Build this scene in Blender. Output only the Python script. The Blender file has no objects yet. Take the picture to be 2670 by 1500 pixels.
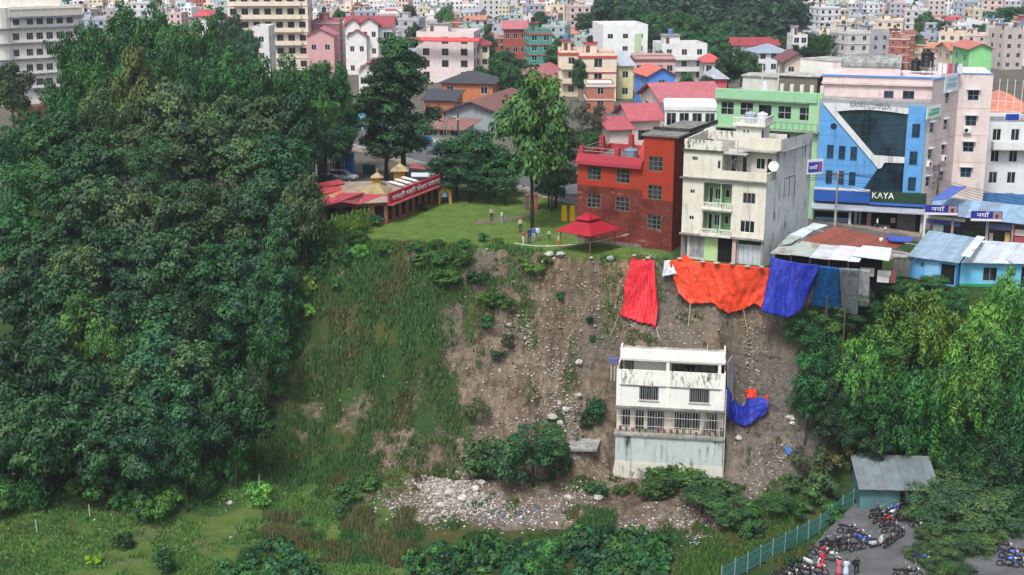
import bpy, bmesh, math, random
import numpy as np
from mathutils import Matrix, Vector

# ------------------------------------------------------------------ camera, sky, sun, exposure
SC = bpy.context.scene
COL = SC.collection
CZ, PITCH, FPX = 31.6, math.radians(14.65), 3532.0      # camera height (m), tilt down, focal length in photo pixels
cam_d = bpy.data.cameras.new('camera'); cam = bpy.data.objects.new('camera', cam_d); COL.objects.link(cam)
cam.location = (0, 0, CZ); cam.rotation_euler = (math.pi / 2 - PITCH, 0, 0)
cam_d.sensor_width = 36; cam_d.lens = FPX / 2670 * 36; cam_d.clip_start = 1; cam_d.clip_end = 9000
SC.camera = cam
SUN_EL, SUN_AZ = math.radians(58), math.radians(205)       # high veiled sun, behind the camera to the left
w = bpy.data.worlds.new('World'); SC.world = w; w.use_nodes = True
nt = w.node_tree; bg = nt.nodes['Background']
sky = nt.nodes.new('ShaderNodeTexSky'); sky.sky_type = 'NISHITA'; sky.sun_disc = False
sky.sun_elevation = SUN_EL; sky.sun_rotation = SUN_AZ; sky.air_density = 1.0; sky.dust_density = 4.0; sky.ozone_density = 1.0
hs = nt.nodes.new('ShaderNodeHueSaturation'); hs.inputs['Saturation'].default_value = 0.62    # thin cloud whitens the sky
nt.links.new(sky.outputs[0], hs.inputs['Color']); nt.links.new(hs.outputs[0], bg.inputs[0]); bg.inputs[1].default_value = 0.135
sun_d = bpy.data.lights.new('sun', 'SUN'); sun_d.energy = 2.2; sun_d.angle = math.radians(12); sun_d.color = (1, .985, .96)
sun = bpy.data.objects.new('sun', sun_d); COL.objects.link(sun)
sun.rotation_euler = (math.pi / 2 - SUN_EL, 0, math.pi - SUN_AZ)
sun.location = (0, 0, 200)
SC.view_settings.view_transform = 'Standard'; SC.view_settings.look = 'None'
SC.view_settings.exposure = 0.6; SC.view_settings.gamma = 1
SC.render.engine = 'CYCLES'
SC.cycles.max_bounces = 5; SC.cycles.diffuse_bounces = 3; SC.cycles.glossy_bounces = 2; SC.cycles.transmission_bounces = 2
SC.cycles.transparent_max_bounces = 4; SC.cycles.volume_bounces = 0; SC.cycles.use_denoising = True
SC.cycles.caustics_reflective = False; SC.cycles.caustics_refractive = False

rnd = random.Random(7)
RS = np.random.RandomState(11)
CP, SP = math.cos(PITCH), math.sin(PITCH)

# ------------------------------------------------------------------ photo geometry -> world
def ray(px, py):
    cx, cy = (px - 1335) / FPX, (750 - py) / FPX
    return np.array([cx, CP + cy * SP, -SP + cy * CP])
def gp(px, py, z=0.0):                     # point at height z
    d = ray(px, py); t = (z - CZ) / d[2]
    return Vector((d[0] * t, d[1] * t, z))
def yp(px, py, Y):                         # point at distance Y
    d = ray(px, py); t = Y / d[1]
    return Vector((d[0] * t, Y, CZ + d[2] * t))
def zat(py, Y): return yp(1335, py, Y).z
def px_of(p):
    dz = p[2] - CZ; zc = p[1] * CP - dz * SP
    return 1335 + FPX * p[0] / zc, 750 - FPX * (p[1] * SP + dz * CP) / zc

# ------------------------------------------------------------------ noise and terrain
def _h(ix, iy, s):
    n = (ix * 374761393 + iy * 668265263 + s * 974634527) & 0x7fffffff
    n = ((n ^ (n >> 13)) * 1274126177) & 0x7fffffff
    return ((n ^ (n >> 16)) & 0xffff) / 65535.0
def vn(x, y, s=0):
    x = np.asarray(x, float); y = np.asarray(y, float)
    ix = np.floor(x).astype(np.int64); iy = np.floor(y).astype(np.int64)
    fx = x - ix; fy = y - iy; fx = fx * fx * (3 - 2 * fx); fy = fy * fy * (3 - 2 * fy)
    a = _h(ix, iy, s); b = _h(ix + 1, iy, s); c = _h(ix, iy + 1, s); d = _h(ix + 1, iy + 1, s)
    return (a * (1 - fx) + b * fx) * (1 - fy) + (c * (1 - fx) + d * fx) * fy
def fbm(x, y, s=0, o=4):
    r = 0; a = .5; t = 0
    for i in range(o):
        r = r + a * vn(x * 2 ** i, y * 2 ** i, s + i); t += a; a *= .5
    return r / t
def sstep(a, b, x):
    t = np.clip((x - a) / (b - a), 0, 1); return t * t * (3 - 2 * t)

PROF = {  # X: (Y, z) from the rim of the terrace down to the valley floor
 -120: [(165, 0), (158, -4), (148, -9), (135, -15), (118, -20), (106, -21.5)],
 -60: [(152, 0), (148, -4), (142, -9), (132, -15), (118, -20), (108, -21.5)],
 -40: [(148, 0), (144, -4), (139, -9), (132, -15), (122, -20), (113, -21.5)],
 -25: [(143.5, 0), (140.5, -3.5), (136.8, -9), (132, -15), (125, -19.5), (114, -21.5)],
 -12: [(138, 0), (135.3, -3.2), (132.5, -8.5), (128.8, -14.8), (123.8, -19.3), (115, -21.5)],
 0: [(136.2, 0), (134.3, -3.8), (131.6, -9), (127.8, -15), (123.2, -19.6), (115.5, -21.5)],
 8: [(132.2, 0), (131.5, -4), (130.3, -9), (127.5, -15), (123.5, -20), (117, -21.5)],
 15: [(131.6, 0), (131, -4), (130, -9), (127.5, -15), (123, -20), (116, -21.5)],
 20: [(130.0, 0), (129.3, -4), (128.2, -9), (125.5, -15), (121.8, -20), (115, -21.5)],
 25: [(127.9, 0), (127.2, -4), (126.3, -9), (124.3, -15), (120.5, -20), (114, -21.5)],
 30: [(126.6, -.4), (125.4, -4), (124.5, -9), (123, -15), (121, -20), (114, -21.5)],
 40: [(128.3, -2), (127, -5), (125.5, -10), (124, -16), (122.4, -21), (112, -21.5)],
 50: [(127.6, -2.4), (126, -5), (124.5, -10), (123, -16), (121, -21), (112, -21.5)],
 120: [(120, -2.6), (118, -5), (116, -10), (113, -16), (108, -21), (100, -21.5)]}
PX = sorted(PROF)
PY_ = np.array([[PROF[x][k][0] for x in PX] for k in range(6)], float)
PZ_ = np.array([[PROF[x][k][1] for x in PX] for k in range(6)], float)
def rim_y(X): return np.interp(X, PX, PY_[0])
def back_z(X, Y):
    z = -.0215 * np.clip(Y - 290, 0, 720)
    z = z - np.clip((X - 30) * .05, 0, 1.2) * (1 - sstep(170, 220, Y))
    return z + sstep(1050, 3200, Y) * 75 * (.6 + .8 * fbm(X / 500 + 9, Y / 500, 5, 2))
def terr(X, Y, detail=True):
    X = np.asarray(X, float); Y = np.asarray(Y, float); sh = np.broadcast(X, Y).shape
    X = np.broadcast_to(X, sh).ravel(); Y = np.broadcast_to(Y, sh).ravel()
    Yk = np.array([np.interp(X, PX, PY_[k]) for k in range(6)]); Zk = np.array([np.interp(X, PX, PZ_[k]) for k in range(6)])
    if detail:
        wob = (fbm(X / 5.0, X * 0 + 3.1, 21, 3) - .5) * 2.6 + (fbm(X / 1.5, Y / 11.0, 22, 3) - .5) * 1.5
        wob = wob + sstep(-4, 2, X) * ((np.abs(2 * fbm(X / 2.4, Y / 16.0, 23, 3) - 1)) - .25) * 2.0
        for k, a in ((0, .22), (1, .55), (2, .9), (3, 1.0), (4, .7)): Yk[k] = Yk[k] + wob * a
    z = np.where(Y < Yk[5], Zk[5], Zk[0])
    for k in range(5):
        t = (Y - Yk[k + 1]) / np.maximum(Yk[k] - Yk[k + 1], .05)
        m = (t >= 0) & (Y < Yk[k])
        z = np.where(m, Zk[k + 1] + (Zk[k] - Zk[k + 1]) * np.clip(t, 0, 1), z)
    up = Y >= Yk[0]
    b = back_z(X, Y)
    z = np.where(up, Zk[0] + (b - Zk[0]) * sstep(0, 14, Y - Yk[0]), z)
    if detail:
        sl = sstep(Yk[5] - 1, Yk[4], Y) * (1 - sstep(Yk[0] - .6, Yk[0] + .4, Y))
        z = z + sl * ((fbm(X / 3.2, Y / 3.2, 31, 4) - .5) * 1.8 + (fbm(X / .9, Y / .9, 33, 2) - .5) * .5)
        z = z + (1 - sstep(Yk[5], Yk[4], Y)) * (fbm(X / 7, Y / 7, 35, 3) - .5) * .5
        hu = ((X - 10.15) * 10.3 + (Y - 124.9) * -1.65) / 10.43; hv_ = ((X - 10.15) * 1.65 + (Y - 124.9) * 10.3) / 10.43   # earth that slid onto the roof of the stranded house
        m = sstep(.35, .6, hu) * (1 - sstep(9.9, 10.15, hu)) * sstep(1.2, 1.7, hv_) * (1 - sstep(9, 12, hv_)); zm = -7.45 + np.clip(hv_ - 1.4, 0, 9) * .55 + (fbm(X / 1.1, Y / 1.1, 39, 3) - .5) * .9
        z = np.where(m > 0, np.maximum(z, z + (zm - z) * m), z)
        fm = sstep(-1.2, .2, hu) * (1 - sstep(10.2, 11.5, hu)) * sstep(-6, -3.5, hv_) * (1 - sstep(.6, 1.0, hv_)); z = z + (np.minimum(z, -20.3) - z) * fm   # scoured hollow before the house
        hm = (1 - fm) * 1.9 * np.exp(-((X + 4) / 9) ** 2 - ((Y - 119.5) / 3.0) ** 2) + 1.2 * np.exp(-((X - 13.5) / 6) ** 2 - ((Y - 117.6) / 2.2) ** 2) + .9 * np.exp(-((X + 13) / 4) ** 2 - ((Y - 119.2) / 1.8) ** 2)
        z = z + hm * (.55 + .9 * fbm(X / 2.2, Y / 2.2, 37, 3))                       # heaps of spoil at the foot
    return z.reshape(sh)
def tz(x, y): return float(terr(np.array([x]), np.array([y]))[0])
def hit(px, py, y0=100.0, y1=175.0, step=.15):   # where the sight line through a photo pixel meets the ground
    d = ray(px, py); Y = np.arange(y0, y1, step); t = Y / d[1]
    z = CZ + d[2] * t; g = terr(d[0] * t, Y)
    k = np.nonzero(z <= g)[0]
    i = k[0] if len(k) else len(Y) - 1
    return Vector((d[0] * t[i], Y[i], float(g[i])))

def hitv(px, py, y0=100.0, y1=145.0, step=.2):
    px = np.asarray(px, float); py = np.asarray(py, float); cx, cy = (px - 1335) / FPX, (750 - py) / FPX
    dy, dz = CP + cy * SP, -SP + cy * CP; Y = np.arange(y0, y1, step); T = Y[:, None] / dy[None]
    X = cx[None] * T; Z = CZ + dz[None] * T; G = terr(X, np.broadcast_to(Y[:, None], X.shape)); below = Z <= G; i = np.where(below.any(0), below.argmax(0), len(Y) - 1); j = np.arange(len(px))
    i0 = np.maximum(i - 1, 0); d1, d0 = G[i, j] - Z[i, j], Z[i0, j] - G[i0, j]; f = np.clip(d0 / np.maximum(d0 + d1, 1e-6), 0, 1); yy = Y[i0] + (Y[i] - Y[i0]) * f; xx = X[i0, j] + (X[i, j] - X[i0, j]) * f
    return np.stack([xx, yy, terr(xx, yy)], 1)

# ------------------------------------------------------------------ materials
def C(hx, k=1.0):
    c = [int(hx[i:i + 2], 16) / 255 for i in (1, 3, 5)]
    return tuple(k * (v / 12.92 if v <= .04045 else ((v + .055) / 1.055) ** 2.4) for v in c)
class NT:
    def __init__(s, name):
        s.m = bpy.data.materials.new(name); s.m.use_nodes = True; s.t = s.m.node_tree
        s.b = s.t.nodes['Principled BSDF']; s.out = s.t.nodes['Material Output']
    def n(s, typ, **kw):
        nd = s.t.nodes.new('ShaderNode' + typ)
        for k, v in kw.items():
            if hasattr(nd, k): setattr(nd, k, v)
        return nd
    def l(s, a, b): s.t.links.new(a, b)
    def pos(s, scale=(1, 1, 1), coord='pos'):
        if coord == 'pos': o = s.n('NewGeometry').outputs['Position']
        else: o = s.n('TexCoord').outputs['Object']
        mp = s.n('Mapping'); mp.inputs['Scale'].default_value = scale; s.l(o, mp.inputs['Vector']); return mp.outputs[0]
    def noise(s, vec, scale=1.0, detail=3.0, rough=.55):
        nd = s.n('TexNoise'); nd.inputs['Scale'].default_value = scale; nd.inputs['Detail'].default_value = detail
        nd.inputs['Roughness'].default_value = rough; s.l(vec, nd.inputs['Vector']); return nd.outputs['Fac']
    def ramp(s, fac, a, b, c0=(0, 0, 0), c1=(1, 1, 1)):
        r = s.n('ValToRGB'); e = r.color_ramp.elements; e[0].position = a; e[1].position = b
        e[0].color = (*c0, 1); e[1].color = (*c1, 1); s.l(fac, r.inputs[0]); return r.outputs[0]
    def mix(s, fac, a, b, mode='MIX'):
        m = s.n('MixRGB', blend_type=mode)
        for i, v in ((0, fac), (1, a), (2, b)):
            if isinstance(v, (int, float)): m.inputs[i].default_value = v
            elif isinstance(v, tuple): m.inputs[i].default_value = (*v, 1)
            else: s.l(v, m.inputs[i])
        return m.outputs[0]
    def mul(s, a, b):
        m = s.n('Math', operation='MULTIPLY')
        for i, v in ((0, a), (1, b)):
            if isinstance(v, (int, float)): m.inputs[i].default_value = v
            else: s.l(v, m.inputs[i])
        return m.outputs[0]
    def bump(s, h, st=.3, dist=.05):
        b = s.n('Bump'); b.inputs['Strength'].default_value = st; b.inputs['Distance'].default_value = dist
        s.l(h, b.inputs['Height']); s.l(b.outputs[0], s.b.inputs['Normal'])
    def fin(s, col, rough=.8, spec=.3):
        if isinstance(col, tuple): s.b.inputs['Base Color'].default_value = (*col, 1)
        else: s.l(col, s.b.inputs['Base Color'])
        if isinstance(rough, (int, float)): s.b.inputs['Roughness'].default_value = rough
        else: s.l(rough, s.b.inputs['Roughness'])
        s.b.inputs['Specular IOR Level'].default_value = spec
        return s.m
M = {}
def mk():
    # painted plaster: the object's own colour, rain streaks and mould where the object's alpha asks for it
    t = NT('painted_plaster'); oi = t.n('ObjectInfo')
    st = t.ramp(t.noise(t.pos((2.2, 2.2, .22)), 1.0, 5), .5, .72)
    sp = t.ramp(t.noise(t.pos(), .55, 5), .42, .68)
    g = t.mul(t.mul(st, sp), oi.outputs['Alpha'])
    c = t.mix(t.ramp(t.noise(t.pos(), .9, 4), .3, .7), t.mix(1.0, oi.outputs['Color'], (.86, .86, .86), 'MULTIPLY'), oi.outputs['Color'])
    c = t.mix(g, c, (.045, .045, .04)); M['paint'] = t.fin(c, .85, .25)
    t = NT('mouldy_plaster'); oi = t.n('ObjectInfo'); st = t.ramp(t.noise(t.pos((2.6, 2.6, .9)), 1.5, 7, .68), .47, .6); sp = t.ramp(t.noise(t.pos(), .6, 4), .36, .58); c = t.mix(t.mul(t.mul(st, sp), .93), oi.outputs['Color'], (.04, .042, .036)); M['mould'] = t.fin(c, .9, .2)
    # dull concrete
    t = NT('weathered_concrete'); oi = t.n('ObjectInfo')
    a = t.ramp(t.noise(t.pos(), .8, 6), .3, .75, (.5, .5, .5), (1.1, 1.1, 1.1))
    b = t.ramp(t.noise(t.pos((2, 2, .3)), 1.4, 4), .45, .7, (1, 1, 1), (.45, .45, .43))
    c = t.mix(1.0, t.mix(1.0, oi.outputs['Color'], a, 'MULTIPLY'), b, 'MULTIPLY'); M['concrete'] = t.fin(c, .92, .15)
    # brick: fine courses too small to model
    t = NT('weathered_brick'); oi = t.n('ObjectInfo')
    ge = t.n('NewGeometry'); sx = t.n('SeparateXYZ'); t.l(ge.outputs['Position'], sx.inputs[0])
    ad = t.n('Math', operation='ADD'); t.l(sx.outputs[0], ad.inputs[0]); t.l(sx.outputs[1], ad.inputs[1])
    cb = t.n('CombineXYZ'); t.l(ad.outputs[0], cb.inputs[0]); t.l(sx.outputs[2], cb.inputs[1])
    br = t.n('TexBrick'); br.inputs['Scale'].default_value = 1.0
    br.inputs['Brick Width'].default_value = .24; br.inputs['Row Height'].default_value = .085; br.inputs['Mortar Size'].default_value = .012
    br.inputs['Color1'].default_value = (.8, .8, .8, 1); br.inputs['Color2'].default_value = (1.2, 1.1, 1.0, 1); br.inputs['Mortar'].default_value = (.8, .85, .9, 1)
    t.l(cb.outputs[0], br.inputs['Vector'])
    c = t.mix(1.0, oi.outputs['Color'], br.outputs['Color'], 'MULTIPLY')
    c = t.mix(t.ramp(t.noise(t.pos(), .5, 5), .45, .7), c, t.mix(1.0, c, (.45, .42, .42), 'MULTIPLY'))
    c = t.mix(t.mul(t.ramp(t.noise(t.pos((.7, .7, 1.4)), 1.6, 5), .60, .68), .4), c, (.3, .23, .2))
    M['brick'] = t.fin(c, .9, .2)
    # tin sheet
    t = NT('tin_sheet'); oi = t.n('ObjectInfo')
    rr = t.mul(t.ramp(t.noise(t.pos(), .7, 6), .5, .66), oi.outputs['Alpha'])
    c = t.mix(t.ramp(t.noise(t.pos(), 1.3, 4), .3, .7), t.mix(1.0, oi.outputs['Color'], (.72, .74, .76), 'MULTIPLY'), oi.outputs['Color'])
    c = t.mix(rr, c, (.14, .065, .035)); M['tin'] = t.fin(c, .5, .4)
    # glass
    t = NT('window_glass'); oi = t.n('ObjectInfo')
    c = t.mix(t.ramp(t.noise(t.pos(), .8, 2), .4, .6), (.008, .011, .015), (.03, .04, .05)); M['glass'] = t.fin(c, .12, .6)
    t = NT('tinted_glass'); c = t.mix(t.ramp(t.noise(t.pos((1, 1, .6)), .45, 3), .42, .62), (.006, .014, .024), (.02, .055, .085)); M['bglass'] = t.fin(c, .1, .7)
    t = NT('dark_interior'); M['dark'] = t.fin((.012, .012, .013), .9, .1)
    # plain object colour, matt and satin
    t = NT('matt_colour'); oi = t.n('ObjectInfo'); M['matt'] = t.fin(oi.outputs['Color'], .75, .3)
    t = NT('satin_colour'); oi = t.n('ObjectInfo'); M['satin'] = t.fin(oi.outputs['Color'], .32, .5)
    t = NT('cloth'); oi = t.n('ObjectInfo')
    c = t.mix(t.ramp(t.noise(t.pos((1, 1, 1), 'obj'), 6, 3), .35, .7), t.mix(1.0, oi.outputs['Color'], (.78, .78, .8), 'MULTIPLY'), oi.outputs['Color']); M['cloth'] = t.fin(c, .7, .2)
    t = NT('tarpaulin'); oi = t.n('ObjectInfo')
    c = t.mix(t.ramp(t.noise(t.pos(), 1.2, 5), .35, .68), t.mix(1.0, oi.outputs['Color'], (.8, .78, .8), 'MULTIPLY'), oi.outputs['Color'])
    c = t.mix(t.mul(t.ramp(t.noise(t.pos((1.2, 1.2, .35)), 1.1, 6, .65), .56, .74), .4), c, (.12, .09, .065))
    t.bump(t.noise(t.pos((1, 1, .5)), 2.6, 5, .6), .9, .2); M['tarp'] = t.fin(c, .5, .35)
    t = NT('rubber'); M['rubber'] = t.fin((.014, .014, .015), .7, .3)
    t = NT('bark'); c = t.mix(t.ramp(t.noise(t.pos((1, 1, .3)), 3, 5), .35, .7), (.035, .027, .02), (.1, .085, .068)); M['bark'] = t.fin(c, .95, .1)
    t = NT('skin_tone'); M['skin'] = t.fin((.22, .115, .07), .55, .3)
    t = NT('hair'); M['hair'] = t.fin((.012, .01, .009), .6, .3)
    # leaves: object colour, each leaf a little different
    t = NT('leaf'); oi = t.n('ObjectInfo'); ge = t.n('NewGeometry')
    k = t.ramp(ge.outputs['Random Per Island'], 0, 1, (.62, .66, .7), (1.32, 1.25, 1.05))
    c = t.mix(1.0, oi.outputs['Color'], k, 'MULTIPLY')
    big = t.ramp(t.noise(t.pos(), .42, 3), .36, .66, (.5, .6, .72), (1.35, 1.25, .85)); c = t.mix(1.0, c, big, 'MULTIPLY')
    t.fin(c, .55, .25)
    tr = t.n('BsdfTranslucent'); t.l(c, tr.inputs[0]); ms = t.n('MixShader'); ms.inputs[0].default_value = .12
    t.l(t.b.outputs[0], ms.inputs[1]); t.l(tr.outputs[0], ms.inputs[2]); t.l(ms.outputs[0], t.out.inputs[0]); M['leaf'] = t.m
    # grass and weeds: colour drifts over the ground
    t = NT('weed_blade'); oi = t.n('ObjectInfo'); ge = t.n('NewGeometry')
    k = t.ramp(ge.outputs['Random Per Island'], 0, 1, (.5, .5, .5), (1.5, 1.4, 1.3))
    dry = t.ramp(t.noise(t.pos(), .22, 4), .5, .66)
    c = t.mix(t.mul(dry, oi.outputs['Alpha']), oi.outputs['Color'], (.115, .1, .04)); c = t.mix(1.0, c, k, 'MULTIPLY'); M['weed'] = t.fin(c, .75, .15)
    # ground: grass, bare landslide soil and grey clay by vertex weights
    t = NT('ground_soil'); at = t.n('VertexColor', layer_name='mask'); sp = t.n('SeparateColor'); t.l(at.outputs[0], sp.inputs[0])
    p = t.pos(); n1 = t.noise(p, .35, 6); n2 = t.noise(p, 2.2, 5, .65); n3 = t.noise(t.pos((1.6, 1.6, .14)), 1.2, 5, .6)
    soil = t.mix(t.ramp(n3, .36, .64), (.155, .12, .087), (.33, .265, .195)); soil = t.mix(t.ramp(t.noise(t.pos((.5, .5, .2)), .7, 5), .38, .62), t.mix(1.0, soil, (.62, .6, .6), 'MULTIPLY'), soil)
    soil = t.mix(sp.outputs[1], soil, t.mix(t.ramp(n3, .35, .65), (.25, .16, .08), (.42, .29, .165)))
    soil = t.mix(sp.outputs[2], soil, t.mix(t.ramp(n2, .35, .7), (.125, .115, .1), (.245, .225, .195)))
    soil = t.mix(t.mul(t.ramp(n2, .62, .7), .5), soil, (.3, .27, .23)); soil = t.mix(t.mul(t.ramp(t.noise(t.pos((.18, .18, 1.6)), 1.0, 5, .6), .52, .64), .55), soil, t.mix(1.0, soil, (.5, .49, .5), 'MULTIPLY'))
    soil = t.mix(t.ramp(n2, .28, .42), t.mix(1.0, soil, (.5, .48, .46), 'MULTIPLY'), soil)
    gr = t.mix(t.ramp(n1, .3, .7), (.026, .075, .02), (.058, .125, .03))
    gr = t.mix(t.ramp(t.noise(p, 4.5, 6, .7), .35, .68), t.mix(1.0, gr, (.42, .45, .45), 'MULTIPLY'), gr); gr = t.mix(t.ramp(n2, .5, .68), gr, (.07, .062, .03))
    gr = t.mix(t.ramp(t.noise(p, .16, 5), .52, .66), gr, (.085, .085, .03))
    ad = t.n('Math', operation='ADD'); t.l(sp.outputs[0], ad.inputs[0])
    sb = t.n('Math', operation='MULTIPLY_ADD'); t.l(n2, sb.inputs[0]); sb.inputs[1].default_value = .9; sb.inputs[2].default_value = -.45; t.l(sb.outputs[0], ad.inputs[1])
    soil = t.mix(t.ramp(t.noise(p, 7, 6, .75), .36, .6), t.mix(1.0, soil, (.58, .56, .55), 'MULTIPLY'), soil); soil = t.mix(t.mul(t.ramp(t.noise(p, 5, 4, .7), .6, .66), .6), soil, (.33, .295, .25))
    lawn = t.mix(t.ramp(t.noise(p, .5, 6, .65), .35, .66), (.08, .135, .03), (.15, .225, .055)); gr = t.mix(at.outputs[1], gr, lawn)
    c = t.mix(t.ramp(ad.outputs[0], .42, .58), soil, gr)
    t.bump(t.noise(t.pos((1.3, 1.3, .6)), 1.5, 9, .72), 1.0, .45); M['ground'] = t.fin(c, .95, .1)
    t = NT('asphalt'); p = t.pos(); c = t.mix(t.ramp(t.noise(p, .5, 6), .3, .7), (.06, .063, .067), (.12, .122, .125)); M['asphalt'] = t.fin(c, .85, .2)
    t = NT('stone'); oi = t.n('ObjectInfo'); ge = t.n('NewGeometry'); k = t.ramp(ge.outputs['Random Per Island'], 0, 1, (.35, .33, .31), (1.25, 1.25, 1.22))
    c = t.mix(1.0, oi.outputs['Color'], k, 'MULTIPLY'); M['stone'] = t.fin(c, .9, .15)
    t = NT('litter'); ge = t.n('NewGeometry'); r = t.n('ValToRGB'); t.l(ge.outputs['Random Per Island'], r.inputs[0]); r.color_ramp.interpolation = 'CONSTANT'
    cs = [(.42, .41, .39), (.1, .16, .3), (.5, .5, .49), (.24, .2, .16), (.2, .3, .33), (.56, .56, .56), (.2, .16, .13), (.08, .08, .08), (.3, .31, .32)]
    for i, q in enumerate(cs):
        e = r.color_ramp.elements[i] if i < 2 else r.color_ramp.elements.new(i / len(cs))
        e.position = i / len(cs); e.color = (*q, 1)
    M['litter'] = t.fin(r.outputs[0], .6, .3)
mk()

# ------------------------------------------------------------------ mesh building
class F:                                    # a facade frame: u along the wall, o outwards, z up
    def __init__(s, A, B, z=0.0):
        s.a = Vector((A[0], A[1], z)); d = Vector((B[0] - A[0], B[1] - A[1], 0)); s.w = d.length
        s.u = d / s.w; s.n = Vector((s.u.y, -s.u.x, 0))
    def p(s, u, o, z): return s.a + s.u * u + s.n * o + Vector((0, 0, z))
    def sub(s, u0, o, z=0):                 # parallel frame shifted
        q = F((0, 0), (1, 0)); q.a = s.p(u0, o, z); q.u = s.u; q.n = s.n; q.w = s.w; return q
    def side(s, u, ln):                     # frame of the wall that goes back from u (right hand side)
        a = s.p(u, 0, 0); b = a - s.n * ln; q = F(a, b, a.z); return q
    def mat(s, u, o, z):                    # text placement matrix: x along u, y up, z out
        m = Matrix((s.u, Vector((0, 0, 1)), s.n)).transposed().to_4x4(); m.translation = s.p(u, o, z); return m
class MB:
    def __init__(s): s.v = []; s.f = []
    def poly(s, pts):
        i = len(s.v); s.v += [tuple(p) for p in pts]; s.f.append(tuple(range(i, i + len(pts)))); return s
    def hexa(s, b, t):                      # bottom ring, top ring
        n = len(b); i = len(s.v); s.v += [tuple(p) for p in b] + [tuple(p) for p in t]
        s.f.append(tuple(range(i + n - 1, i - 1, -1))); s.f.append(tuple(range(i + n, i + 2 * n)))
        for k in range(n):
            j = (k + 1) % n; s.f.append((i + k, i + j, i + n + j, i + n + k))
        return s
    def box(s, fr, u0, u1, o0, o1, z0, z1):
        q = [(u0, o1), (u1, o1), (u1, o0), (u0, o0)]
        return s.hexa([fr.p(u, o, z0) for u, o in q], [fr.p(u, o, z1) for u, o in q])
    def abox(s, x0, x1, y0, y1, z0, z1):
        q = [(x0, y0), (x1, y0), (x1, y1), (x0, y1)]
        return s.hexa([(x, y, z0) for x, y in q], [(x, y, z1) for x, y in q])
    def prism(s, poly2, fr, o0, o1):        # polygon in (u,z) extruded along o
        a = [fr.p(u, o1, z) for u, z in poly2]; b = [fr.p(u, o0, z) for u, z in poly2]
        n = len(a); i = len(s.v); s.v += [tuple(p) for p in a + b]
        s.f.append(tuple(range(i, i + n))); s.f.append(tuple(range(i + 2 * n - 1, i + n - 1, -1)))
        for k in range(n):
            j = (k + 1) % n; s.f.append((i + j, i + k, i + n + k, i + n + j))
        return s
    def tube(s, pts, rad, n=6, cap=True):
        pts = [Vector(p) for p in pts]; rad = rad if isinstance(rad, (list, tuple)) else [rad] * len(pts)
        i0 = len(s.v)
        for k, p in enumerate(pts):
            d = (pts[min(k + 1, len(pts) - 1)] - pts[max(k - 1, 0)]).normalized()
            a = d.cross(Vector((0, 0, 1))); a = a if a.length > .05 else d.cross(Vector((1, 0, 0))); a.normalize(); b = d.cross(a)
            for j in range(n):
                th = 2 * math.pi * j / n; s.v.append(tuple(p + (a * math.cos(th) + b * math.sin(th)) * rad[k]))
        for k in range(len(pts) - 1):
            for j in range(n):
                q = i0 + k * n; s.f.append((q + j, q + (j + 1) % n, q + n + (j + 1) % n, q + n + j))
        if cap:
            s.f.append(tuple(range(i0 + n - 1, i0 - 1, -1))); e = i0 + (len(pts) - 1) * n; s.f.append(tuple(range(e, e + n)))
        return s
    def lathe(s, prof, c, n=14, axis=None):  # prof: (r, z)
        i0 = len(s.v); c = Vector(c)
        for r, z in prof:
            for j in range(n):
                th = 2 * math.pi * j / n; s.v.append((c.x + r * math.cos(th), c.y + r * math.sin(th), c.z + z))
        for k in range(len(prof) - 1):
            for j in range(n):
                q = i0 + k * n; s.f.append((q + j, q + (j + 1) % n, q + n + (j + 1) % n, q + n + j))
        s.f.append(tuple(range(i0 + n - 1, i0 - 1, -1))); e = i0 + (len(prof) - 1) * n; s.f.append(tuple(range(e, e + n)))
        return s
    def wall(s, fr, U0, U1, Z0, Z1, ops=(), rev=.2):   # wall sheet with real openings and reveals
        us = sorted({U0, U1, *[min(max(x, U0), U1) for o in ops for x in o[:2]]}); zs = sorted({Z0, Z1, *[min(max(x, Z0), Z1) for o in ops for x in o[2:4]]})
        for a, b in zip(us, us[1:]):
            for c, d in zip(zs, zs[1:]):
                mu, mz = (a + b) / 2, (c + d) / 2
                if any(o[0] < mu < o[1] and o[2] < mz < o[3] for o in ops): continue
                s.poly([fr.p(a, 0, c), fr.p(b, 0, c), fr.p(b, 0, d), fr.p(a, 0, d)])
        for o in ops:
            q = [(o[0], o[2]), (o[1], o[2]), (o[1], o[3]), (o[0], o[3])]
            for k in range(4):
                (a, c), (b, d) = q[k], q[(k + 1) % 4]
                s.poly([fr.p(a, 0, c), fr.p(b, 0, d), fr.p(b, -rev, d), fr.p(a, -rev, c)])
        return s
    def mesh(s, name, off=None):
        me = bpy.data.meshes.new(name)
        v = s.v if off is None else [(p[0] - off[0], p[1] - off[1], p[2] - off[2]) for p in s.v]
        me.from_pydata(v, [], s.f); return me
def link(o): COL.objects.link(o); return o
def tag(o, label=None, cat=None, group=None, kind=None):
    if label: o['label'] = label
    if cat: o['category'] = cat
    if group: o['group'] = group
    if kind: o['kind'] = kind
    return o
def setc(o, col):
    if col is not None: o.color = tuple(col) if len(col) == 4 else (*col, .35)
    return o
def thing(name, label, cat, loc=(0, 0, 0), rz=0, group=None):
    o = link(bpy.data.objects.new(name, None)); o.location = loc; o.rotation_euler[2] = rz; o.empty_display_size = .3
    return tag(o, label, cat, group)
def root_of(o):
    while o.parent: o = o.parent
    return o
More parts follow.
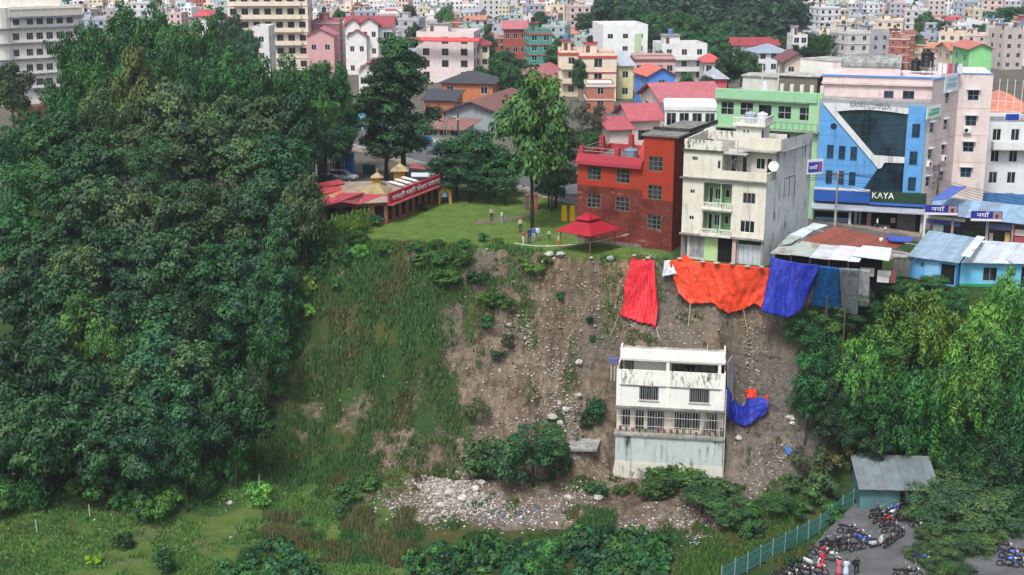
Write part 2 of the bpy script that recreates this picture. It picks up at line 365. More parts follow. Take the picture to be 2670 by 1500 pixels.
def part(name, mb, mat, parent=None, col=None, local=False, smooth=False):
    off = None
    if parent is not None and not local: off = root_of(parent).location
    me = mb.mesh(name, off) if isinstance(mb, MB) else mb
    if not me.materials: me.materials.append(M[mat] if isinstance(mat, str) else mat)
    o = link(bpy.data.objects.new(name, me))
    if parent is not None: o.parent = parent
    if smooth: me.polygons.foreach_set('use_smooth', [True] * len(me.polygons))
    return setc(o, col)
def solo(name, mb, mat, label, cat, col=None, group=None, smooth=False):   # a thing that is one mesh
    c = np.array(mb.v); b = Vector((float(c[:, 0].mean()), float(c[:, 1].mean()), float(c[:, 2].min())))
    me = mb.mesh(name, b); me.materials.append(M[mat]); o = link(bpy.data.objects.new(name, me)); o.location = b
    if smooth: me.polygons.foreach_set('use_smooth', [True] * len(me.polygons))
    setc(o, col); return tag(o, label, cat, group)
def copy_tree(o, parent=None):
    c = o.copy(); COL.objects.link(c); c.parent = parent
    for ch in o.children: copy_tree(ch, c)
    return c
def struct(name, mb, mat, col=None):
    me = mb.mesh(name) if isinstance(mb, MB) else mb
    me.materials.append(M[mat]); o = link(bpy.data.objects.new(name, me)); o['kind'] = 'structure'; return setc(o, col)
def arr_mesh(name, V, q):                    # fast mesh from arrays (quads or triangles)
    me = bpy.data.meshes.new(name); V = np.ascontiguousarray(V, np.float32); q = np.ascontiguousarray(q, np.int32); k = q.shape[1]
    me.vertices.add(len(V)); me.vertices.foreach_set('co', V.ravel()); me.loops.add(q.size); me.loops.foreach_set('vertex_index', q.ravel())
    me.polygons.add(len(q)); me.polygons.foreach_set('loop_start', np.arange(0, q.size, k, dtype=np.int32)); me.polygons.foreach_set('loop_total', np.full(len(q), k, np.int32))
    me.update(calc_edges=True); return me
def text_part(s, fr, u, o, z, size, parent, col, mat='matt', width=None, name='lettering', ext=.03):
    cu = bpy.data.curves.new(name, 'FONT'); cu.body = s; cu.size = size; cu.extrude = ext; cu.resolution_u = 2
    tmp = bpy.data.objects.new('tmp', cu); COL.objects.link(tmp); bpy.context.view_layer.update()
    me = bpy.data.meshes.new_from_object(tmp.evaluated_get(bpy.context.evaluated_depsgraph_get()))
    bpy.data.objects.remove(tmp); bpy.data.curves.remove(cu)
    if not len(me.vertices): return None
    xs = [v.co.x for v in me.vertices]; k = (width / (max(xs) - min(xs))) if width else 1
    mm = fr.mat(u, o, z); mm.translation = mm.translation - root_of(parent).location
    me.transform(mm @ Matrix.Diagonal((k, 1, 1, 1))); me.materials.clear(); me.materials.append(M[mat])
    ob = link(bpy.data.objects.new(name, me)); ob.parent = parent; return setc(ob, col)
def window(fr, u0, u1, z0, z1, parent, fcol=(.5, .5, .48), nx=2, nz=1, inset=.1, ft=.05, glass='glass', name='window', bars=0, barcol=None, pane_obj=True, sill=False):
    mb = MB(); a, b = -inset - .03, -inset + .03
    mb.box(fr, u0, u0 + ft, a, b, z0, z1); mb.box(fr, u1 - ft, u1, a, b, z0, z1)
    mb.box(fr, u0 + ft, u1 - ft, a, b, z0, z0 + ft); mb.box(fr, u0 + ft, u1 - ft, a, b, z1 - ft, z1)
    for i in range(1, nx):
        c = u0 + (u1 - u0) * i / nx; mb.box(fr, c - ft * .4, c + ft * .4, a, b - .004, z0 + ft, z1 - ft)
    for i in range(1, nz):
        c = z0 + (z1 - z0) * i / nz; mb.box(fr, u0 + ft, u1 - ft, a, b - .008, c - ft * .4, c + ft * .4)
    wd = part(name, mb, 'matt', parent, fcol)
    for i in range(nx):
        for j in range(nz):
            g = MB(); p0, p1 = u0 + (u1 - u0) * i / nx, u0 + (u1 - u0) * (i + 1) / nx; q0, q1 = z0 + (z1 - z0) * j / nz, z0 + (z1 - z0) * (j + 1) / nz
            g.box(fr, p0 + .01, p1 - .01, -inset - .045, -inset - .012, q0 + .01, q1 - .01); part('pane', g, glass, wd)
    if bars:
        g = MB()
        for i in range(bars):
            c = u0 + (u1 - u0) * (i + .5) / bars; g.box(fr, c - .018, c + .018, -.02, .016, z0 + .004, z1 - .004)
        part('grille', g, 'matt', wd, barcol or (.55, .53, .5))
    if sill:
        g = MB(); g.box(fr, u0 - .08, u1 + .08, .003, .12, z0 - .08, z0 - .004); part('sill', g, 'paint', wd, (.5, .5, .48))
    return wd
# ------------------------------------------------------------------ the ground sheet, road, yard
def spaced(segs):
    out = []
    for a, b, s in segs: out += list(np.arange(a, b, s))
    return np.array(out + [segs[-1][1]])
gx = spaced([(-2600, -400, 275), (-400, -120, 20), (-120, -64, 4), (-64, 64, .55), (64, 120, 4), (120, 400, 20), (400, 2600, 275)])
gy = spaced([(-600, 60, 60), (60, 100, 4), (100, 152, .45), (152, 200, 3), (200, 400, 12), (400, 1100, 50), (1100, 3600, 250)])
GX, GY = np.meshgrid(gx, gy); GZ = terr(GX, GY)
V = np.stack([GX, GY, GZ], -1).reshape(-1, 3); nx_, ny_ = len(gx), len(gy)
I = np.arange(nx_ * ny_).reshape(ny_, nx_)
Q = np.stack([I[:-1, :-1], I[:-1, 1:], I[1:, 1:], I[1:, :-1]], -1).reshape(-1, 4)
g_me = arr_mesh('ground', V, Q)
def soil_mask(X, Y, Z):
    ry = rim_y(X); foot = np.interp(X, PX, PY_[4])
    n = fbm(X / 6 + 3, Y / 6, 51, 4); n2 = fbm(X / 2.2, Y / 2.2 + 7, 52, 3)
    slope = (Y < ry + .3) & (Y > foot - 2)
    slide = sstep(-9.5, -1.5, X + (n - .5) * 11 + (ry - Y) * .3) * (1 - sstep(28, 31, X + (n - .5) * 4))
    g = np.where(slope, .84 - .36 * sstep(.46, .64, n) - slide * (.66 - .42 * sstep(.55, .68, n2) * (1 - sstep(5, 9, X))), .9)
    # bare fan of rubble at the foot
    fan = ((X > -16 + 4 * n2) & (X < 12) & (Y > 113.6 + 3 * n2 + np.clip(-X - 6, 0, 9) * .35) & (Y < foot + 1)) | ((X > 9) & (X < 24) & (Y > 112.6 + 2 * n2) & (Y < foot))
    g = np.where(fan, .08 + .42 * sstep(.56, .7, n2), g)
    g = np.where(Y > 170, .42, g)
    g = np.where((Y < 118) & (X < 10) & ~fan, .88 - .34 * sstep(.58, .72, n), g)
    orange = sstep(.36, .62, fbm(X / 2.0, Y / 14 + 2, 55, 3)) * .85 * sstep(2, 5, X) * (1 - sstep(22, 24, X)) * sstep(-12, -3, Z)
    grey = np.clip(sstep(18, 23, X) * sstep(-5, -10, Z) * .8 + sstep(.54, .66, fbm(X / 4, Y / 4, 57, 3)) * .6 + (Y > 165), 0, 1)
    lawn = sstep(-.3, 1.5, Y - ry) * (1 - sstep(164, 172, Y)) * sstep(-21, -17, X) * (1 - sstep(15, 17, X)) + .7 * (Y < foot - 1) * (X < -8) * ~fan * sstep(.35, .6, n)
    return np.clip(np.stack([g, orange * slope, grey, lawn], -1), 0, 1)
mk_ = soil_mask(V[:, 0], V[:, 1], V[:, 2])
ca = g_me.color_attributes.new('mask', 'FLOAT_COLOR', 'POINT'); ca.data.foreach_set('color', mk_.astype(np.float32).ravel())
g_me.polygons.foreach_set('use_smooth', np.ones(len(Q), bool))
ground = struct('ground', g_me, 'ground')

def sheet(name, pts, z, mat, col=None, cut=3.0):       # a flat sheet following a polygon (x, y)
    mb = MB(); mb.poly([(p[0], p[1], z) for p in pts]); return struct(name, mb, mat, col)
# road: a strip along a curved centre line
def strip(cl, half, z, n=60):
    P = np.array(cl, float); t = np.concatenate([[0], np.cumsum(np.hypot(*np.diff(P, axis=0).T))]); s = np.linspace(0, t[-1], n)
    x = np.interp(s, t, P[:, 0]); y = np.interp(s, t, P[:, 1]); k = np.ones(9) / 9
    x[4:-4] = np.convolve(x, k, 'valid'); y[4:-4] = np.convolve(y, k, 'valid')
    tx, ty = np.gradient(x), np.gradient(y); l = np.hypot(tx, ty); nx, ny = -ty / l, tx / l
    return x, y, nx, ny, s
CL = [(-75, 330), (-45, 258), (-27, 222), (-12, 199), (3, 180), (16, 161), (26, 150), (36, 143.5), (48, 138.5), (80, 130)]
HW = 5.6
rx, ry_, rnx, rny, rs = strip(CL, HW, 0)
hw = np.interp(rx, [-80, 10, 26, 40], [6.2, 6.0, 5.0, 4.0])
def off_line(o0, o1, i0, i1, z0, z1, mb):
    for i in range(i0, i1):
        a = [(rx[j] + rnx[j] * o, ry_[j] + rny[j] * o) for j in (i, i + 1) for o in (o0, o1)]
        zz = [float(back_z(np.array([p[0]]), np.array([p[1]]))[0]) if p[1] > 140 else tz(*p) for p in a]
        b = [(a[0][0], a[0][1], zz[0] + z0), (a[1][0], a[1][1], zz[1] + z0), (a[3][0], a[3][1], zz[3] + z0), (a[2][0], a[2][1], zz[2] + z0)]
        if z1 is None: mb.poly(b)
        else: mb.hexa(b, [(q[0], q[1], q[2] + z1) for q in b])
mb = MB()
for i in range(59): off_line(-hw[i], hw[i], i, i + 1, .06, None, mb)
struct('road', mb, 'asphalt')
mb = MB()
for i in range(0, 59, 2): off_line(-.08, .08, i, i + 1, .066, None, mb)
struct('road_marking', mb, 'matt', (.6, .6, .58))
mb = MB()
for i in range(59): off_line(-hw[i] + .35, -hw[i] + .5, i, i + 1, .066, None, mb)
struct('road_edge_line', mb, 'matt', (.62, .62, .6))
for sgn, nm in ((1, 'pavement'), (-1, 'pavement')):
    mb = MB()
    for i in range(59): off_line(*(sorted((sgn * (hw[i] + .16), sgn * (hw[i] + 2.4)))), i, i + 1, .0, .15, mb)
    struct(nm, mb, 'concrete', (.3, .25, .21))
# black and white kerb stones along the far side of the road, each its own block
kerb = link(bpy.data.objects.new('kerb', None)); kerb['kind'] = 'structure'
kp = []
for i in range(10, 40):
    L = math.hypot(rx[i + 1] - rx[i], ry_[i + 1] - ry_[i]); m = max(1, round(L / 1.0))
    for j in range(m):
        f = j / m; kp.append((rx[i] + (rx[i + 1] - rx[i]) * f + rnx[i] * (hw[i] + .08), ry_[i] + (ry_[i + 1] - ry_[i]) * f + rny[i] * (hw[i] + .08), math.atan2(ry_[i + 1] - ry_[i], rx[i + 1] - rx[i])))
kb = MB().abox(-.46, .46, -.075, .075, 0, .26); kme = [kb.mesh('kerb_stone'), kb.mesh('kerb_stone')]
for m_ in kme: m_.materials.append(M['matt'])
for i, (x, y, a) in enumerate(kp):
    o = link(bpy.data.objects.new('kerb_stone', kme[i % 2])); o.parent = kerb; o.location = (x, y, float(back_z(np.array([x]), np.array([y]))[0]) + .02); o.rotation_euler[2] = a
    o.color = (.6, .6, .58, 0) if i % 2 else (.02, .02, .022, 0)
# parking yard
ZV = -21.5
yard = [gp(*q, ZV) for q in ((2060, 1560), (2125, 1452), (2185, 1385), (2238, 1338), (2470, 1325), (2540, 1400), (2860, 1430), (2860, 1700), (2060, 1700))]
for i, p in enumerate(yard): yard[i] = Vector((p.x, p.y, 0))
YZ = float(terr(np.array([p.x for p in yard]), np.array([p.y for p in yard])).max()) 
YZ = max(YZ, float(terr(*np.meshgrid(np.linspace(22, 42, 40), np.linspace(104, 118.5, 40))).max())) + .02
sheet('parking_yard', yard, YZ, 'asphalt')
# worn path on the lawn
pth = [gp(*q, .02) for q in ((1236, 585), (1240, 572), (1330, 566), (1400, 553), (1403, 560), (1330, 577))]
sheet('footpath', pth, float(terr(np.array([p.x for p in pth]), np.array([p.y for p in pth])).max()) + .02, 'concrete', (.2, .17, .12))
# ------------------------------------------------------------------ foliage
def leaves(cen, nrm, L, W, rs, droop=0.0, jit=.55):
    n = len(cen); nrm = nrm + rs.normal(0, jit, (n, 3)); nrm /= np.linalg.norm(nrm, axis=1)[:, None] + 1e-9
    a = rs.normal(0, 1, (n, 3)); a[:, 2] -= droop; a -= nrm * (a * nrm).sum(1)[:, None]; a /= np.linalg.norm(a, axis=1)[:, None] + 1e-9
    b = np.cross(nrm, a); s = rs.uniform(.65, 1.35, (n, 1)); a = a * L * s * .5; b = b * W * s * .5
    return np.stack([cen - a, cen + b - a * .1, cen + a, cen - b - a * .1], 1)
def cloud(clumps, per, L, W, rs, droop=0.0, low=-.35):
    out = []
    for c, r in clumps:
        c = np.array(c, float); r = np.array(r, float) if np.ndim(r) else np.array([r, r, r * .8])
        n = int(per * (r.mean() ** 2)); d = rs.normal(0, 1, (n * 2, 3)); d /= np.linalg.norm(d, axis=1)[:, None]
        d = d[d[:, 2] > low + rs.normal(0, .25, len(d))][:n]
        lump = 1 + .22 * np.sin(d @ np.array([5.1, 3.3, 4.2]) + c.sum()) ; k = (rs.uniform(.45, 1.08, len(d)) ** .6) * lump
        out.append(leaves(c + d * r * k[:, None], d + [0, 0, .3], L, W, rs, droop, .28))
    return np.concatenate(out)
def leaf_mesh(name, quads):
    V = quads.reshape(-1, 3); me = arr_mesh(name, V, np.arange(len(V)).reshape(-1, 4)); me.materials.append(M['leaf']); return me
def crown_clumps(H, R, rs, n, z0=.3, top=1.0, size=(.26, .46), shape='round'):
    out = []
    while len(out) < n:
        d = rs.uniform(-1, 1, 3); l = np.linalg.norm(d)
        if l > 1 or l < .45: continue
        t = (d[2] + 1) / 2; wid = {'round': 1.0, 'cone': 1.15 - .85 * t, 'tall': .95 - .35 * abs(t - .4)}[shape]
        z = H * (z0 + (top - z0) * (.08 + .86 * t)); r = R * rs.uniform(*size) * (.75 + .4 * (1 - t))
        out.append(((d[0] * R * .82 * wid, d[1] * R * .82 * wid, z), (r, r, r * .75)))
    return out
def trunk_mb(H, R, clumps, r0, rs, nl=9, lean=.3):
    mb = MB(); k = [Vector((0, 0, -.6)), Vector((rs.normal(0, lean * .4), rs.normal(0, lean * .4), H * .3)), Vector((rs.normal(0, lean), rs.normal(0, lean), H * .6)), Vector((rs.normal(0, lean), rs.normal(0, lean), H * .86))]
    mb.tube(k, [r0, r0 * .75, r0 * .45, r0 * .12], 7)
    idx = rs.permutation(len(clumps))[:nl]
    for i in idx:
        c = Vector(clumps[i][0]); t = min(.8, max(.25, (c.z / H) * .72)); b = k[1].lerp(k[3], (t - .25) / .6)
        m = b.lerp(c, .5) + Vector((0, 0, -.06 * H)); mb.tube([b, m, c], [r0 * .34, r0 * .22, r0 * .07], 5)
    return mb
PROTO = {}
def reg(kind, H, R, crown, trunk):
    me = trunk.mesh('trunk'); me.materials.append(M['bark']); me.polygons.foreach_set('use_smooth', [True] * len(me.polygons)); PROTO.setdefault(kind, []).append((H, R, leaf_mesh('crown', crown), me))
def mk_trees():
    for s in range(4):                                           # broadleaf
        rs = np.random.RandomState(100 + s); cl = crown_clumps(12, 4.6, rs, 34, .28)
        reg('broad', 12.3, 5.6, cloud(cl, 125, .5, .3, rs), trunk_mb(12, 4.6, cl, .26, rs))
    for s in range(2):                                           # fine leaved
        rs = np.random.RandomState(130 + s); cl = crown_clumps(9, 3.4, rs, 30, .25, size=(.2, .42))
        reg('fine', 9.2, 4.1, cloud(cl, 260, .26, .15, rs), trunk_mb(9, 3.4, cl, .17, rs))
    for s in range(2):                                           # tall, layered, with gaps
        rs = np.random.RandomState(150 + s); cl = []
        for i in range(40):
            t = (i + rs.uniform()) / 40; a = rs.uniform(0, 6.28); wid = (1.0 - .62 * abs(t - .35) * 1.3) * (1 if t < .9 else .5); d = rs.uniform(.3, .95) * 4.2 * wid
            cl.append(((math.cos(a) * d, math.sin(a) * d, 20 * (.2 + .76 * t)), (rs.uniform(.9, 1.7), rs.uniform(.9, 1.7), rs.uniform(.8, 1.5))))
        reg('tall', 20, 5.0, cloud(cl, 330, .4, .24, rs), trunk_mb(20, 4.2, cl, .32, rs, 22))
    for s in range(2):                                           # slim, airy, light tips
        rs = np.random.RandomState(170 + s); cl = crown_clumps(18, 3.9, rs, 78, .16, size=(.2, .38), shape='tall')
        reg('airy', 18.2, 4.3, cloud(cl, 210, .36, .22, rs, .3), trunk_mb(18, 3.6, cl, .24, rs, 24))
    for s in range(3):                                           # arching bamboo: plumed culms
        rs = np.random.RandomState(190 + s); tr = MB(); ql = []
        for i in range(26):
            az = rs.uniform(0, 6.28); h = rs.uniform(10.5, 15.5); ar = rs.uniform(1.2, 4.6); b = np.array([rs.normal(0, .7), rs.normal(0, .7), -.3])
            f = lambda t: b + np.array([math.cos(az) * ar * t ** 2.4, math.sin(az) * ar * t ** 2.4, h * (t - .10 * ar / 4 * t ** 4 * 2)])
            tr.tube([f(t) for t in (0, .3, .6, .85, 1)], [.07, .065, .05, .03, .012], 5)
            n = 330; t = .42 + .58 * rs.uniform(0, 1, n) ** .75; P = np.array([f(x) for x in t]); rad = (.25 + 1.15 * np.sin(np.pi * np.clip((t - .36) / .72, 0, 1))) 
            d = rs.normal(0, 1, (n, 3)); d /= np.linalg.norm(d, axis=1)[:, None]; q = P + d * rad[:, None] * rs.uniform(.5, 1, (n, 1)) * [1, 1, .8] - [0, 0, .25]
            ql.append(leaves(q, d + [0, 0, .5], .62, .17, rs, 1.1, .4))
        reg('bamboo', 15.0, 5.4, np.concatenate(ql), tr)
    for s in range(2):                                           # drooping curtains
        rs = np.random.RandomState(210 + s); tr = MB(); ql = []
        for i in range(22):
            az = rs.uniform(0, 6.28); h = rs.uniform(7.5, 11.5); ar = rs.uniform(1.6, 4.2); dr = rs.uniform(2.0, 5.5); b = np.array([rs.normal(0, .6), rs.normal(0, .6), -.3])
            def f(t):
                u = min(t / .6, 1); v = max((t - .6) / .4, 0); return b + np.array([math.cos(az) * ar * (u ** 2 * .8 + v * .35), math.sin(az) * ar * (u ** 2 * .8 + v * .35), h * (u - .12 * u ** 3) - dr * v ** 1.3 + .3 * math.sin(v * 3)])
            tr.tube([f(t) for t in (0, .3, .6, .8, 1)], [.07, .06, .04, .02, .01], 5)
            n = 420; t = .3 + .7 * rs.uniform(0, 1, n); P = np.array([f(x) for x in t]); d = rs.normal(0, 1, (n, 3)); d /= np.linalg.norm(d, axis=1)[:, None]
            q = P + d * (.3 + .6 * np.sin(np.pi * np.clip((t - .2) / .85, 0, 1)))[:, None] * rs.uniform(.4, 1, (n, 1)); ql.append(leaves(q, d + [0, 0, .4], .55, .15, rs, 1.6, .4))
        reg('droop', 10.4, 4.9, np.concatenate(ql), tr)
    for s in range(3):                                           # bush
        rs = np.random.RandomState(230 + s); cl = crown_clumps(2.4, 1.5, rs, 14, .02, size=(.3, .5))
        reg('bush', 2.6, 1.9, cloud(cl, 420, .26, .15, rs, low=-.7), trunk_mb(2.2, 1.2, cl, .05, rs, 8, .1))
    for s in range(2):                                           # grey, half bare shrub
        rs = np.random.RandomState(250 + s); cl = crown_clumps(3.6, 2.4, rs, 22, .05, size=(.2, .36))
        reg('scrub', 3.8, 2.9, cloud(cl, 300, .3, .11, rs, low=-.7), trunk_mb(3.2, 2, cl, .06, rs, 18, .2))
    for s in range(2):                                           # big soft leaves
        rs = np.random.RandomState(270 + s); cl = crown_clumps(1.6, 1.5, rs, 10, .0, size=(.35, .5))
        reg('broadweed', 1.7, 1.9, cloud(cl, 200, .42, .34, rs, low=-.6), trunk_mb(1.3, 1.2, cl, .03, rs, 6, .1))
    rs = np.random.RandomState(290)                              # far crown
    for s in range(3):
        cl = crown_clumps(11, 5, rs, 18, .1, size=(.3, .5)); reg('far', 11.5, 6.3, cloud(cl, 34, 1.0, .7, rs), trunk_mb(11, 5, cl, .3, rs, 4))
    for s in range(2):                                           # dark cone
        cl = crown_clumps(13, 3.6, rs, 34, .08, size=(.22, .36), shape='cone'); reg('cone', 13.5, 4.2, cloud(cl, 120, .5, .22, rs, .4), trunk_mb(13, 3, cl, .2, rs, 4))
mk_trees()
cnt = {}
def tree(kind, x, y, H, R, col, name, label, cat='tree', group=None, z=None, leafpart='crown'):
    k = cnt.get(kind, 0); cnt[kind] = k + 1; pr = PROTO[kind][k % len(PROTO[kind])]
    z = tz(x, y) if z is None else z
    o = thing(name, label, cat, (x, y, z), rnd.uniform(0, 6.28), group); o.scale = (R / pr[1], R / pr[1], H / pr[0])
    t = link(bpy.data.objects.new('trunk' if cat == 'tree' else 'stem', pr[3])); t.parent = o
    c = link(bpy.data.objects.new(leafpart, pr[2])); c.parent = o; j = rnd.uniform(.68, 1.36)
    c.color = (col[0] * j * rnd.uniform(.85, 1.15), col[1] * j, col[2] * j * rnd.uniform(.9, 1.1), 1); return o
def treep(kind, px, top, Y, R, col, name, label, cat='tree', group=None, leafpart='crown', minh=0):   # crown top seen at a photo point, standing at distance Y
    while minh and Y > 112:                                       # on the slope: step towards the viewer until the tree is tall enough
        p = yp(px, top, Y)
        if p.z - tz(p.x, Y) >= minh: break
        Y -= .5
    p = yp(px, top, Y); g = tz(p.x, Y); return tree(kind, p.x, Y, max(1.5, p.z - g), R, col, name, label, cat, group, g, leafpart)
# leaf colours
DK, MD, LT, YG, GG, OL, BL = (.025, .075, .034), (.032, .122, .038), (.095, .25, .055), (.135, .28, .055), (.058, .115, .052), (.06, .095, .04), (.026, .092, .042)
def mk_wood():
    g = 'trees of the wood on the left slope'
    bam = [(190, 20, 196, 5.4), (260, -30, 196, 5.6), (335, -55, 198, 5.8), (410, -55, 200, 5.6), (480, -25, 196, 5.4), (560, 15, 196, 5), (150, 150, 188, 4.2), (225, 55, 190, 5.0), (300, 8, 186, 5.2), (385, 5, 190, 5.4), (470, 22, 186, 5.0), (545, 60, 188, 5), (440, 75, 178, 4.6), (620, 105, 184, 4.6), (690, 92, 186, 5), (760, 100, 182, 4.8), (822, 98, 180, 4.6), (868, 116, 182, 3.6),
           (280, 90, 176, 4.6), (360, 70, 174, 4.2), (520, 120, 175, 4.4), (895, 215, 178, 3.0), (880, 290, 176, 3.2), (170, 205, 180, 4.0), (835, 190, 172, 3.8)]
    for i, (px, t, Y, R) in enumerate(bam):
        treep('bamboo', px, t, Y, R, MD if i % 3 else (.03, .115, .028), 'bamboo_clump', 'tall arching bamboo clump at the crest of the wood', 'bamboo', 'bamboo clumps at the crest', 'foliage')
    br = [(20, 140, 215, 4, OL), (105, 228, 172, 4, MD), (345, 108, 166, 3.4, (.075, .125, .045)), (255, 185, 163, 4.6, GG), (455, 200, 164, 5.0, GG), (580, 235, 163, 4.6, GG), (690, 215, 162, 5.2, GG), (775, 235, 160, 3.8, BL), (840, 290, 168, 3.6, DK),
          (30, 300, 160, 5, MD), (140, 290, 160, 5.2, MD), (230, 330, 156, 5, DK), (350, 300, 158, 4.4, GG), (400, 330, 152, 4.2, DK), (520, 310, 156, 5.2, GG), (640, 350, 155, 4.8, GG), (735, 340, 154, 4.6, BL), (790, 420, 153, 2.8, GG),
          (60, 380, 150, 4.6, MD), (170, 430, 150, 4.6, BL), (250, 450, 147, 5.2, (.055, .12, .05)), (375, 470, 147, 4.6, GG), (470, 450, 149, 4.6, DK), (570, 440, 148, 5.4, GG), (680, 460, 147, 4.6, DK), (745, 520, 146, 2.8, BL),
          (25, 520, 146, 4.8, MD), (120, 560, 145, 4.6, DK), (210, 600, 143, 5, GG), (330, 590, 143, 4.8, BL), (440, 590, 144, 4.6, DK), (540, 620, 142.5, 4.4, BL), (640, 590, 143, 4.4, DK), (715, 620, 143, 3.2, BL),
          (60, 690, 140.5, 5, DK), (160, 700, 140, 4.2, DK), (310, 740, 139.5, 4.6, DK), (420, 740, 139, 4.6, BL), (520, 720, 139.5, 4.2, DK), (610, 730, 138.5, 4.4, BL), (690, 690, 139, 3.4, BL), (745, 720, 139.2, 2.2, MD),
          (215, 750, 137, 4.0, (.06, .17, .04)), (265, 800, 136, 3.4, (.05, .14, .04)), (110, 830, 136, 4.6, DK), (400, 860, 135.5, 4.8, BL), (490, 880, 135, 4.2, GG), (560, 850, 135.5, 3.6, MD), (690, 800, 136.5, 3.0, (.035, .12, .045)), (20, 860, 135, 4.6, DK),
          (310, 930, 132.5, 4.4, GG), (200, 950, 132, 4.6, DK), (430, 980, 131.5, 4.4, BL), (520, 990, 131.5, 3.8, BL), (600, 960, 132.8, 3.4, (.03, .10, .04)), (90, 990, 130, 4.4, DK), (360, 1050, 129.5, 3.8, DK), (260, 1070, 128, 3.6, BL), (470, 1080, 129.5, 3.0, BL), (10, 1010, 128, 4, DK)]
    nm = {GG: 'grey green broadleaf tree in the wood on the slope', DK: 'dark green broadleaf tree in the wood on the slope', BL: 'dark bluish green tree in the wood on the slope', MD: 'mid green tree in the wood on the slope', OL: 'olive tree beside the white institutional building'}
    for i, (px, t, Y, R, c) in enumerate(br):
        if c == MD and t > 200 and i % 2: 
            treep('bamboo', px, t, Y, R, (.03, .125, .04), 'bamboo_clump', 'rounded bamboo clump inside the wood', 'bamboo', 'bamboo clumps in the wood', 'foliage', 8); continue
        tr_ = treep('fine' if i % 5 == 3 else 'broad', px, t, Y, R, c, 'broadleaf_tree', nm.get(c, 'bright light green tree in the wood on the slope'), 'tree', g, 'crown', 9.0 + (px % 7) * .6 if t > 370 else 0)
        if t > 800:
            for k in range(3):
                x, y = tr_.location.x + rnd.uniform(-4, 4), tr_.location.y - rnd.uniform(-1.5, 2.2); tree('bush', x, y, rnd.uniform(1.8, 3.6), rnd.uniform(1.4, 2.4), [MD, LT, (.035, .13, .035), DK][k], 'shrub', 'leafy green shrub under the trees of the wood', 'shrub', 'shrubs under the wood', None, 'foliage')
    # light green ivied saplings and undergrowth where the wood meets the slope and the field
    und = [(60, 1130, 1.9), (150, 1180, 1.7), (40, 1230, 2), (120, 1260, 1.6), (230, 1240, 1.5), (300, 1200, 1.6), (90, 1330, 1.4), (30, 1340, 1.6), (200, 1290, 1.2), (330, 1255, 1.2), (410, 1215, 1.2), (470, 1225, 1.0), (560, 1185, 1.2), (510, 1200, 1.0), (610, 1150, 1.3), (655, 1130, 1.3), (720, 1040, 1.4), (700, 1090, 1.2), (735, 985, 1.5), (770, 930, 1.2), (640, 1080, 1.6), (800, 640, 1.3), (850, 660, 1.4), (790, 720, 1.3), (770, 820, 1.4), (760, 870, 1.2), (820, 690, 1.6), (860, 700, 1.5), (800, 760, 1.6), (830, 740, 1.3), (780, 790, 1.5), (745, 940, 1.6), (720, 1000, 1.4), (810, 830, 1.1), (905, 690, 1.3), (940, 680, 1.2), (880, 760, 1.0), (690, 1140, 1.3)]
    for i, (px, py, R) in enumerate(und):
        p = hit(px, py); tree('bush', p.x, p.y, R * 1.5, R, [LT, MD, (.04, .12, .03), YG, MD][i % 5], 'shrub', 'leafy green shrub at the edge of the wood', 'shrub', 'shrubs along the wood edge', p.z, 'foliage')
    for i in range(46):                                           # bright shrubs tumbling down the lower left
        px, py = rnd.uniform(-20, 300), rnd.uniform(1090, 1330); 
        if py > 1345 - px * .35: continue
        p = hit(px, py); tree('bush', p.x, p.y, rnd.uniform(1.6, 3.2), rnd.uniform(1.5, 2.4), [(.04, .14, .035), (.06, .19, .045), MD, (.035, .12, .035)][i % 4], 'shrub', 'green shrub on the lower left bank', 'shrub', 'shrubs on the lower left bank', p.z, 'foliage')
    for i, (px, py) in enumerate([(2408, 1410), (2420, 1450), (2400, 1490), (2430, 1500), (2465, 1490), (2500, 1480), (2440, 1530), (2490, 1530), (2405, 1370), (2540, 1470)]):
        p = gp(px, py, ZV); tree('fine', p.x, p.y, rnd.uniform(2.2, 3.6), rnd.uniform(1.5, 2.2), [(.07, .14, .045), GG, (.05, .11, .04)][i % 3], 'shrub', 'feathery shrub at the edge of the parking yard', 'shrub', 'shrubs beside the parking yard', ZV, 'foliage')
    # pale bare sapling
    p = hit(668, 1125); tree('scrub', p.x, p.y, 7.5, 1.6, (.05, .075, .05), 'sapling', 'pale half bare sapling at the foot of the wood', 'tree', None, p.z)
    # terrace trees
    treep('tall', 1045, 90, 178, 6.2, DK, 'evergreen_tree', 'tall dark tree with two trunks behind the temple roof', 'tree')
    treep('tall', 1000, 150, 176, 4.6, DK, 'evergreen_tree', 'dark companion tree left of the tall one behind the temple', 'tree')
    treep('broad', 1235, 322, 166, 4.8, BL, 'broadleaf_tree', 'bushy dark tree behind the lawn left of the slim tree', 'tree')
    treep('broad', 1190, 370, 164, 4.4, BL, 'broadleaf_tree', 'dark rounded tree at the back left of the lawn', 'tree')
    treep('broad', 1290, 390, 165, 4.2, MD, 'broadleaf_tree', 'low dark tree at the back of the lawn by the people', 'tree')
    treep('broad', 1390, 165, 147, 4.9, (.07, .16, .05), 'slim_tree', 'slim tall tree with light green tips on the lawn edge', 'tree')
    treep('airy', 1450, 285, 158, 4.2, (.06, .10, .04), 'broadleaf_tree', 'tree with reddish shoots left of the red brick building', 'tree')
    treep('broad', 1440, 420, 156, 2.4, DK, 'broadleaf_tree', 'dark small tree against the red brick building', 'tree')
    treep('fine', 1545, 245, 182, 3.6, (.05, .06, .045), 'bare_tree', 'greyish thin tree behind the red brick building', 'tree')
    treep('fine', 1545, 320, 176, 2.6, MD, 'broadleaf_tree', 'green tree below the pink gabled house', 'tree')
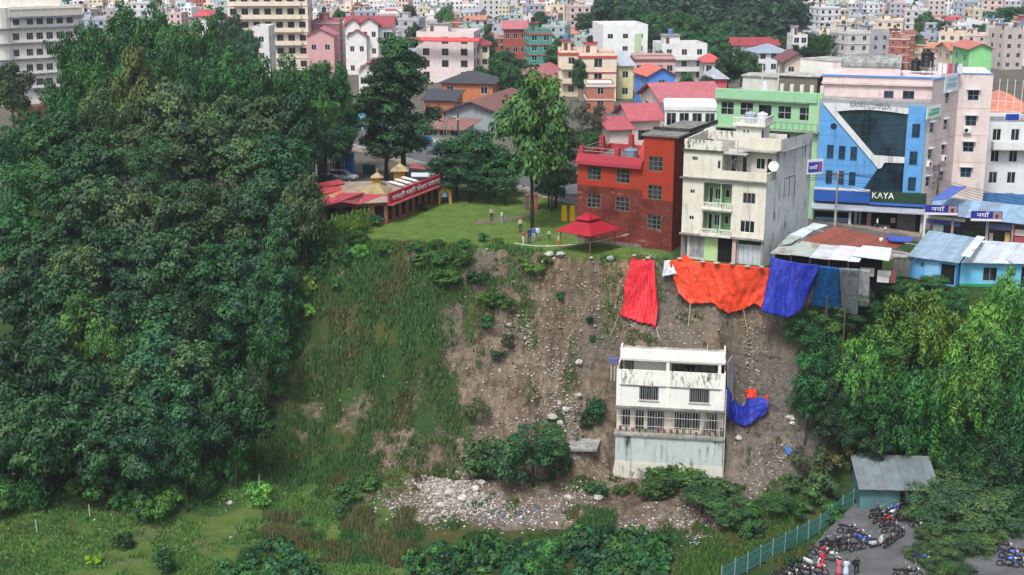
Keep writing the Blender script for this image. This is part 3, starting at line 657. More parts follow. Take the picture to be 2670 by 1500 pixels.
    for i, (px, py, H, R) in enumerate(((1175, 525, 5, 3.2), (1225, 528, 5.5, 3.4), (1275, 532, 5, 3.2), (1315, 535, 4, 2.4), (1430, 545, 4.5, 2.6), (1470, 520, 5, 2.6), (1155, 500, 4.5, 2.6))):
        p = gp(px, py, 0); tree('fine', p.x, p.y, H, R, BL if i % 2 else DK, 'shrub', 'dark shrub along the back of the lawn', 'shrub', 'shrubs at the back of the lawn', tz(p.x, p.y), 'foliage')
    # right hand thicket
    gR = 'drooping bamboo on the right slope'
    dr = [(2400, 745, 126.5, 4.6, YG), (2330, 790, 125, 3.8, LT), (2470, 800, 124.5, 4.0, (.085, .2, .03)), (2560, 790, 124, 4.2, LT), (2640, 770, 123.5, 4.6, LT), (2660, 700, 125.5, 3.4, LT), (2250, 870, 124, 3.2, LT), (2300, 950, 123, 3.6, MD), (2410, 930, 122.8, 4.2, MD), (2500, 920, 122.4, 4.4, LT), (2590, 950, 122, 4.2, MD), (2660, 940, 121.6, 4.2, MD),
          (2330, 1050, 122.6, 3.4, MD), (2430, 1060, 122.8, 3.6, (.03, .10, .03)), (2530, 1070, 121.5, 3.8, MD), (2620, 1080, 120.5, 4, MD), (2200, 1000, 122.8, 2.6, MD), (2660, 1150, 118, 3.6, DK), (2560, 1160, 119, 3.2, MD), (2480, 1150, 121.5, 2.6, MD)]
    for i, (px, t, Y, R, c) in enumerate(dr):
        treep('bamboo' if i % 3 == 1 else 'droop', px, t, Y, R, c, 'drooping_bamboo', ('bright ' if c in (YG, LT) else 'dark ') + 'green drooping bamboo on the right slope', 'bamboo', gR, 'foliage', 8.5 if t < 1000 else 6)
    fn = [(2105, 790, 125, 2.6, MD), (2160, 770, 125.2, 2.4, (.05, .13, .035)), (2150, 830, 124.3, 2.8, MD), (2230, 740, 126, 2.6, (.035, .11, .04)), (2210, 800, 125.3, 2.6, DK), (2120, 880, 124, 2.8, MD), (2200, 900, 124, 2.8, DK), (2320, 700, 127.6, 1.4, MD), (2440, 730, 128, 2.0, MD), (2340, 760, 126.5, 2.2, MD), (2280, 880, 124.6, 2.4, MD), (2180, 960, 123.2, 2.6, DK), (2270, 690, 127.4, 2.4, MD), (2310, 720, 127.2, 2.6, (.04, .12, .035)), (2360, 720, 127.4, 2.2, MD), (2290, 770, 126, 2.8, MD), (2390, 735, 127.4, 2.4, MD), (2480, 735, 126.6, 2.6, MD), (2250, 960, 123.4, 2.8, DK), (2160, 1040, 122.6, 2.6, DK), (2220, 1080, 122, 2.4, DK), (2280, 1120, 121.8, 2.4, DK), (2110, 960, 123, 2.2, MD)]
    for px, t, Y, R, c in fn:
        treep('fine', px, t, Y, R, c, 'small_tree', 'fine leaved green tree below the tarpaulins on the right', 'tree', 'small trees below the shacks')
    lo = [(2500, 1230, 116, 4.2, GG), (2560, 1250, 114.5, 4.4, GG), (2640, 1320, 112, 3.2, GG), (2500, 1400, 109, 2.8, GG), (2540, 1440, 107, 2.4, GG), (2420, 1300, 113, 2.6, GG), (2450, 1250, 114, 3.6, GG), (2530, 1280, 112.5, 3.8, GG), (2480, 1330, 111, 3.2, GG), (2600, 1290, 114, 3.8, DK), (2660, 1260, 115, 3.6, DK), (2560, 1370, 110, 3.0, GG), (2440, 1400, 108.5, 2.2, (.07, .12, .04)), (2470, 1450, 107, 2.0, (.06, .11, .04)), (2610, 1230, 117, 3, DK)]
    for px, t, Y, R, c in lo:
        treep('fine', px, t, Y, R, c, 'feathery_tree', 'feathery grey green tree over the parking yard', 'tree', 'trees over the parking yard')
    # shrubs: (px, py base, height, radius, colour, kind)
    sh = [(1720, 1300, 2.4, 2.6, (.045, .12, .03), 'bush', 'round green bush on the litter slope below the house'), (1830, 1340, 2.8, 3.0, (.035, .09, .035), 'fine', 'tall dark bush below the house corner'), (1900, 1380, 3.4, 2.8, (.04, .105, .04), 'fine', 'tall leafy bush at the end of the litter slope'), (1770, 1250, 2.2, 2.2, (.055, .14, .03), 'bush', 'bright bush against the house base'), (1560, 1290, 1.4, 1.4, MD, 'bush', 'small bush on the brown earth left of the house'), (2030, 1350, 2.6, 2.2, (.045, .11, .035), 'fine', 'leafy bush beside the upper fence'), (1270, 1250, 4.4, 3.4, (.035, .095, .04), 'bush', 'big dark bush left of the collapsed house'), (1390, 1270, 7.0, 3.6, (.03, .11, .05), 'fine', 'tall rounded green shrub left of the collapsed house'), (1330, 1260, 4.4, 2.8, DK, 'bush', 'dark shrub in front of the white rubble'), (1450, 1240, 4.2, 2.2, (.03, .085, .03), 'bush', 'dark green shrub beside the concrete slab'),
          (1240, 1100, 2.4, 2.0, (.075, .095, .06), 'scrub', 'grey green scrub on the bare landslide slope'), (1290, 800, 1.7, 1.9, (.06, .14, .03), 'bush', 'bright green bush on the upper landslide slope'), (1330, 812, 1.3, 1.5, (.055, .12, .03), 'bush', 'small bush right of the bright bush on the landslide'), (1390, 715, 1.5, 1.6, (.07, .15, .035), 'bush', 'green bush just below the terrace rim'), (1370, 700, 1.2, 1.4, (.06, .13, .03), 'bush', 'low bush clinging to the rim below the people'), (1420, 690, 1.0, 1.3, (.07, .14, .03), 'bush', 'pale green bush at the rim below the red canopy'),
          (1240, 740, 1.6, 1.4, DK, 'bush', 'dark bush on the rim left of the landslide'), (1160, 745, 1.8, 2.2, (.045, .12, .03), 'bush', 'green bush on the upper grassy slope'), (1120, 700, 1.8, 2.4, (.04, .11, .03), 'bush', 'green bush under the terrace rim'), (1200, 690, 1.6, 2.0, (.04, .105, .03), 'bush', 'green bush under the lawn edge'), (1270, 860, 1.6, 1.2, MD, 'bush', 'dark tuft bush in the middle of the slope'), (1330, 900, 1.0, 1.6, OL, 'bush', 'olive bush on the landslide slope'), (1300, 940, 1.0, 1.2, OL, 'bush', 'low olive bush on the lower landslide'), (1460, 790, .9, .8, MD, 'bush', 'small green tuft beside the red tarpaulin'), (1540, 860, .9, .6, DK, 'bush', 'small dark tuft on the cliff left of the house'), (1545, 905, .8, .5, MD, 'bush', 'tiny green tuft above the house roof line'),
          (1555, 1100, 2.6, 1.7, DK, 'bush', 'dark bush against the left wall of the house'), (1530, 1120, 2.0, 1.2, (.03, .08, .03), 'bush', 'dark bush behind the broken slab'), (1850, 1150, 3.4, 1.1, OL, 'scrub', 'pale sapling growing on the house ledge'), (1865, 1240, 3.4, 1.3, (.04, .085, .05), 'scrub', 'thin sapling in front of the house base'),
          (1740, 1260, 1.9, 2.2, (.05, .13, .03), 'bush', 'green bush in front of the house base'), (1800, 1275, 2.1, 2.6, (.045, .115, .03), 'bush', 'wide green bush right of the house base'), (1870, 1310, 2.4, 2.8, (.04, .1, .035), 'bush', 'broad bush below the house corner'), (1935, 1360, 2.4, 2.4, MD, 'bush', 'dark bush beside the teal fence'), (1700, 1245, 1.4, 1.4, MD, 'bush', 'low bush under the house wall'), (1960, 1400, 2.0, 2.0, (.04, .1, .035), 'bush', 'bush at the end of the rubble by the fence'), (1620, 1290, 1.1, 1.0, (.06, .14, .03), 'bush', 'small bright bush on the reddish earth'), (1660, 1240, 1.2, 1.2, MD, 'bush', 'small bush at the left corner of the house'),
          (2110, 1250, 3.8, 3.0, (.075, .1, .055), 'scrub', 'grey brown shrub on the right of the landslide'), (2180, 1240, 3.6, 2.4, (.10, .095, .045), 'scrub', 'yellowing shrub beside the shed'), (2140, 1310, 3.0, 2.4, (.05, .11, .04), 'bush', 'green shrub left of the shed'), (2080, 1290, 2.2, 1.8, (.04, .085, .035), 'bush', 'dark shrub at the foot of the landslide'), (2170, 1360, 1.8, 1.8, MD, 'bush', 'green shrub at the fence corner by the shed'), (2090, 1350, 1.6, 1.6, (.05, .13, .03), 'bush', 'bright green shrub behind the fence'),
          (2140, 1440, 1.2, 1.3, MD, 'bush', 'low shrub inside the fence by the motorbikes'), (2075, 1480, 1.2, 1.3, (.035, .09, .03), 'bush', 'low shrub inside the lower end of the fence'), (2215, 1385, 1.0, 1.2, (.03, .08, .025), 'bush', 'low shrub between fence and motorbikes'),
          (325, 1430, 1.6, 1.2, (.025, .085, .03), 'bush', 'lone dark bush in the field'), (430, 1490, 2.4, 1.6, (.03, .10, .035), 'bush', 'lone rounded bush near the bottom of the field'), (245, 1470, .8, .9, (.14, .26, .02), 'broadweed', 'bright lime green weed in the field'), (910, 1310, 1.8, 1.9, (.028, .09, .032), 'bush', 'green bush left of the rubble fan'), (960, 1270, 1.4, 1.7, (.035, .11, .03), 'bush', 'bright green bush on the grass above the rubble'), (890, 1350, 1.2, 1.3, DK, 'bush', 'dark low bush beside the rubble fan')]
    for px, py, H, R, c, k, lab in sh:
        p = hit(px, py); tree(k, p.x, p.y, H, R, c, 'shrub', lab, 'shrub', None, p.z, 'foliage')
    # ivy covered bank and leafy mass along the bottom edge
    for i in range(170):
        px = 1060 + 660 * rnd.random(); py = 1385 + 150 * rnd.random()
        if py < 1385 + abs(px - 1500) * .12 + 45 * float(vn(px / 70, 3.3, 91)): continue
        p = hit(px, py, 95); tree(['broadweed', 'broadweed', 'bush'][i % 3], p.x, p.y, rnd.uniform(.9, 2.3), rnd.uniform(1.0, 1.9), [(.024, .10, .04), (.035, .135, .045), (.02, .08, .036), (.05, .14, .035)][i % 4], 'leafy_weed', 'broad leaved green weed in the bottom thicket', 'plant', 'weeds of the bottom thicket', p.z, 'foliage')
    for i, (px, py) in enumerate([(600, 1500), (660, 1480), (720, 1505), (770, 1470), (740, 1440), (690, 1440), (800, 1520), (640, 1530), (1690, 1490), (1720, 1470), (1650, 1500), (1600, 1440), (1560, 1420), (1520, 1400), (1610, 1490)]):
        p = hit(px, py, 95); tree('broadweed', p.x, p.y, rnd.uniform(1.2, 1.7), rnd.uniform(1.2, 1.7), (.026, .11, .045), 'leafy_weed', 'broad leaved green weed on the bottom bank', 'plant', 'weeds on the bottom bank', p.z, 'foliage')
    # tall reed patch by the temple
    for i in range(26):
        p = hit(870 + 90 * rnd.random(), 590 + 30 * rnd.random(), 125, 165); tree('scrub', p.x, p.y, rnd.uniform(1.8, 2.6), rnd.uniform(.7, 1.0), (.10, .19, .035), 'maize_plant', 'pale green maize plant in the plot before the temple', 'plant', 'maize plot by the temple', p.z, 'foliage')
    for i, (px, py, R) in enumerate([(795, 575, 2.2), (850, 580, 2.0), (900, 575, 1.8), (945, 560, 1.6), (770, 560, 2.4), (830, 600, 1.3), (930, 640, 1.6), (985, 590, 1.2), (1020, 560, 1.1), (1060, 555, 1.2), (1100, 550, 1.0), (960, 545, 1.0), (1140, 652, 1.0), (1260, 632, .9), (1300, 638, .8), (1210, 648, 1.0), (1080, 662, 1.2), (1010, 665, 1.2), (810, 560, 1.6), (760, 600, 1.8)]):
        p = hit(px, py, 120, 170); tree('bush', p.x, p.y, R * 1.1, R, [(.045, .13, .03), MD, (.06, .16, .035)][i % 3], 'shrub', 'green shrub along the lawn edge by the temple', 'shrub', 'shrubs along the lawn edge', p.z, 'foliage')
mk_wood()

def blades(name, label, px_pts, n, h, col, seed, wmin=.05, wmax=.12, lean=.35, per=6, mask=None, alpha=1.0):
    rs = np.random.RandomState(seed); X, Y = px_pts
    Z = terr(X, Y); m = len(X); N = m * per
    bx = np.repeat(X, per) + rs.normal(0, .16, N); by = np.repeat(Y, per) + rs.normal(0, .16, N); bz = np.repeat(Z, per) - .05
    hh = np.repeat(h * rs.uniform(.5, 1.3, m), per) * rs.uniform(.6, 1.2, N); a = rs.uniform(0, 6.28, N); wd = rs.uniform(wmin, wmax, N)
    dx, dy = np.cos(a), np.sin(a); ln = lean * hh * rs.uniform(.3, 1.3, N); la = rs.uniform(0, 6.28, N)
    b0 = np.stack([bx - dx * wd, by - dy * wd, bz], 1); b1 = np.stack([bx + dx * wd, by + dy * wd, bz], 1); tp = np.stack([bx + np.cos(la) * ln, by + np.sin(la) * ln, bz + hh], 1)
    V = np.stack([b0, b1, tp], 1).reshape(-1, 3); me = arr_mesh(name, V, np.arange(len(V)).reshape(-1, 3)); me.materials.append(M['weed'])
    o = link(bpy.data.objects.new(name, me)); o.color = (*col, alpha); tag(o, label, 'grass', kind='stuff')
def scatter(x0, x1, y0, y1, n, seed, keep):
    rs = np.random.RandomState(seed); X = rs.uniform(x0, x1, n); Y = rs.uniform(y0, y1, n); k = keep(X, Y, rs); return X[k], Y[k]
def mk_grass():
    ry = rim_y
    foot = lambda X: np.interp(X, PX, PY_[4])
    def slope_left(X, Y, rs):
        slide = sstep(-9.5, -1.5, X + (fbm(X / 6 + 3, Y / 6, 51, 4) - .5) * 11 + (ry(X) - Y) * .3)
        return (Y < ry(X) + .5) & (Y > foot(X) - 3) & (rs.uniform(size=len(X)) > slide * 1.1) & (fbm(X / 1.5, Y / 1.5, 77, 3) > .44)
    blades('slope_weeds', 'tall mixed weeds and dry grass covering the left slope', scatter(-34, 4, 118, 144, 46000, 1, slope_left), 0, .62, (.056, .128, .038), 2, .03, .09, alpha=.85)
    def slide_tufts(X, Y, rs): return (Y < ry(X)) & (Y > foot(X) - 3) & (fbm(X / 1.7, Y / 1.7, 78, 3) > .63)
    blades('landslide_tufts', 'sparse grass tufts on the bare landslide', scatter(-4, 28, 117, 136, 7000, 3, slide_tufts), 0, .45, (.06, .10, .03), 4)
    blades('lawn_grass', 'short green lawn grass on the terrace', scatter(-20, 16, 131, 172, 30000, 5, lambda X, Y, rs: (Y > ry(X) - .6) & ((X < 6) | (Y < 137))), 0, .13, (.13, .26, .045), 6, .015, .035, alpha=.45)
    blades('field_grass', 'low grass over the valley field', scatter(-52, -10, 102, 132, 22000, 7, lambda X, Y, rs: (Y < foot(X) + 1) & (fbm(X / 3, Y / 3, 79, 3) > .4)), 0, .26, (.075, .19, .045), 8, alpha=.35)
    blades('dry_reeds', 'brown dry tall grass at the bottom of the field', scatter(-23, -9, 103, 117, 9000, 9, lambda X, Y, rs: (fbm(X / 2.4, Y / 2.4, 80, 3) > .5) & (X + (Y - 110) * .5 > -21)), 0, .8, (.11, .125, .05), 10, .03, .07, .2)
    blades('fence_grass', 'bright grass strip along the teal fence', scatter(10, 32, 103, 121, 16000, 11, lambda X, Y, rs: (np.abs((X - 17.4) * .76 - (Y - 105.5) * .65 + 2.2) < 2.2)), 0, .4, (.06, .135, .03), 12, alpha=.4)
    blades('rim_weeds', 'ragged tall weeds hanging over the rim of the terrace', scatter(-24, 16, 128, 147, 26000, 15, lambda X, Y, rs: (np.abs(Y - ry(X) + .5) < 1.5) & (fbm(X / 1.6, Y / 1.6, 83, 3) > .42 + .12 * (X > 2))), 0, .55, (.06, .15, .04), 16, .03, .08, alpha=.4)
    blades('bank_weeds', 'mixed weeds between the rubble heaps', scatter(-24, 26, 108, 125, 26000, 13, lambda X, Y, rs: (Y < foot(X) + 1) & (fbm(X / 1.8, Y / 1.8, 81, 3) > .52 + .16 * ((X > -15) & (X < 24) & (Y > 114.5)))), 0, .5, (.045, .12, .034), 14, .03, .09)
mk_grass()
# ------------------------------------------------------------------ the large buildings round the landslide
CAMP = Vector((0, 0, CZ))
def uz(fr, px, py, o=0.0):                   # photo point -> (u, z) on a facade plane
    d = Vector(ray(px, py)); a = fr.a + fr.n * o; t = fr.n.dot(a - CAMP) / fr.n.dot(d); p = CAMP + d * t
    return (p - fr.a).dot(fr.u), p.z - fr.a.z
def shell(fr, u0, u1, dep, z0, z1, ops=(), rops=(), lops=(), roof=True, rev=.2):
    mb = MB(); mb.wall(fr, u0, u1, z0, z1, ops, rev)
    rf = F(fr.p(u1, 0, 0), fr.p(u1, -dep, 0), fr.a.z); mb.wall(rf, 0, dep, z0, z1, rops, rev)
    lf = F(fr.p(u0, -dep, 0), fr.p(u0, 0, 0), fr.a.z); mb.wall(lf, 0, dep, z0, z1, lops, rev)
    mb.poly([fr.p(u1, -dep, z0), fr.p(u0, -dep, z0), fr.p(u0, -dep, z1), fr.p(u1, -dep, z1)])
    if roof: mb.poly([fr.p(u0, 0, z1), fr.p(u1, 0, z1), fr.p(u1, -dep, z1), fr.p(u0, -dep, z1)])
    return mb, rf, lf
def slab(fr, u0, u1, o0, o1, z0, z1): return MB().box(fr, u0, u1, o0, o1, z0, z1)
def parapet(fr, u0, u1, dep, z0, z1, t=.15):
    mb = MB(); mb.box(fr, u0, u1, -t, 0, z0, z1); mb.box(fr, u0, u1, -dep, -dep + t, z0, z1); mb.box(fr, u0, u0 + t, -dep + t, -t, z0, z1); mb.box(fr, u1 - t, u1, -dep + t, -t, z0, z1); return mb
def tank(name, label, loc, r=.6, h=1.3, col=(.012, .012, .014), group='rooftop water tanks'):
    t = thing(name, label, 'tank', loc, 0, group); L = Vector(loc)
    pf = [(r * .97, 0), (r, .05)]
    for i in range(5): z = .1 + i * (h * .7 / 5); pf += [(r, z), (r * .95, z + h * .05), (r, z + h * .1)]
    part('shell', MB().lathe(pf + [(r, h * .82), (r * .7, h * .93), (r * .32, h * .97)], L), 'satin', t, col, smooth=False)
    part('lid', MB().lathe([(r * .3, h * .97), (r * .3, h * 1.04), (r * .05, h * 1.06)], L), 'satin', t, col); return t
def balustrade(fr, u0, u1, o, z0, z1, parent, col, step=.22):
    mb = MB(); mb.box(fr, u0, u1, o - .1, o, z0, z0 + .1); mb.box(fr, u0, u1, o - .11, o + .01, z1 - .1, z1)
    n = max(2, int((u1 - u0) / step))
    for i in range(n): c = u0 + (u1 - u0) * (i + .5) / n; mb.box(fr, c - .05, c + .05, o - .085, o - .015, z0 + .1, z1 - .1)
    return part('balustrade', mb, 'paint', parent, col)
WHITE = (.62, .61, .57, .55); CREAM = (.66, .62, .52, .4)

def red_building():
    fr = F((6.9, 140.7), (16.4, 135.7), 0.0); W = fr.w; dep = 8.5
    r = thing('brick_building', 'red brick building with orange painted top floor at the cliff edge', 'building', fr.a)
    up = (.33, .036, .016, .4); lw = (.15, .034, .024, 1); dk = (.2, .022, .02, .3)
    w_, h_ = 1.6, 1.5
    c1, c2, c3 = 1.9, 5.15, 8.75
    wl = [(c1, 7.4), (c2, 7.35), (c1, 4.45), (c2, 4.4), (c3, 8.9), (c3, 5.95), (c3, 2.85), (c2 + 1.9, 1.2)]
    op = [(u - w_ / 2, u + w_ / 2, z - h_ / 2, z + h_ / 2) for u, z in wl]
    split = 6.05; ut = W - 3.3
    lo = [o for o in op if o[2] < split]; hi = [o for o in op if o[3] > split]
    # lower brick storeys, upper painted storey, stair tower
    mb, rf, lf = shell(fr, 0, ut, dep, 0, split, [o for o in lo if o[1] < ut + .3]); part('brick_wall', mb, 'brick', r, lw)
    mb, _, _ = shell(fr, 0, ut, dep, split, 8.5, [o for o in hi if o[1] < ut]); part('painted_wall', mb, 'paint', r, up)
    tw = fr.sub(ut, .06); tw.w = W - ut
    sh = lambda o: (o[0] - ut, o[1] - ut, o[2], o[3])
    mb = MB().wall(tw, 0, W - ut, 0, 5.2, [sh(op[6]), (sh(op[5])[0], sh(op[5])[1], op[5][2], 5.2)]); part('brick_wall', mb, 'brick', r, lw)
    mb = MB().wall(tw, 0, W - ut, 5.2, 11.7, [sh(op[4]), (sh(op[5])[0], sh(op[5])[1], 5.2, op[5][3])]); part('painted_wall', mb, 'paint', r, up)
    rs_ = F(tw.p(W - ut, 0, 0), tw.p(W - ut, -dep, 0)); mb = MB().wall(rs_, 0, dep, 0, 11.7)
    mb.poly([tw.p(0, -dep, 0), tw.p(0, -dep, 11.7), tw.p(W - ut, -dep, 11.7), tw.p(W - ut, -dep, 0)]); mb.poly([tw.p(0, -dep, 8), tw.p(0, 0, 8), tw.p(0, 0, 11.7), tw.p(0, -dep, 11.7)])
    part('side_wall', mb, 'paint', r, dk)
    rf_ = MB().box(tw, -.25, W - ut + .5, -dep - 3.0, .25, 11.72, 11.9); part('roof_slab', rf_, 'concrete', r, (.25, .24, .22))
    pr = MB(); pr.box(tw, -.25, W - ut + .5, -3.2, -3.0, 11.9, 12.25); pr.box(tw, W - ut + .3, W - ut + .5, -dep - 3, -3.2, 11.9, 12.2); part('roof_kerb', pr, 'concrete', r, (.07, .07, .065))
    # pink-red cornice and rooftop of the lower part
    part('roof_slab', slab(fr, 0, ut, -dep, -.02, 8.52, 8.6), 'concrete', r, (.22, .17, .16))
    mb = MB(); mb.hexa([fr.p(-.1, .5, 8.3), fr.p(ut - .1, .5, 8.3), fr.p(ut - .1, -.2, 8.5), fr.p(-.1, -.2, 8.5)], [fr.p(-.1, .42, 8.62), fr.p(ut - .1, .42, 8.62), fr.p(ut - .1, -.2, 9.35), fr.p(-.1, -.2, 9.35)]); part('cornice', mb, 'paint', r, (.29, .03, .045, .3))
    mb = MB(); mb.box(fr, 0, ut, -dep, -dep + .15, 8.61, 9.3); mb.box(fr, 0, .15, -dep + .15, -.22, 8.61, 9.3); part('parapet', mb, 'paint', r, (.4, .05, .055, .25))
    for u, o in ((.25, -.45), (4.3, -.45), (ut - .4, -3.6), (.3, -5.5), (2.7, -7.9), (5.2, -7.9)):
        part('roof_post', MB().box(fr, u - .24, u + .24, o - .24, o + .24, 8.62, 10.1 if o > -3 else 10.5), 'paint', r, (.36, .04, .05, .2))
    for z in (9.6, 9.95):
        part('rail', MB().tube([fr.p(.25, -.45, z), fr.p(4.3, -.45, z)], .03, 5), 'matt', r, (.35, .3, .26)); part('rail', MB().tube([fr.p(.28, -.45, z), fr.p(.3, -5.5, z)], .03, 5), 'matt', r, (.35, .3, .26))
    mb = MB(); mb.hexa([fr.p(5.3, -3, 8.62), fr.p(6.1, -3, 8.62), fr.p(6.1, -6, 8.62), fr.p(5.3, -6, 8.62)], [fr.p(5.3, -3, 8.7), fr.p(6.1, -3, 8.7), fr.p(6.1, -6, 11.2), fr.p(5.3, -6, 11.2)]); part('stair', mb, 'paint', r, (.36, .045, .05, .2))
    for i, (u, z) in enumerate(wl):
        f2 = tw.sub(-ut, 0) if u == c3 else fr
        window(f2, u - w_ / 2, u + w_ / 2, z - h_ / 2, z + h_ / 2, r, (.15, .125, .095), 3, 3, .08, .07)
    tank('water_tank', 'blue grey water tank on the red brick building roof', fr.p(5.0, -2.4, 8.61), .75, 1.35, (.14, .2, .26))
    # weathered blank base band and rubble stub
    part('plinth', slab(fr, -.06, ut - .02, .004, .07, 0, .35), 'concrete', r, (.24, .2, .18))
red_building()

def gazebo():
    c = Vector((7.75, 136.1, 0)); z0 = 0.0
    r = thing('canopy', 'red two tiered square canopy on posts at the cliff edge', 'canopy', c)
    q = [Vector((4.4, 135.5, 2.35)), Vector((7.9, 132.7, 2.35)), Vector((11.2, 136.6, 2.35)), Vector((7.7, 139.3, 2.35))]
    def tier(q, mid, top, h0, h1, name):
        mb = MB(); m = [c + (p - c) * mid for p in q]
        for i in range(4):
            a, b = q[i], q[(i + 1) % 4]; d, e = m[i].copy(), m[(i + 1) % 4].copy(); a = Vector((a.x, a.y, h0)); b = Vector((b.x, b.y, h0)); d.z = e.z = h1
            mb.poly([a, b, e, d]); mb.poly([a - Vector((0, 0, .06)), d - Vector((0, 0, .06)), e - Vector((0, 0, .06)), b - Vector((0, 0, .06))]); mb.poly([a, a - Vector((0, 0, .06)), b - Vector((0, 0, .06)), b])
        return part(name, mb, 'tin', r, (.34, .01, .026, .1))
    tier(q, .3, 0, 2.2, 3.2, 'lower_roof')
    q2 = [c + (p - c) * .42 for p in q]; tier(q2, .03, 0, 3.4, 3.95, 'upper_roof')
    mb = MB(); q3 = [c + (p - c) * .27 for p in q]; mb.hexa([(p.x, p.y, 3.1) for p in q3], [(p.x, p.y, 3.5) for p in q3]); part('collar', mb, 'matt', r, (.06, .02, .02))
    for p in q:
        b = c + (p - c) * .82; part('post', MB().tube([(b.x, b.y, tz(b.x, b.y) - .4), (b.x, b.y, 2.35)], .06, 6), 'matt', r, (.16, .06, .05))
    f = F(q[1] - (q[1] - c) * .2, q[2] - (q[2] - c) * .2); 
gazebo()

def white_building():
    L, Cn, R = Vector((16.9, 132.2)), Vector((24.5, 128.7)), Vector((30.4, 136.4))
    fr = F(L, Cn); sd = F(Cn, R); W = fr.w; D = sd.w
    r = thing('corner_building', 'stained white four storey building standing over the orange tarpaulin', 'building', (*Cn, 0))
    wc = (.66, .63, .54, .5); gc = (.5, .53, .53, 1.6); gn = (.25, .42, .24, .3)
    back = sd.p(D, 0, 0) - fr.u * W
    def ring(mb, z0, z1, ops=(), U0=0, U1=None):
        mb.wall(fr, U0, U1 or W, z0, z1, ops, .25)
    z1, z2, z3, z4 = 2.75, 5.4, 8.3, 11.1
    # front with recessed balconies
    ops = []
    wins = []
    for zb, zt in ((z1, z2), (z2, z3)):
        ops.append((2.15, 5.0, zb + .2, zt - .35)); wins.append((.75, 1.25, zb + 1.35, zb + 1.75))
    wins += [(5.95, 7.4, z1 + .55, z1 + 1.75), (6.1, 7.35, z2 + .8, z2 + 1.85)]
    mb = MB(); ring(mb, z1, z3, ops + wins); part('front_wall', mb, 'paint', r, wc)
    mb = MB(); mb.wall(sd, 0, 2.3, 0, z3 + .9); mb.wall(sd, 2.3, D, 0, z4 + 1.1, [(3.9, 6.2, 6.4, 8.2)], .02); mb.poly([sd.p(2.3, 0, z3), sd.p(2.3, -1.2, z3), sd.p(2.3, -1.2, z4 + 1.1), sd.p(2.3, 0, z4 + 1.1)]); mb.poly([(*back.xy, 0), (*L, 0), (*L, z4), (*back.xy, z4)]); mb.poly([sd.p(D, 0, 0), (*back.xy, 0), (*back.xy, z4), sd.p(D, 0, z4)]); part('side_wall', mb, 'paint', r, gc)
    part('blocked_opening', MB().box(sd, 3.92, 6.18, -.12, -.03, 6.42, 8.18), 'paint', r, (.46, .49, .5, 1))
    mb = MB()
    for u in (3.9, 5.0, 6.2): mb.box(sd, u - .03, u + .03, -.02, .012, 6.3, 8.3)
    mb.box(sd, 3.93, 6.17, -.02, .009, 8.24, 8.3); part('opening_frame', mb, 'matt', r, (.05, .05, .05))
    for i, (zb, zt) in enumerate(((z1, z2), (z2, z3))):
        u0, u1, a, b = ops[i]; d = 1.1; rc = MB()
        rc.poly([fr.p(u0, -d, a), fr.p(u1, -d, a), fr.p(u1, -d, b), fr.p(u0, -d, b)]); rc.poly([fr.p(u0, -.24, a), fr.p(u0, -d, a), fr.p(u0, -d, b), fr.p(u0, -.24, b)]); rc.poly([fr.p(u1, -d, a), fr.p(u1, -.24, a), fr.p(u1, -.24, b), fr.p(u1, -d, b)])
        rc.poly([fr.p(u0, -.24, a), fr.p(u1, -.24, a), fr.p(u1, -d, a), fr.p(u0, -d, a)]); rc.poly([fr.p(u0, -.24, b), fr.p(u0, -d, b), fr.p(u1, -d, b), fr.p(u1, -.24, b)]); bal = part('balcony', rc, 'paint', r, gn)
        bf = fr.sub(0, -d + .12); window(bf, u0 + .25, u0 + .7, a + .05, a + 1.75, bal, (.6, .6, .56), 1, 1, .06); window(bf, u0 + .85, u0 + 1.5, a + .55, a + 1.7, bal, (.7, .7, .66), 2, 1, .06); window(bf, u1 - .95, u1 - .45, a + .8, a + 1.65, bal, (.6, .6, .56), 1, 1, .06)
        part('partition', MB().box(fr, u0 + 1.68, u0 + 1.78, -d + .02, -.1, a + .01, b - .01), 'paint', bal, (.36, .52, .36, .2))
        balustrade(fr, u0 - .05, u0 + 1.5, .1, zb + .02, zb + .62, bal, (.68, .67, .6, .4)); balustrade(fr, u0 + 1.7, u1 + .1, .28, zb + .02, zb + .68, bal, (.68, .67, .6, .4))
        part('balcony_floor', MB().box(fr, u0 - .1, u1 + .12, -.02, .3, zb - .12, zb + .015), 'paint', bal, (.6, .58, .5, 1))
    for (a, b, c, d) in wins[:2]: window(fr, a, b, c, d, r, (.5, .5, .47), 2, 1, .08)
    window(fr, *wins[2], r, (.72, .7, .64), 3, 1, .06, bars=0); window(fr, *wins[3], r, (.35, .33, .3), 3, 1, .06)
    # ledges dark with mould
    part('ledge', slab(fr, -.25, W + .12, .004, .3, z3 - .05, z3 + .1), 'concrete', r, (.2, .2, .18)); part('ledge', slab(fr, -.15, W + .05, .004, .22, z1 - .16, z1 + .02), 'concrete', r, (.32, .31, .28))
    # ground floor shops, set back
    gf = fr.sub(0, -.5); mb = MB(); mb.wall(gf, .5, W - .02, -.6, z1, [(.75, 2.25, .2, 2.3), (3.65, 5.1, -.3, 2.45), (5.75, 8.2, -.2, 2.5)], .15); mb.poly([gf.p(.5, 0, -.6), gf.p(.5, -8, -.6), gf.p(.5, -8, z1), gf.p(.5, 0, z1)])
    part('shop_wall', mb, 'paint', r, (.5, .49, .43, .8)); part('soffit', MB().poly([fr.p(0, 0, z1), fr.p(0, -1, z1), fr.p(W, -1, z1), fr.p(W, 0, z1)]), 'concrete', r, (.3, .3, .28))
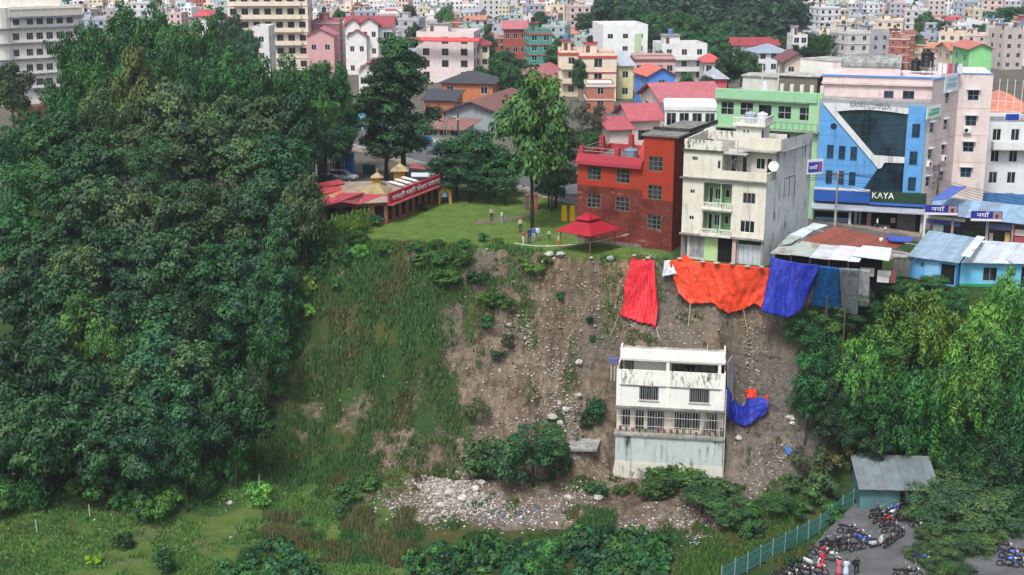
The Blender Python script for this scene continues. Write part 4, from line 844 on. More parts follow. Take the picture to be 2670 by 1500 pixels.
    part('roller_shutter', MB().box(gf, .75, 2.25, -.12, -.05, .2, 2.3), 'concrete', r, (.34, .34, .35)); part('green_panel', MB().box(gf, 2.3, 3.6, .004, .03, -.5, 2.5), 'paint', r, (.42, .6, .28, .2)); part('dark_opening', MB().box(gf, 3.65, 5.1, -.5, -.14, -.3, 2.45), 'dark', r)
    mb = MB()
    for i in range(5): u = 5.78 + i * .485; mb.box(gf, u, u + .46, -.1, -.04, -.2, 2.0)
    part('shutter_door', mb, 'tin', r, (.5, .55, .57, .1)); part('transom', MB().box(gf, 5.76, 8.2, -.12, -.06, 2.02, 2.5), 'glass', r)
    part('pillar', MB().box(fr, W - .25, W - .02, -.49, -.02, -.8, z1 - .17), 'paint', r, (.3, .28, .24, 1)); part('pillar', MB().box(fr, 5.25, 5.6, -.48, -.05, -.5, z1 - .17), 'paint', r, (.55, .4, .32, 1))
    # third floor terrace right, closed block left
    ur = 3.9; mb = MB(); o3 = [(.85, 1.45, z3 + 1.75, z3 + 2.15), (3.45, 3.75, z3 + 1.1, z3 + 1.9)]
    mb.wall(fr, 0, ur, z3 + .1, z4, o3, .2); mb.poly([fr.p(ur, 0, z3), fr.p(ur, -2.2, z3), fr.p(ur, -2.2, z4), fr.p(ur, 0, z4)]); part('front_wall', mb, 'paint', r, wc)
    window(fr, *o3[0], r, (.4, .4, .38), 3, 1, .06); window(fr, *o3[1], r, (.4, .4, .38), 1, 1, .06)
    bk = fr.sub(0, -2.2); o4 = [(4.2, 4.9, z3 + .1, z3 + 2.2), (5.3, 5.8, z3 + .2, z3 + 2.1), (6.7, 7.6, z3 + .95, z3 + 2.05), (7.75, 8.3, z3 + .1, z3 + 2.1)]
    mb = MB().wall(bk, ur, W + .3, z3 + .1, z4, o4, .12); part('terrace_wall', mb, 'paint', r, (.62, .57, .47, .3))
    for o in o4: window(bk, *o, r, (.6, .6, .56), 2 if o[1] - o[0] > .6 else 1, 1, .06)
    part('terrace_floor', MB().box(fr, 0, W, -9, -.02, z3 - .04, z3 + .09), 'concrete', r, (.3, .3, .28))
    mb = MB().box(fr, ur, W - .02, -.14, 0, z3 + .11, z3 + .95); mb.box(sd, .02, 2.0, -.14, 0, z3 + .11, z3 + .95); part('terrace_parapet', mb, 'paint', r, wc)
    mb = MB().box(fr, ur - .2, 6.2, -2.6, -.25, z4 - .28, z4 - .2); part('tin_awning', mb, 'tin', r, (.4, .42, .43, .4)); part('terrace_roof', MB().box(fr, 5.6, W + .5, -3.4, -1.3, z4 - .05, z4 + .08), 'concrete', r, (.42, .42, .4))
    # roof, parapet, right block, stair head with balustrade
    mb = MB().poly([fr.p(0, 0, z4), fr.p(ur, 0, z4), fr.p(ur, -2.2, z4), fr.p(W + 1, -2.2, z4), sd.p(D, 0, z4), back + Vector((0, 0, z4))]); part('roof_slab', mb, 'concrete', r, (.38, .37, .34))
    mb = MB().box(fr, .02, ur, -.16, -.02, z4 + .02, z4 + 1.0); mb.box(fr, .02, .16, -7.5, -.16, z4 + .02, z4 + 1.0); mb.box(fr, .16, W, -7.6, -7.45, z4 + .02, z4 + .95); part('parapet', mb, 'mould', r, (.64, .62, .55, 1))
    part('moss_ledge', slab(fr, -.1, ur + .1, .002, .2, z4 - .12, z4 + .06), 'concrete', r, (.1, .12, .06))
    mb = MB().box(fr, 6.0, W + .75, -2.25, -2.1, z4 + .09, z4 + 1.25); part('parapet', mb, 'paint', r, (.63, .6, .5, .35))
    s2 = F(fr.p(4.35, -2.9, 0), fr.p(6.9, -2.9, 0)); mb, rf, _ = shell(s2, 0, 2.55, 3.2, z4, z4 + 2.2, [(.75, .9, z4 + 1.55, z4 + 1.8), (1.15, 1.3, z4 + 1.55, z4 + 1.8), (1.6, 2.1, z4 + .1, z4 + 1.0)], [(.2, .95, z4 + .1, z4 + 1.8)], rev=.1); sh_ = part('stair_head', mb, 'paint', r, (.66, .64, .57, .3))
    part('door', MB().box(rf, .2, .95, -.1, -.04, z4 + .1, z4 + 1.8), 'matt', sh_, (.16, .02, .03)); part('door', MB().box(s2, 1.6, 2.1, -.1, -.05, z4 + .1, z4 + 1.0), 'matt', sh_, (.35, .35, .34))
    for u in (.75, 1.15): part('vent', MB().box(s2, u, u + .15, -.1, -.06, z4 + 1.55, z4 + 1.8), 'dark', sh_)
    part('platform', MB().box(s2, -.25, 3.0, -3.4, .35, z4 + 2.22, z4 + 2.36), 'paint', sh_, (.62, .6, .55, .6))
    s3 = s2.sub(-.25, .32); balustrade(s3, 0, 3.25, 0, z4 + 2.36, z4 + 3.1, sh_, (.68, .68, .64, .2)); rb = F(s3.p(3.2, 0, 0), s3.p(3.2, -3.5, 0)); balustrade(rb, 0, 3.4, 0, z4 + 2.36, z4 + 3.1, sh_, (.68, .68, .64, .2))
    tank('water_tank', 'grey water tank on the stair head of the stained white building', s2.p(1.0, -1.6, z4 + 2.37), .6, 1.1, (.3, .34, .38)); tank('water_tank', 'pale water tank beside the grey one on the stair head', s2.p(2.2, -1.5, z4 + 2.37), .55, 1.1, (.55, .57, .6))
    # spiral stair
    sp = MB().tube([fr.p(5.05, -1.2, z3 + .1), fr.p(5.05, -1.2, z4 + 1.0)], .05, 6)
    for i in range(14):
        a = i * .5; z = z3 + .25 + i * .22; d = Vector((math.cos(a), math.sin(a), 0)); e = Vector((math.cos(a + .45), math.sin(a + .45), 0)); c = fr.p(5.05, -1.2, z); sp.hexa([c, c + d * .65, c + e * .65], [c + Vector((0, 0, .05)), c + d * .65 + Vector((0, 0, .05)), c + e * .65 + Vector((0, 0, .05))])
    part('spiral_stair', sp, 'matt', r, (.35, .36, .36))
    # satellite dish
    d = thing('satellite_dish', 'white satellite dish on the corner of the stained white building', 'dish', sd.p(1.2, .1, z3 + .95)); c = Vector(d.location)
    mb = MB(); n = 16; nrm = Vector((-.35, -.85, .4)).normalized(); a = nrm.cross(Vector((0, 0, 1))).normalized(); b = nrm.cross(a)
    ctr = c + Vector((0, 0, .55)); rg = []
    for k in range(4):
        rr = .5 * k / 3; rg.append([ctr + (a * math.cos(t) + b * math.sin(t)) * max(rr, .01) + nrm * (.22 * (k / 3) ** 2) for t in [6.283 * j / n for j in range(n)]])
    for k in range(3):
        for j in range(n): mb.poly([rg[k][j], rg[k][(j + 1) % n], rg[k + 1][(j + 1) % n], rg[k + 1][j]])
    part('reflector', mb, 'matt', d, (.75, .75, .74)); part('mast', MB().tube([c - Vector((0, 0, .2)), ctr], .03, 6), 'matt', d, (.3, .3, .3)); part('feed_arm', MB().tube([ctr - b * .7, ctr + nrm * .6], .02, 5), 'matt', d, (.3, .3, .3))
    # side sign board
    s = thing('sign_board', 'purple and white sign board on the side of the stained white building', 'sign', sd.p(D - 1.0, .02, 8.2)); sf = F(sd.p(D - 1.1, .05, 0), sd.p(D - 1.1, .05, 0) + Vector((1.0, .45, 0)))
    part('board', MB().box(sf, 0, 1.9, 0, .15, 8.0, 9.5), 'matt', s, (.62, .62, .66)); part('print', MB().box(sf, .1, 1.3, .152, .17, 8.2, 9.25), 'matt', s, (.03, .045, .3)); part('print', MB().box(sf, 1.3, 1.8, .152, .17, 8.2, 9.25), 'matt', s, (.22, .06, .2)); text_part('नयाँ', sf, .2, .175, 8.5, .5, s, (.75, .75, .8), width=1.0)
white_building()

def low_house():
    A, B = Vector((10.15, 124.9)), Vector((20.45, 123.25)); fr = F(A, B, -20.6); W = fr.w; b0 = 20.6; dep = 7.5
    z = lambda w: w + b0
    r = thing('collapsed_house', 'white house with balcony stranded halfway down the landslide', 'house', fr.a)
    zb, zf1, zf2, zp, ze, zt = z(-15.95), z(-13.1), z(-10.8), z(-9.2), z(-8.3), z(-7.1)
    # base with a flared foot
    mb, rf, lf = shell(fr, 0, W, dep, 1.2, zb, roof=False); part('base_wall', mb, 'paint', r, (.46, .52, .5, 1.6))
    mb = MB().hexa([fr.p(-.45, .5, -1), fr.p(W + .3, .5, -1), fr.p(W + .3, -dep, -1), fr.p(-.45, -dep, -1)], [fr.p(-.02, .05, 1.9), fr.p(W + .02, .05, 1.9), fr.p(W + .02, -dep, 1.9), fr.p(-.02, -dep, 1.9)]); part('foot', mb, 'paint', r, (.5, .5, .42, 1.4))
    part('ledge', slab(fr, -.15, W + .15, -1.1, .2, zb, zb + .22), 'concrete', r, (.36, .36, .33))
    # first floor: set back behind a barred balcony
    f1 = fr.sub(0, -1.0); o1 = [uz(f1, 1500 + a / 3.68, 1100)[0] for a in (440, 528, 570, 660, 690, 852, 950, 1196, 1293, 1360)]
    ops = [(o1[i], o1[i + 1], zb + (.45 if i in (0, 6, 8) else .22), zf1 - .55) for i in range(0, 10, 2)]
    mb, _, _ = shell(f1, 0, W, dep - 1, zb + .22, zf1, ops, roof=False); part('front_wall', mb, 'paint', r, (.66, .61, .52, .5))
    for i, o in enumerate(ops): window(f1, *o, r, (.3, .25, .2) if i else (.5, .5, .5), max(1, round((o[1] - o[0]) / .75)), 1, .1)
    bars = MB(); n = 40
    for i in range(n): u = .12 + (W - .24) * i / (n - 1); bars.tube([fr.p(u, -.08, zb + .2), fr.p(u, -.08, zf1)], .016, 4)
    for zz in (zb + 1.0, zf1 - .9): bars.box(fr, .1, W - .1, -.1, -.06, zz, zz + .03)
    part('balcony_bars', bars, 'matt', r, (.55, .52, .48))
    part('floor_slab', slab(fr, -.08, W + .08, -dep, .06, zf1, zf1 + .2), 'concrete', r, (.33, .33, .31))
    # second floor
    def wz(x0, x1, y0, y1): a, c = uz(fr, 1500 + x0 / 3.68, 880 + y1 / 3.68); b, d = uz(fr, 1500 + x1 / 3.68, 880 + y0 / 3.68); return (a, b, c, d)
    w1, w2 = wz(612, 802, 482, 612), wz(1092, 1290, 505, 638); w1 = (w1[0], w1[1], zf1 + .9, zf2 - .02); w2 = (w2[0], w2[1], zf1 + .9, zf2 - .02)
    mb, rf2, _ = shell(fr, 0, W, dep, zf1 + .2, zf2, [w1, w2], [(1.5, 2.3, zf1 + .9, zf2 - .2)], roof=True); part('front_wall', mb, 'paint', r, (.78, .77, .72, .12))
    for o in (w1, w2): window(fr, *o, r, (.1, .075, .05), 3, 1, .06, .07, bars=9, barcol=(.3, .3, .32), sill=True)
    window(rf2, 1.5, 2.3, zf1 + .9, zf2 - .2, r, (.15, .1, .08), 2, 1, .06)
    for u in (0.0, 4.75, W - .45): part('pilaster', slab(fr, u, u + .45, .004, .07, zf1 + .21, zp - .02), 'paint', r, (.8, .79, .75, .15))
    # stained balcony parapet
    mb = MB().box(fr, 0, W, -.14, .03, zf2 + .02, zp); mb.box(fr, 0, .14, -dep, -.14, zf2 + .02, zp); mb.box(fr, W - .14, W, -dep, -.14, zf2 + .02, zp); pm = part('balcony_parapet', mb, 'mould', r, (.74, .73, .68, 1))
    part('string_course', slab(fr, .3, W - .3, .032, .1, zf2 + .0, zf2 + .09), 'concrete', r, (.3, .3, .28))
    # top storey
    f3 = fr.sub(0, -1.4); u_a, u_b = .55, W - .45; o3 = [uz(f3, 1500 + a / 3.68, 960)[0] for a in (470, 565, 925, 1385)]
    op3 = [(o3[0], o3[1], zf2 + .6, ze - .35), (o3[2], o3[3], zf2 + .1, ze - .55)]
    mb, _, _ = shell(f3, u_a, u_b, dep - 1.6, zf2 + .02, ze, op3, roof=False, rev=.3); part('top_wall', mb, 'paint', r, (.68, .66, .58, .2))
    window(f3, *op3[0], r, (.2, .15, .1), 3, 1, .1, bars=6); part('dark_opening', MB().box(f3, op3[1][0], op3[1][1], -.6, -.29, op3[1][2], op3[1][3]), 'dark', r)
    part('column', MB().box(fr, 4.75, 5.05, -.45, -.15, zf2 + .02, ze), 'paint', r, (.75, .74, .68, .15)); part('column', MB().box(fr, W - .75, W - .45, -.45, -.15, zf2 + .02, ze), 'paint', r, (.75, .74, .68, .15))
    part('roof_slab', slab(fr, .3, W - .1, -3, -.1, ze, ze + .16), 'paint', r, (.6, .59, .55, .3))
    mb = MB().box(fr, .3, W - .1, -.24, -.08, ze + .16, zt); mb.box(fr, .3, .45, -1.9, -.24, ze + .16, zt); mb.box(fr, W - .25, W - .1, -2.4, -.24, ze + .16, zt); part('roof_parapet', mb, 'paint', r, (.84, .83, .79, .12))
    part('roof_floor', MB().box(fr, .46, W - .26, -2.0, -.25, ze + .17, zt - .25), 'concrete', r, (.5, .48, .44))
    for u, o in ((8.6, -.5), (W - .2, -.2)): part('rebar_post', MB().tube([fr.p(u, o, zt - .2), fr.p(u, o, zt + .75)], .035, 5), 'matt', r, (.6, .6, .58))
    part('drain_pipe', MB().tube([fr.p(W + .12, .0, 1.0), fr.p(W + .12, 0, zf1), fr.p(W + .12, -.1, zf2)], .06, 6), 'matt', r, (.5, .5, .47))
    # tilted wall sheet on the right hand side and meter box on the left
    part('side_sheet', MB().hexa([fr.p(W + .3, -1.0, zf2 - 2.0), fr.p(W + .36, -1.0, zf2 - 2), fr.p(W + .9, -3, zf2 - 2), fr.p(W + .84, -3, zf2 - 2)], [fr.p(W + .1, -1, ze), fr.p(W + .16, -1, ze), fr.p(W + .6, -3, ze + .1), fr.p(W + .54, -3, ze + .1)]), 'tin', r, (.42, .45, .5, .3))
    mb = MB().box(fr, -.95, -.05, -1.5, -.9, zp + .25, zp + .7); part('wall_box', mb, 'matt', r, (.09, .11, .25)); part('bracket', MB().box(fr, -.7, -.6, -1.3, -1.1, zf2, zp + .25).box(fr, -.35, -.25, -1.3, -1.1, zf2, zp + .25), 'matt', r, (.4, .4, .4))
    # clutter along the balcony ledge
    cols = [(.2, .03, .03), (.12, .12, .12), (.28, .05, .04), (.06, .06, .06), (.1, .12, .05), (.25, .2, .16)]
    for i in range(16):
        u = .4 + i * .62; h = rnd.uniform(.22, .5); mb = MB().lathe([(.11, 0), (.15, h * .8), (.16, h), (.12, h)], fr.p(u, -.55, zb + .23), 8); 
        solo('flower_pot', mb, 'matt', 'plant pot on the stranded house ledge', 'pot', cols[i % 6], 'pots on the house ledge')
low_house()

def complex_():
    A, B = Vector((34.5, 152.3)), Vector((46.0, 148.9)); zg = -.9; fr = F(A, B, zg); W = fr.w
    S = Vector((50.9, 154.9)); Wg = Vector((54.6, 154.1)); sd = F(B, S, zg); wg = F(S, Wg, zg); dep = 13
    r = thing('shopping_complex', 'blue and pale pink shopping complex with slanted dark glass front', 'building', (*A, zg))
    P = lambda x, y, o=0.0: uz(fr, 1970 + x / 3.68, 200 + y / 3.68, o)
    pk = (.66, .54, .53, .4); bl = (.11, .33, .65, .5); wt = (.62, .64, .64, .8)
    ztop = P(1200, 240)[1]; zc = P(800, 1085)[1]
    # pink shell
    zr = sd.a.z * 0 + uz(sd, 2480, 200)[1]
    mb = MB(); mb.wall(sd, 0, sd.w, 0, zr, [], .2); sideops = [(2434, 330, 26), (2486, 253, 24)]
    mb = MB(); so = []
    for (px, py, dz) in ((1690 / 3.68 + 1970, 200 + 490 / 3.68, 0), (1672 / 3.68 + 1970, 200 + 745 / 3.68, 0), (1650 / 3.68 + 1970, 200 + 1005 / 3.68, 0), (1838 / 3.68 + 1970, 200 + 205 / 3.68, 0), (1820 / 3.68 + 1970, 200 + 460 / 3.68, 0), (1800 / 3.68 + 1970, 200 + 700 / 3.68, 0), (1782 / 3.68 + 1970, 200 + 955 / 3.68, 0)):
        u, z = uz(sd, px, py); so.append((u - .5, u + .5, z - .6, z + .6))
    mb.wall(sd, 0, sd.w, 0, zr, so, .15); part('side_wall', mb, 'paint', r, pk)
    for o in so: window(sd, *o, r, (.42, .46, .52), 1, 2, .06); part('window_hood', MB().box(sd, o[0] - .1, o[1] + .1, .003, .35, o[3] + .05, o[3] + .13), 'paint', r, (.5, .56, .62, .2))
    wo = []
    for (x, y) in ((2090, 180), (2068, 425), (2043, 675), (2018, 920)): u, z = uz(wg, 1970 + x / 3.68, 200 + y / 3.68); wo.append((u - .6, u + .6, z - .58, z + .58))
    zw = uz(wg, 2540, 194)[1]; wW = uz(wg, 2586, 250)[0]
    mb, wr, _ = shell(wg, 0, wW, 9, 0, zw, wo, rev=.15); part('wing_wall', mb, 'paint', r, (.68, .58, .55, .4))
    for o in wo: window(wg, *o, r, (.3, .34, .38), 2, 2, .06, glass='bglass'); part('window_hood', MB().box(wg, o[0] - .15, o[1] + .15, .003, .4, o[3] + .06, o[3] + .14), 'paint', r, (.5, .56, .62, .2))
    part('roof_edge', slab(wg, -.05, wW + .05, -.3, .06, zw + .004, zw + .12), 'paint', r, (.12, .28, .6, .1))
    part('roof_edge', slab(sd, 0, sd.w, -.3, .06, zr + .004, zr + .12), 'paint', r, (.12, .3, .65, .1))
    # front glass plane and top storey
    mb = MB().wall(fr, 0, W, 0, ztop); mb.poly([fr.p(0, 0, 0), fr.p(0, 0, ztop), fr.p(0, -dep, ztop), fr.p(0, -dep, 0)]); part('front_wall', mb, 'paint', r, (.3, .33, .36, .2))
    def panel(name, pts, o0, o1, mat, col=None): return part(name, MB().prism(pts[::-1], fr, o0, o1), mat, r, col)
    g1 = [P(790, 335), P(940, 320), P(1100, 318), P(1280, 335), P(1458, 362), P(1430, 768), P(1135, 750)]; panel('glass_front', g1, .02, .1, 'bglass')
    panel('glass_front', [P(1238, 822), P(1424, 828), P(1408, 1110), P(1030, 1100), P(1172, 880)], .02, .1, 'bglass')
    # mullions of the curtain wall
    (u0, z0), (u1, z1) = P(790, 760), P(1455, 330)
    def inside(u, z, poly):
        c = False
        for i in range(len(poly)):
            (x1, y1), (x2, y2) = poly[i], poly[i - 1]
            if (y1 > z) != (y2 > z) and u < (x2 - x1) * (z - y1) / (y2 - y1) + x1: c = not c
        return c
    for i in range(1, 10):
        u = u0 + (u1 - u0) * i / 10; zs = [z0 + (z1 + .6 - z0) * k / 80 for k in range(81)]; zs = [q for q in zs if inside(u, q, g1)]
        if zs: part('mullion', MB().box(fr, u - .025, u + .025, .1, .13, min(zs), max(zs)), 'matt', r, (.025, .035, .05))
    for i in range(1, 7):
        z_ = z0 + (z1 - z0) * i / 7; us = [u0 + (u1 - u0) * k / 160 for k in range(161)]; us = [q for q in us if inside(q, z_, g1)]
        if us: part('transom', MB().box(fr, min(us), max(us), .1, .125, z_ - .025, z_ + .025), 'matt', r, (.025, .035, .05))
    bp = [P(632, 250), P(1172, 882), P(1022, 1095), P(580, 1060)]; panel('blue_panel', [(max(q[0], .0), q[1]) for q in bp], .02, .22, 'paint', bl)
    panel('blue_column', [P(1472, 275), P(1640, 292), P(1580, 1112), P(1410, 1108)], .02, .24, 'paint', bl)
    panel('white_band', [P(650, 250), P(790, 250), P(1470, 300), P(1466, 358), P(1280, 332), P(1100, 314), P(940, 316), P(730, 335)], .225, .36, 'paint', wt)
    panel('white_band', [P(652, 262), P(770, 318), P(1142, 752), P(1430, 770), P(1428, 826), P(1238, 820), P(1208, 872), P(1178, 880)], .225, .35, 'paint', wt)
    text_part('KANKI', fr, P(908, 272)[0], .37, P(908, 288)[1], .95, r, (.07, .09, .09), width=P(1050, 300)[0] - P(908, 300)[0]); text_part('COMPLEX', fr, P(1080, 290)[0], .37, P(1080, 303)[1], .95, r, (.07, .09, .09), width=P(1290, 300)[0] - P(1080, 300)[0])
    for y_ in (420, 560, 700, 840, 980):           # panel joints
        ul, zl = P(620, y_); ur_ = min(P(632 + (y_ - 250) * .855 - 30, y_)[0], P(1160 - max(0, y_ - 882) * .7, y_)[0]); part('panel_joint', MB().box(fr, .05, max(.3, ur_), .2205, .226, zl - .012, zl + .012), 'matt', r, (.03, .12, .3))
        u_c, z_c = P(1480, y_); part('panel_joint', MB().box(fr, P(1474 - (y_ - 275) * .07, y_)[0] + .05, P(1630 - (y_ - 275) * .07, y_)[0] - .05, .2405, .246, z_c - .012, z_c + .012), 'matt', r, (.03, .12, .3))
    for z_ in (3.9, 7.0, 10.1, 13.2): part('floor_line', MB().box(wg, .05, wW - .05, .003, .02, z_, z_ + .05), 'matt', r, (.45, .37, .36)); part('floor_line', MB().box(sd, .1, sd.w - .1, .003, .02, z_, z_ + .05), 'matt', r, (.45, .37, .36))
    fo = fr.sub(0, .24)
    for (x, y) in ((718, 715), (830, 725), (943, 733), (706, 958), (818, 965), (928, 975)):
        u, z = P(x, y); window(fo, u - .36, u + .36, z - .75, z + .75, r, (.02, .06, .16), 2, 2, -.02, .06, glass='bglass')
    for (x, y) in ((1540, 515), (1515, 778), (1500, 1025)):
        u, z = P(x, y); window(fo, u - .42, u + .42, z - .75, z + .75, r, (.02, .06, .16), 2, 2, -.03, .06, glass='bglass')
    u, z = P(752, 473); part('round_window', MB().prism([(u + .34 * math.cos(t), z + .34 * math.sin(t)) for t in [6.283 * k / 18 for k in range(18)]], fr, .225, .27), 'bglass', r)
    # set-back pink storey, parapet with blue stripe, vaulted room
    tp = fr.sub(0, -3.4); tp.w = W; U = lambda x, y: uz(tp, 1970 + x / 3.68, y / 3.68)
    zt = U(1300, 745)[1]; ue = W + 1.0
    to = []
    for x, w2 in ((1275, .52), (1465, .62)): a = U(x, 940); to.append((a[0] - w2, a[0] + w2, a[1] - .8, a[1] + .78))
    mb, _, _ = shell(tp, 0.0, ue, dep - 4, ztop, zt, to, rev=.15); part('top_storey', mb, 'paint', r, pk)
    for o in to: window(tp, *o, r, (.12, .1, .12), 2, 1, .05, glass='bglass')
    part('terrace', slab(fr, 0, W, -3.38, 0, ztop - .02, ztop + .03), 'concrete', r, (.4, .38, .37))
    part('cornice', slab(tp, -.1, ue, .004, .3, U(1300, 800)[1] - .25, U(1300, 800)[1]), 'paint', r, (.62, .5, .49, .3)); part('blue_stripe', slab(tp, -.1, ue + .1, -.25, .14, zt + .004, zt + .16), 'paint', r, (.10, .28, .66, .1))
    a, b = U(822, 720)[0], U(1390, 720)[0]; ht = 1.0; vt = tp.sub(0, -1.2); mb, _, _ = shell(vt, a, b, 4.2, zt, zt + ht, roof=False); rm = part('roof_room', mb, 'paint', r, pk)
    vd = 4.2; mb = MB(); K = 9
    for k in range(K):
        t0, t1 = math.pi * k / K, math.pi * (k + 1) / K
        q = [(vd / 2 - math.cos(t) * (vd / 2 + .1), math.sin(t) * 1.15) for t in (t0, t1)]
        mb.hexa([vt.p(a - .15, -q[0][0], zt + ht + q[0][1]), vt.p(b + .05, -q[0][0], zt + ht + q[0][1]), vt.p(b + .05, -q[1][0], zt + ht + q[1][1]), vt.p(a - .15, -q[1][0], zt + ht + q[1][1])], [vt.p(a - .15, -q[0][0], zt + ht + q[0][1] + .06), vt.p(b + .05, -q[0][0], zt + ht + q[0][1] + .06), vt.p(b + .05, -q[1][0], zt + ht + q[1][1] + .06), vt.p(a - .15, -q[1][0], zt + ht + q[1][1] + .06)])
    part('vault_roof', mb, 'concrete', r, (.33, .34, .33))
    mb = MB(); mb.poly([vt.p(b, -(vd / 2 - math.cos(t) * vd / 2), zt + ht + math.sin(t) * 1.1) for t in [math.pi * k / 10 for k in range(11)]]); part('vault_end', mb, 'paint', r, pk)
    e2 = F(vt.p(b, 0, 0), vt.p(b, -vd, 0), zg); part('door', MB().box(e2, 1.6, 2.4, .003, .05, zt + .02, zt + 1.75), 'matt', r, (.1, .05, .05))
    tank('water_tank', 'black water tank on the pink complex roof', tp.p(b + 2.8, -4.5, zt + .9), .75, 1.9); tank('water_tank', 'second black tank right of the large one on the complex', tp.p(b + 1.6, -5.6, zt + .3), .6, 1.4)
    for i in range(6): part('tank_stand', MB().tube([tp.p(b + 2.2 + (i % 3) * .6, -4.1 - (i // 3) * .8, zt), tp.p(b + 2.2 + (i % 3) * .6, -4.1 - (i // 3) * .8, zt + .9)], .04, 4), 'matt', r, (.2, .2, .2))
    part('tank_stand', slab(tp, b + 2.0, b + 3.6, -5.2, -3.8, zt + .82, zt + .895), 'concrete', r, (.3, .3, .3))
    # laundry on the roof
    for i in range(5):
        q = tp.p(b + 4.0 + i * .55, -2.6, zt + .5); mb = MB().box(tp, b + 4.0 + i * .55, b + 4.45 + i * .55, -2.62, -2.6, zt + .35, zt + rnd.uniform(1.4, 1.6)); solo('laundry', mb, 'cloth', 'washed cloth hanging on the pink complex roof', 'laundry', [(.7, .7, .7), (.75, .74, .72), (.5, .08, .1), (.1, .12, .2), (.66, .6, .6)][i], 'laundry on the complex roof')
    for i in range(7): part('roof_post', MB().tube([tp.p(b + 3.2 + i * .85, -2.6, zt + .15), tp.p(b + 3.2 + i * .85, -2.6, zt + 1.7)], .035, 5), 'matt', r, (.5, .5, .5))
    # banner on the side and small sign
    for (x, y, ww, hh, c1, c2) in ((1875, 60, 1.9, 1.0, (.6, .66, .72), (.3, .45, .6)), (1705, 340, 1.9, .62, (.62, .72, .68), (.1, .42, .25))):
        u, z = uz(sd, 1970 + x / 3.68, 200 + y / 3.68); s = thing('banner', 'pale blue banner high on the pink side wall' if y < 100 else 'white and green banner above the blue column', 'banner', sd.p(u, .1, z)); part('sheet', MB().box(sd, u - ww, u + ww, .02, .12, z - hh, z + hh), 'matt', s, c1)
        part('print', MB().box(sd, u - ww * .8, u + ww * .7, .122, .14, z - hh * .45, z + hh * .05), 'matt', s, c2)
        part('print', MB().box(sd, u - ww * .5, u + ww * .8, .122, .14, z + hh * .25, z + hh * .6), 'matt', s, c2)
    # air conditioners
    for k, (f_, x, y) in enumerate(((wg, 2030, 512), (sd, 1650, 835), (sd, 1795, 780))):
        u, z = uz(f_, 1970 + x / 3.68, 200 + y / 3.68); s = thing('air_conditioner', ['white air conditioner under the wing window', 'white air conditioner low on the pink side wall', 'white air conditioner between the pink side windows'][k], 'air conditioner', f_.p(u, .2, z - .3)); part('case', MB().box(f_, u - .42, u + .42, .03, .38, z - .28, z + .28), 'matt', s, (.66, .66, .64)); part('fan_grille', MB().prism([(u - .12 + .22 * math.cos(t), z + .22 * math.sin(t)) for t in [6.283 * q / 12 for q in range(12)]], f_, .382, .4), 'matt', s, (.03, .03, .03))
    # sign band and shop front
    zk = P(1000, 1075)[1]; z_s0, z_s1 = P(1000, 1200)[1], P(1000, 1095)[1]
    part('white_strip', slab(fr, 0, P(1100, 1100)[0], .26, .6, z_s1 + .02, z_s1 + .22), 'paint', r, (.66, .6, .58, .3))
    band = part('sign_band', slab(fr, 0, P(1100, 1150)[0], .02, .75, z_s0, z_s1), 'matt', r, (.02, .09, .36)); part('sign_band', slab(fr, P(1100, 1150)[0] + .01, P(1640, 1150)[0], .02, .8, z_s0 + .2, z_s1 + .08), 'matt', r, (.012, .045, .022)); part('sign_band', slab(fr, P(1100, 1150)[0] + .01, P(1640, 1150)[0], .02, .78, z_s0 - .12, z_s0 + .19), 'matt', r, (.03, .12, .42))
    text_part('KAYA', fr, P(1112, 1165, .8)[0], .82, P(1112, 1160, .8)[1] - .05, 1.0, r, (.85, .85, .85), width=P(1320, 1165)[0] - P(1112, 1165)[0], ext=.06)
    part('awning', MB().hexa([fr.p(-.2, 1.9, z_s0 - .75), fr.p(W + .2, 1.9, z_s0 - .75), fr.p(W + .2, .02, z_s0 - .4), fr.p(-.2, .02, z_s0 - .4)], [fr.p(-.2, 1.9, z_s0 - .65), fr.p(W + .2, 1.9, z_s0 - .65), fr.p(W + .2, .02, z_s0 - .22), fr.p(-.2, .02, z_s0 - .22)]), 'tin', r, (.34, .37, .41, .2))
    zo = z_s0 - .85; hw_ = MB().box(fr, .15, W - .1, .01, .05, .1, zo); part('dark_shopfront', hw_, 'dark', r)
    for (u0, u1, zz0, zz1, c) in ((.1, 3.9, zo - .42, zo - .02, (.5, .55, .25)), (3.95, 5.2, zo - .32, zo, (.62, .22, .03)), (.3, 4.0, .12, 1.15, (.2, .33, .47)), (4.6, 4.9, .1, zo - .1, (.25, .4, .4)), (5.1, 5.35, .1, zo - .1, (.16, .3, .3)), (6.0, 6.45, .1, zo - .1, (.36, .2, .23)), (9.3, 11.3, .1, zo, (.12, .11, .115)), (8.6, 9.1, .9, 1.5, (.45, .3, .35))):
        part('shop_panel', MB().box(fr, u0, u1, .06, .16, zz0, zz1), 'matt', r, c)
    for u in (4.15, W - .05): part('shop_pillar', MB().box(fr, u - .14, u + .14, .8, 1.1, 0, zo + .15), 'paint', r, (.5, .55, .55, .3))
    mb = MB()
    for i in range(4): mb.box(fr, 6.8, 8.6, .1 + (3 - i) * .28, .1 + (4 - i) * .28 - .005, 0, .16 * (i + 1))
    part('steps', mb, 'concrete', r, (.26, .24, .23))
    part('forecourt', slab(fr, -2.0, W + 1.5, .02, 4.2, -.1, .06), 'concrete', r, (.25, .24, .23))
complex_()

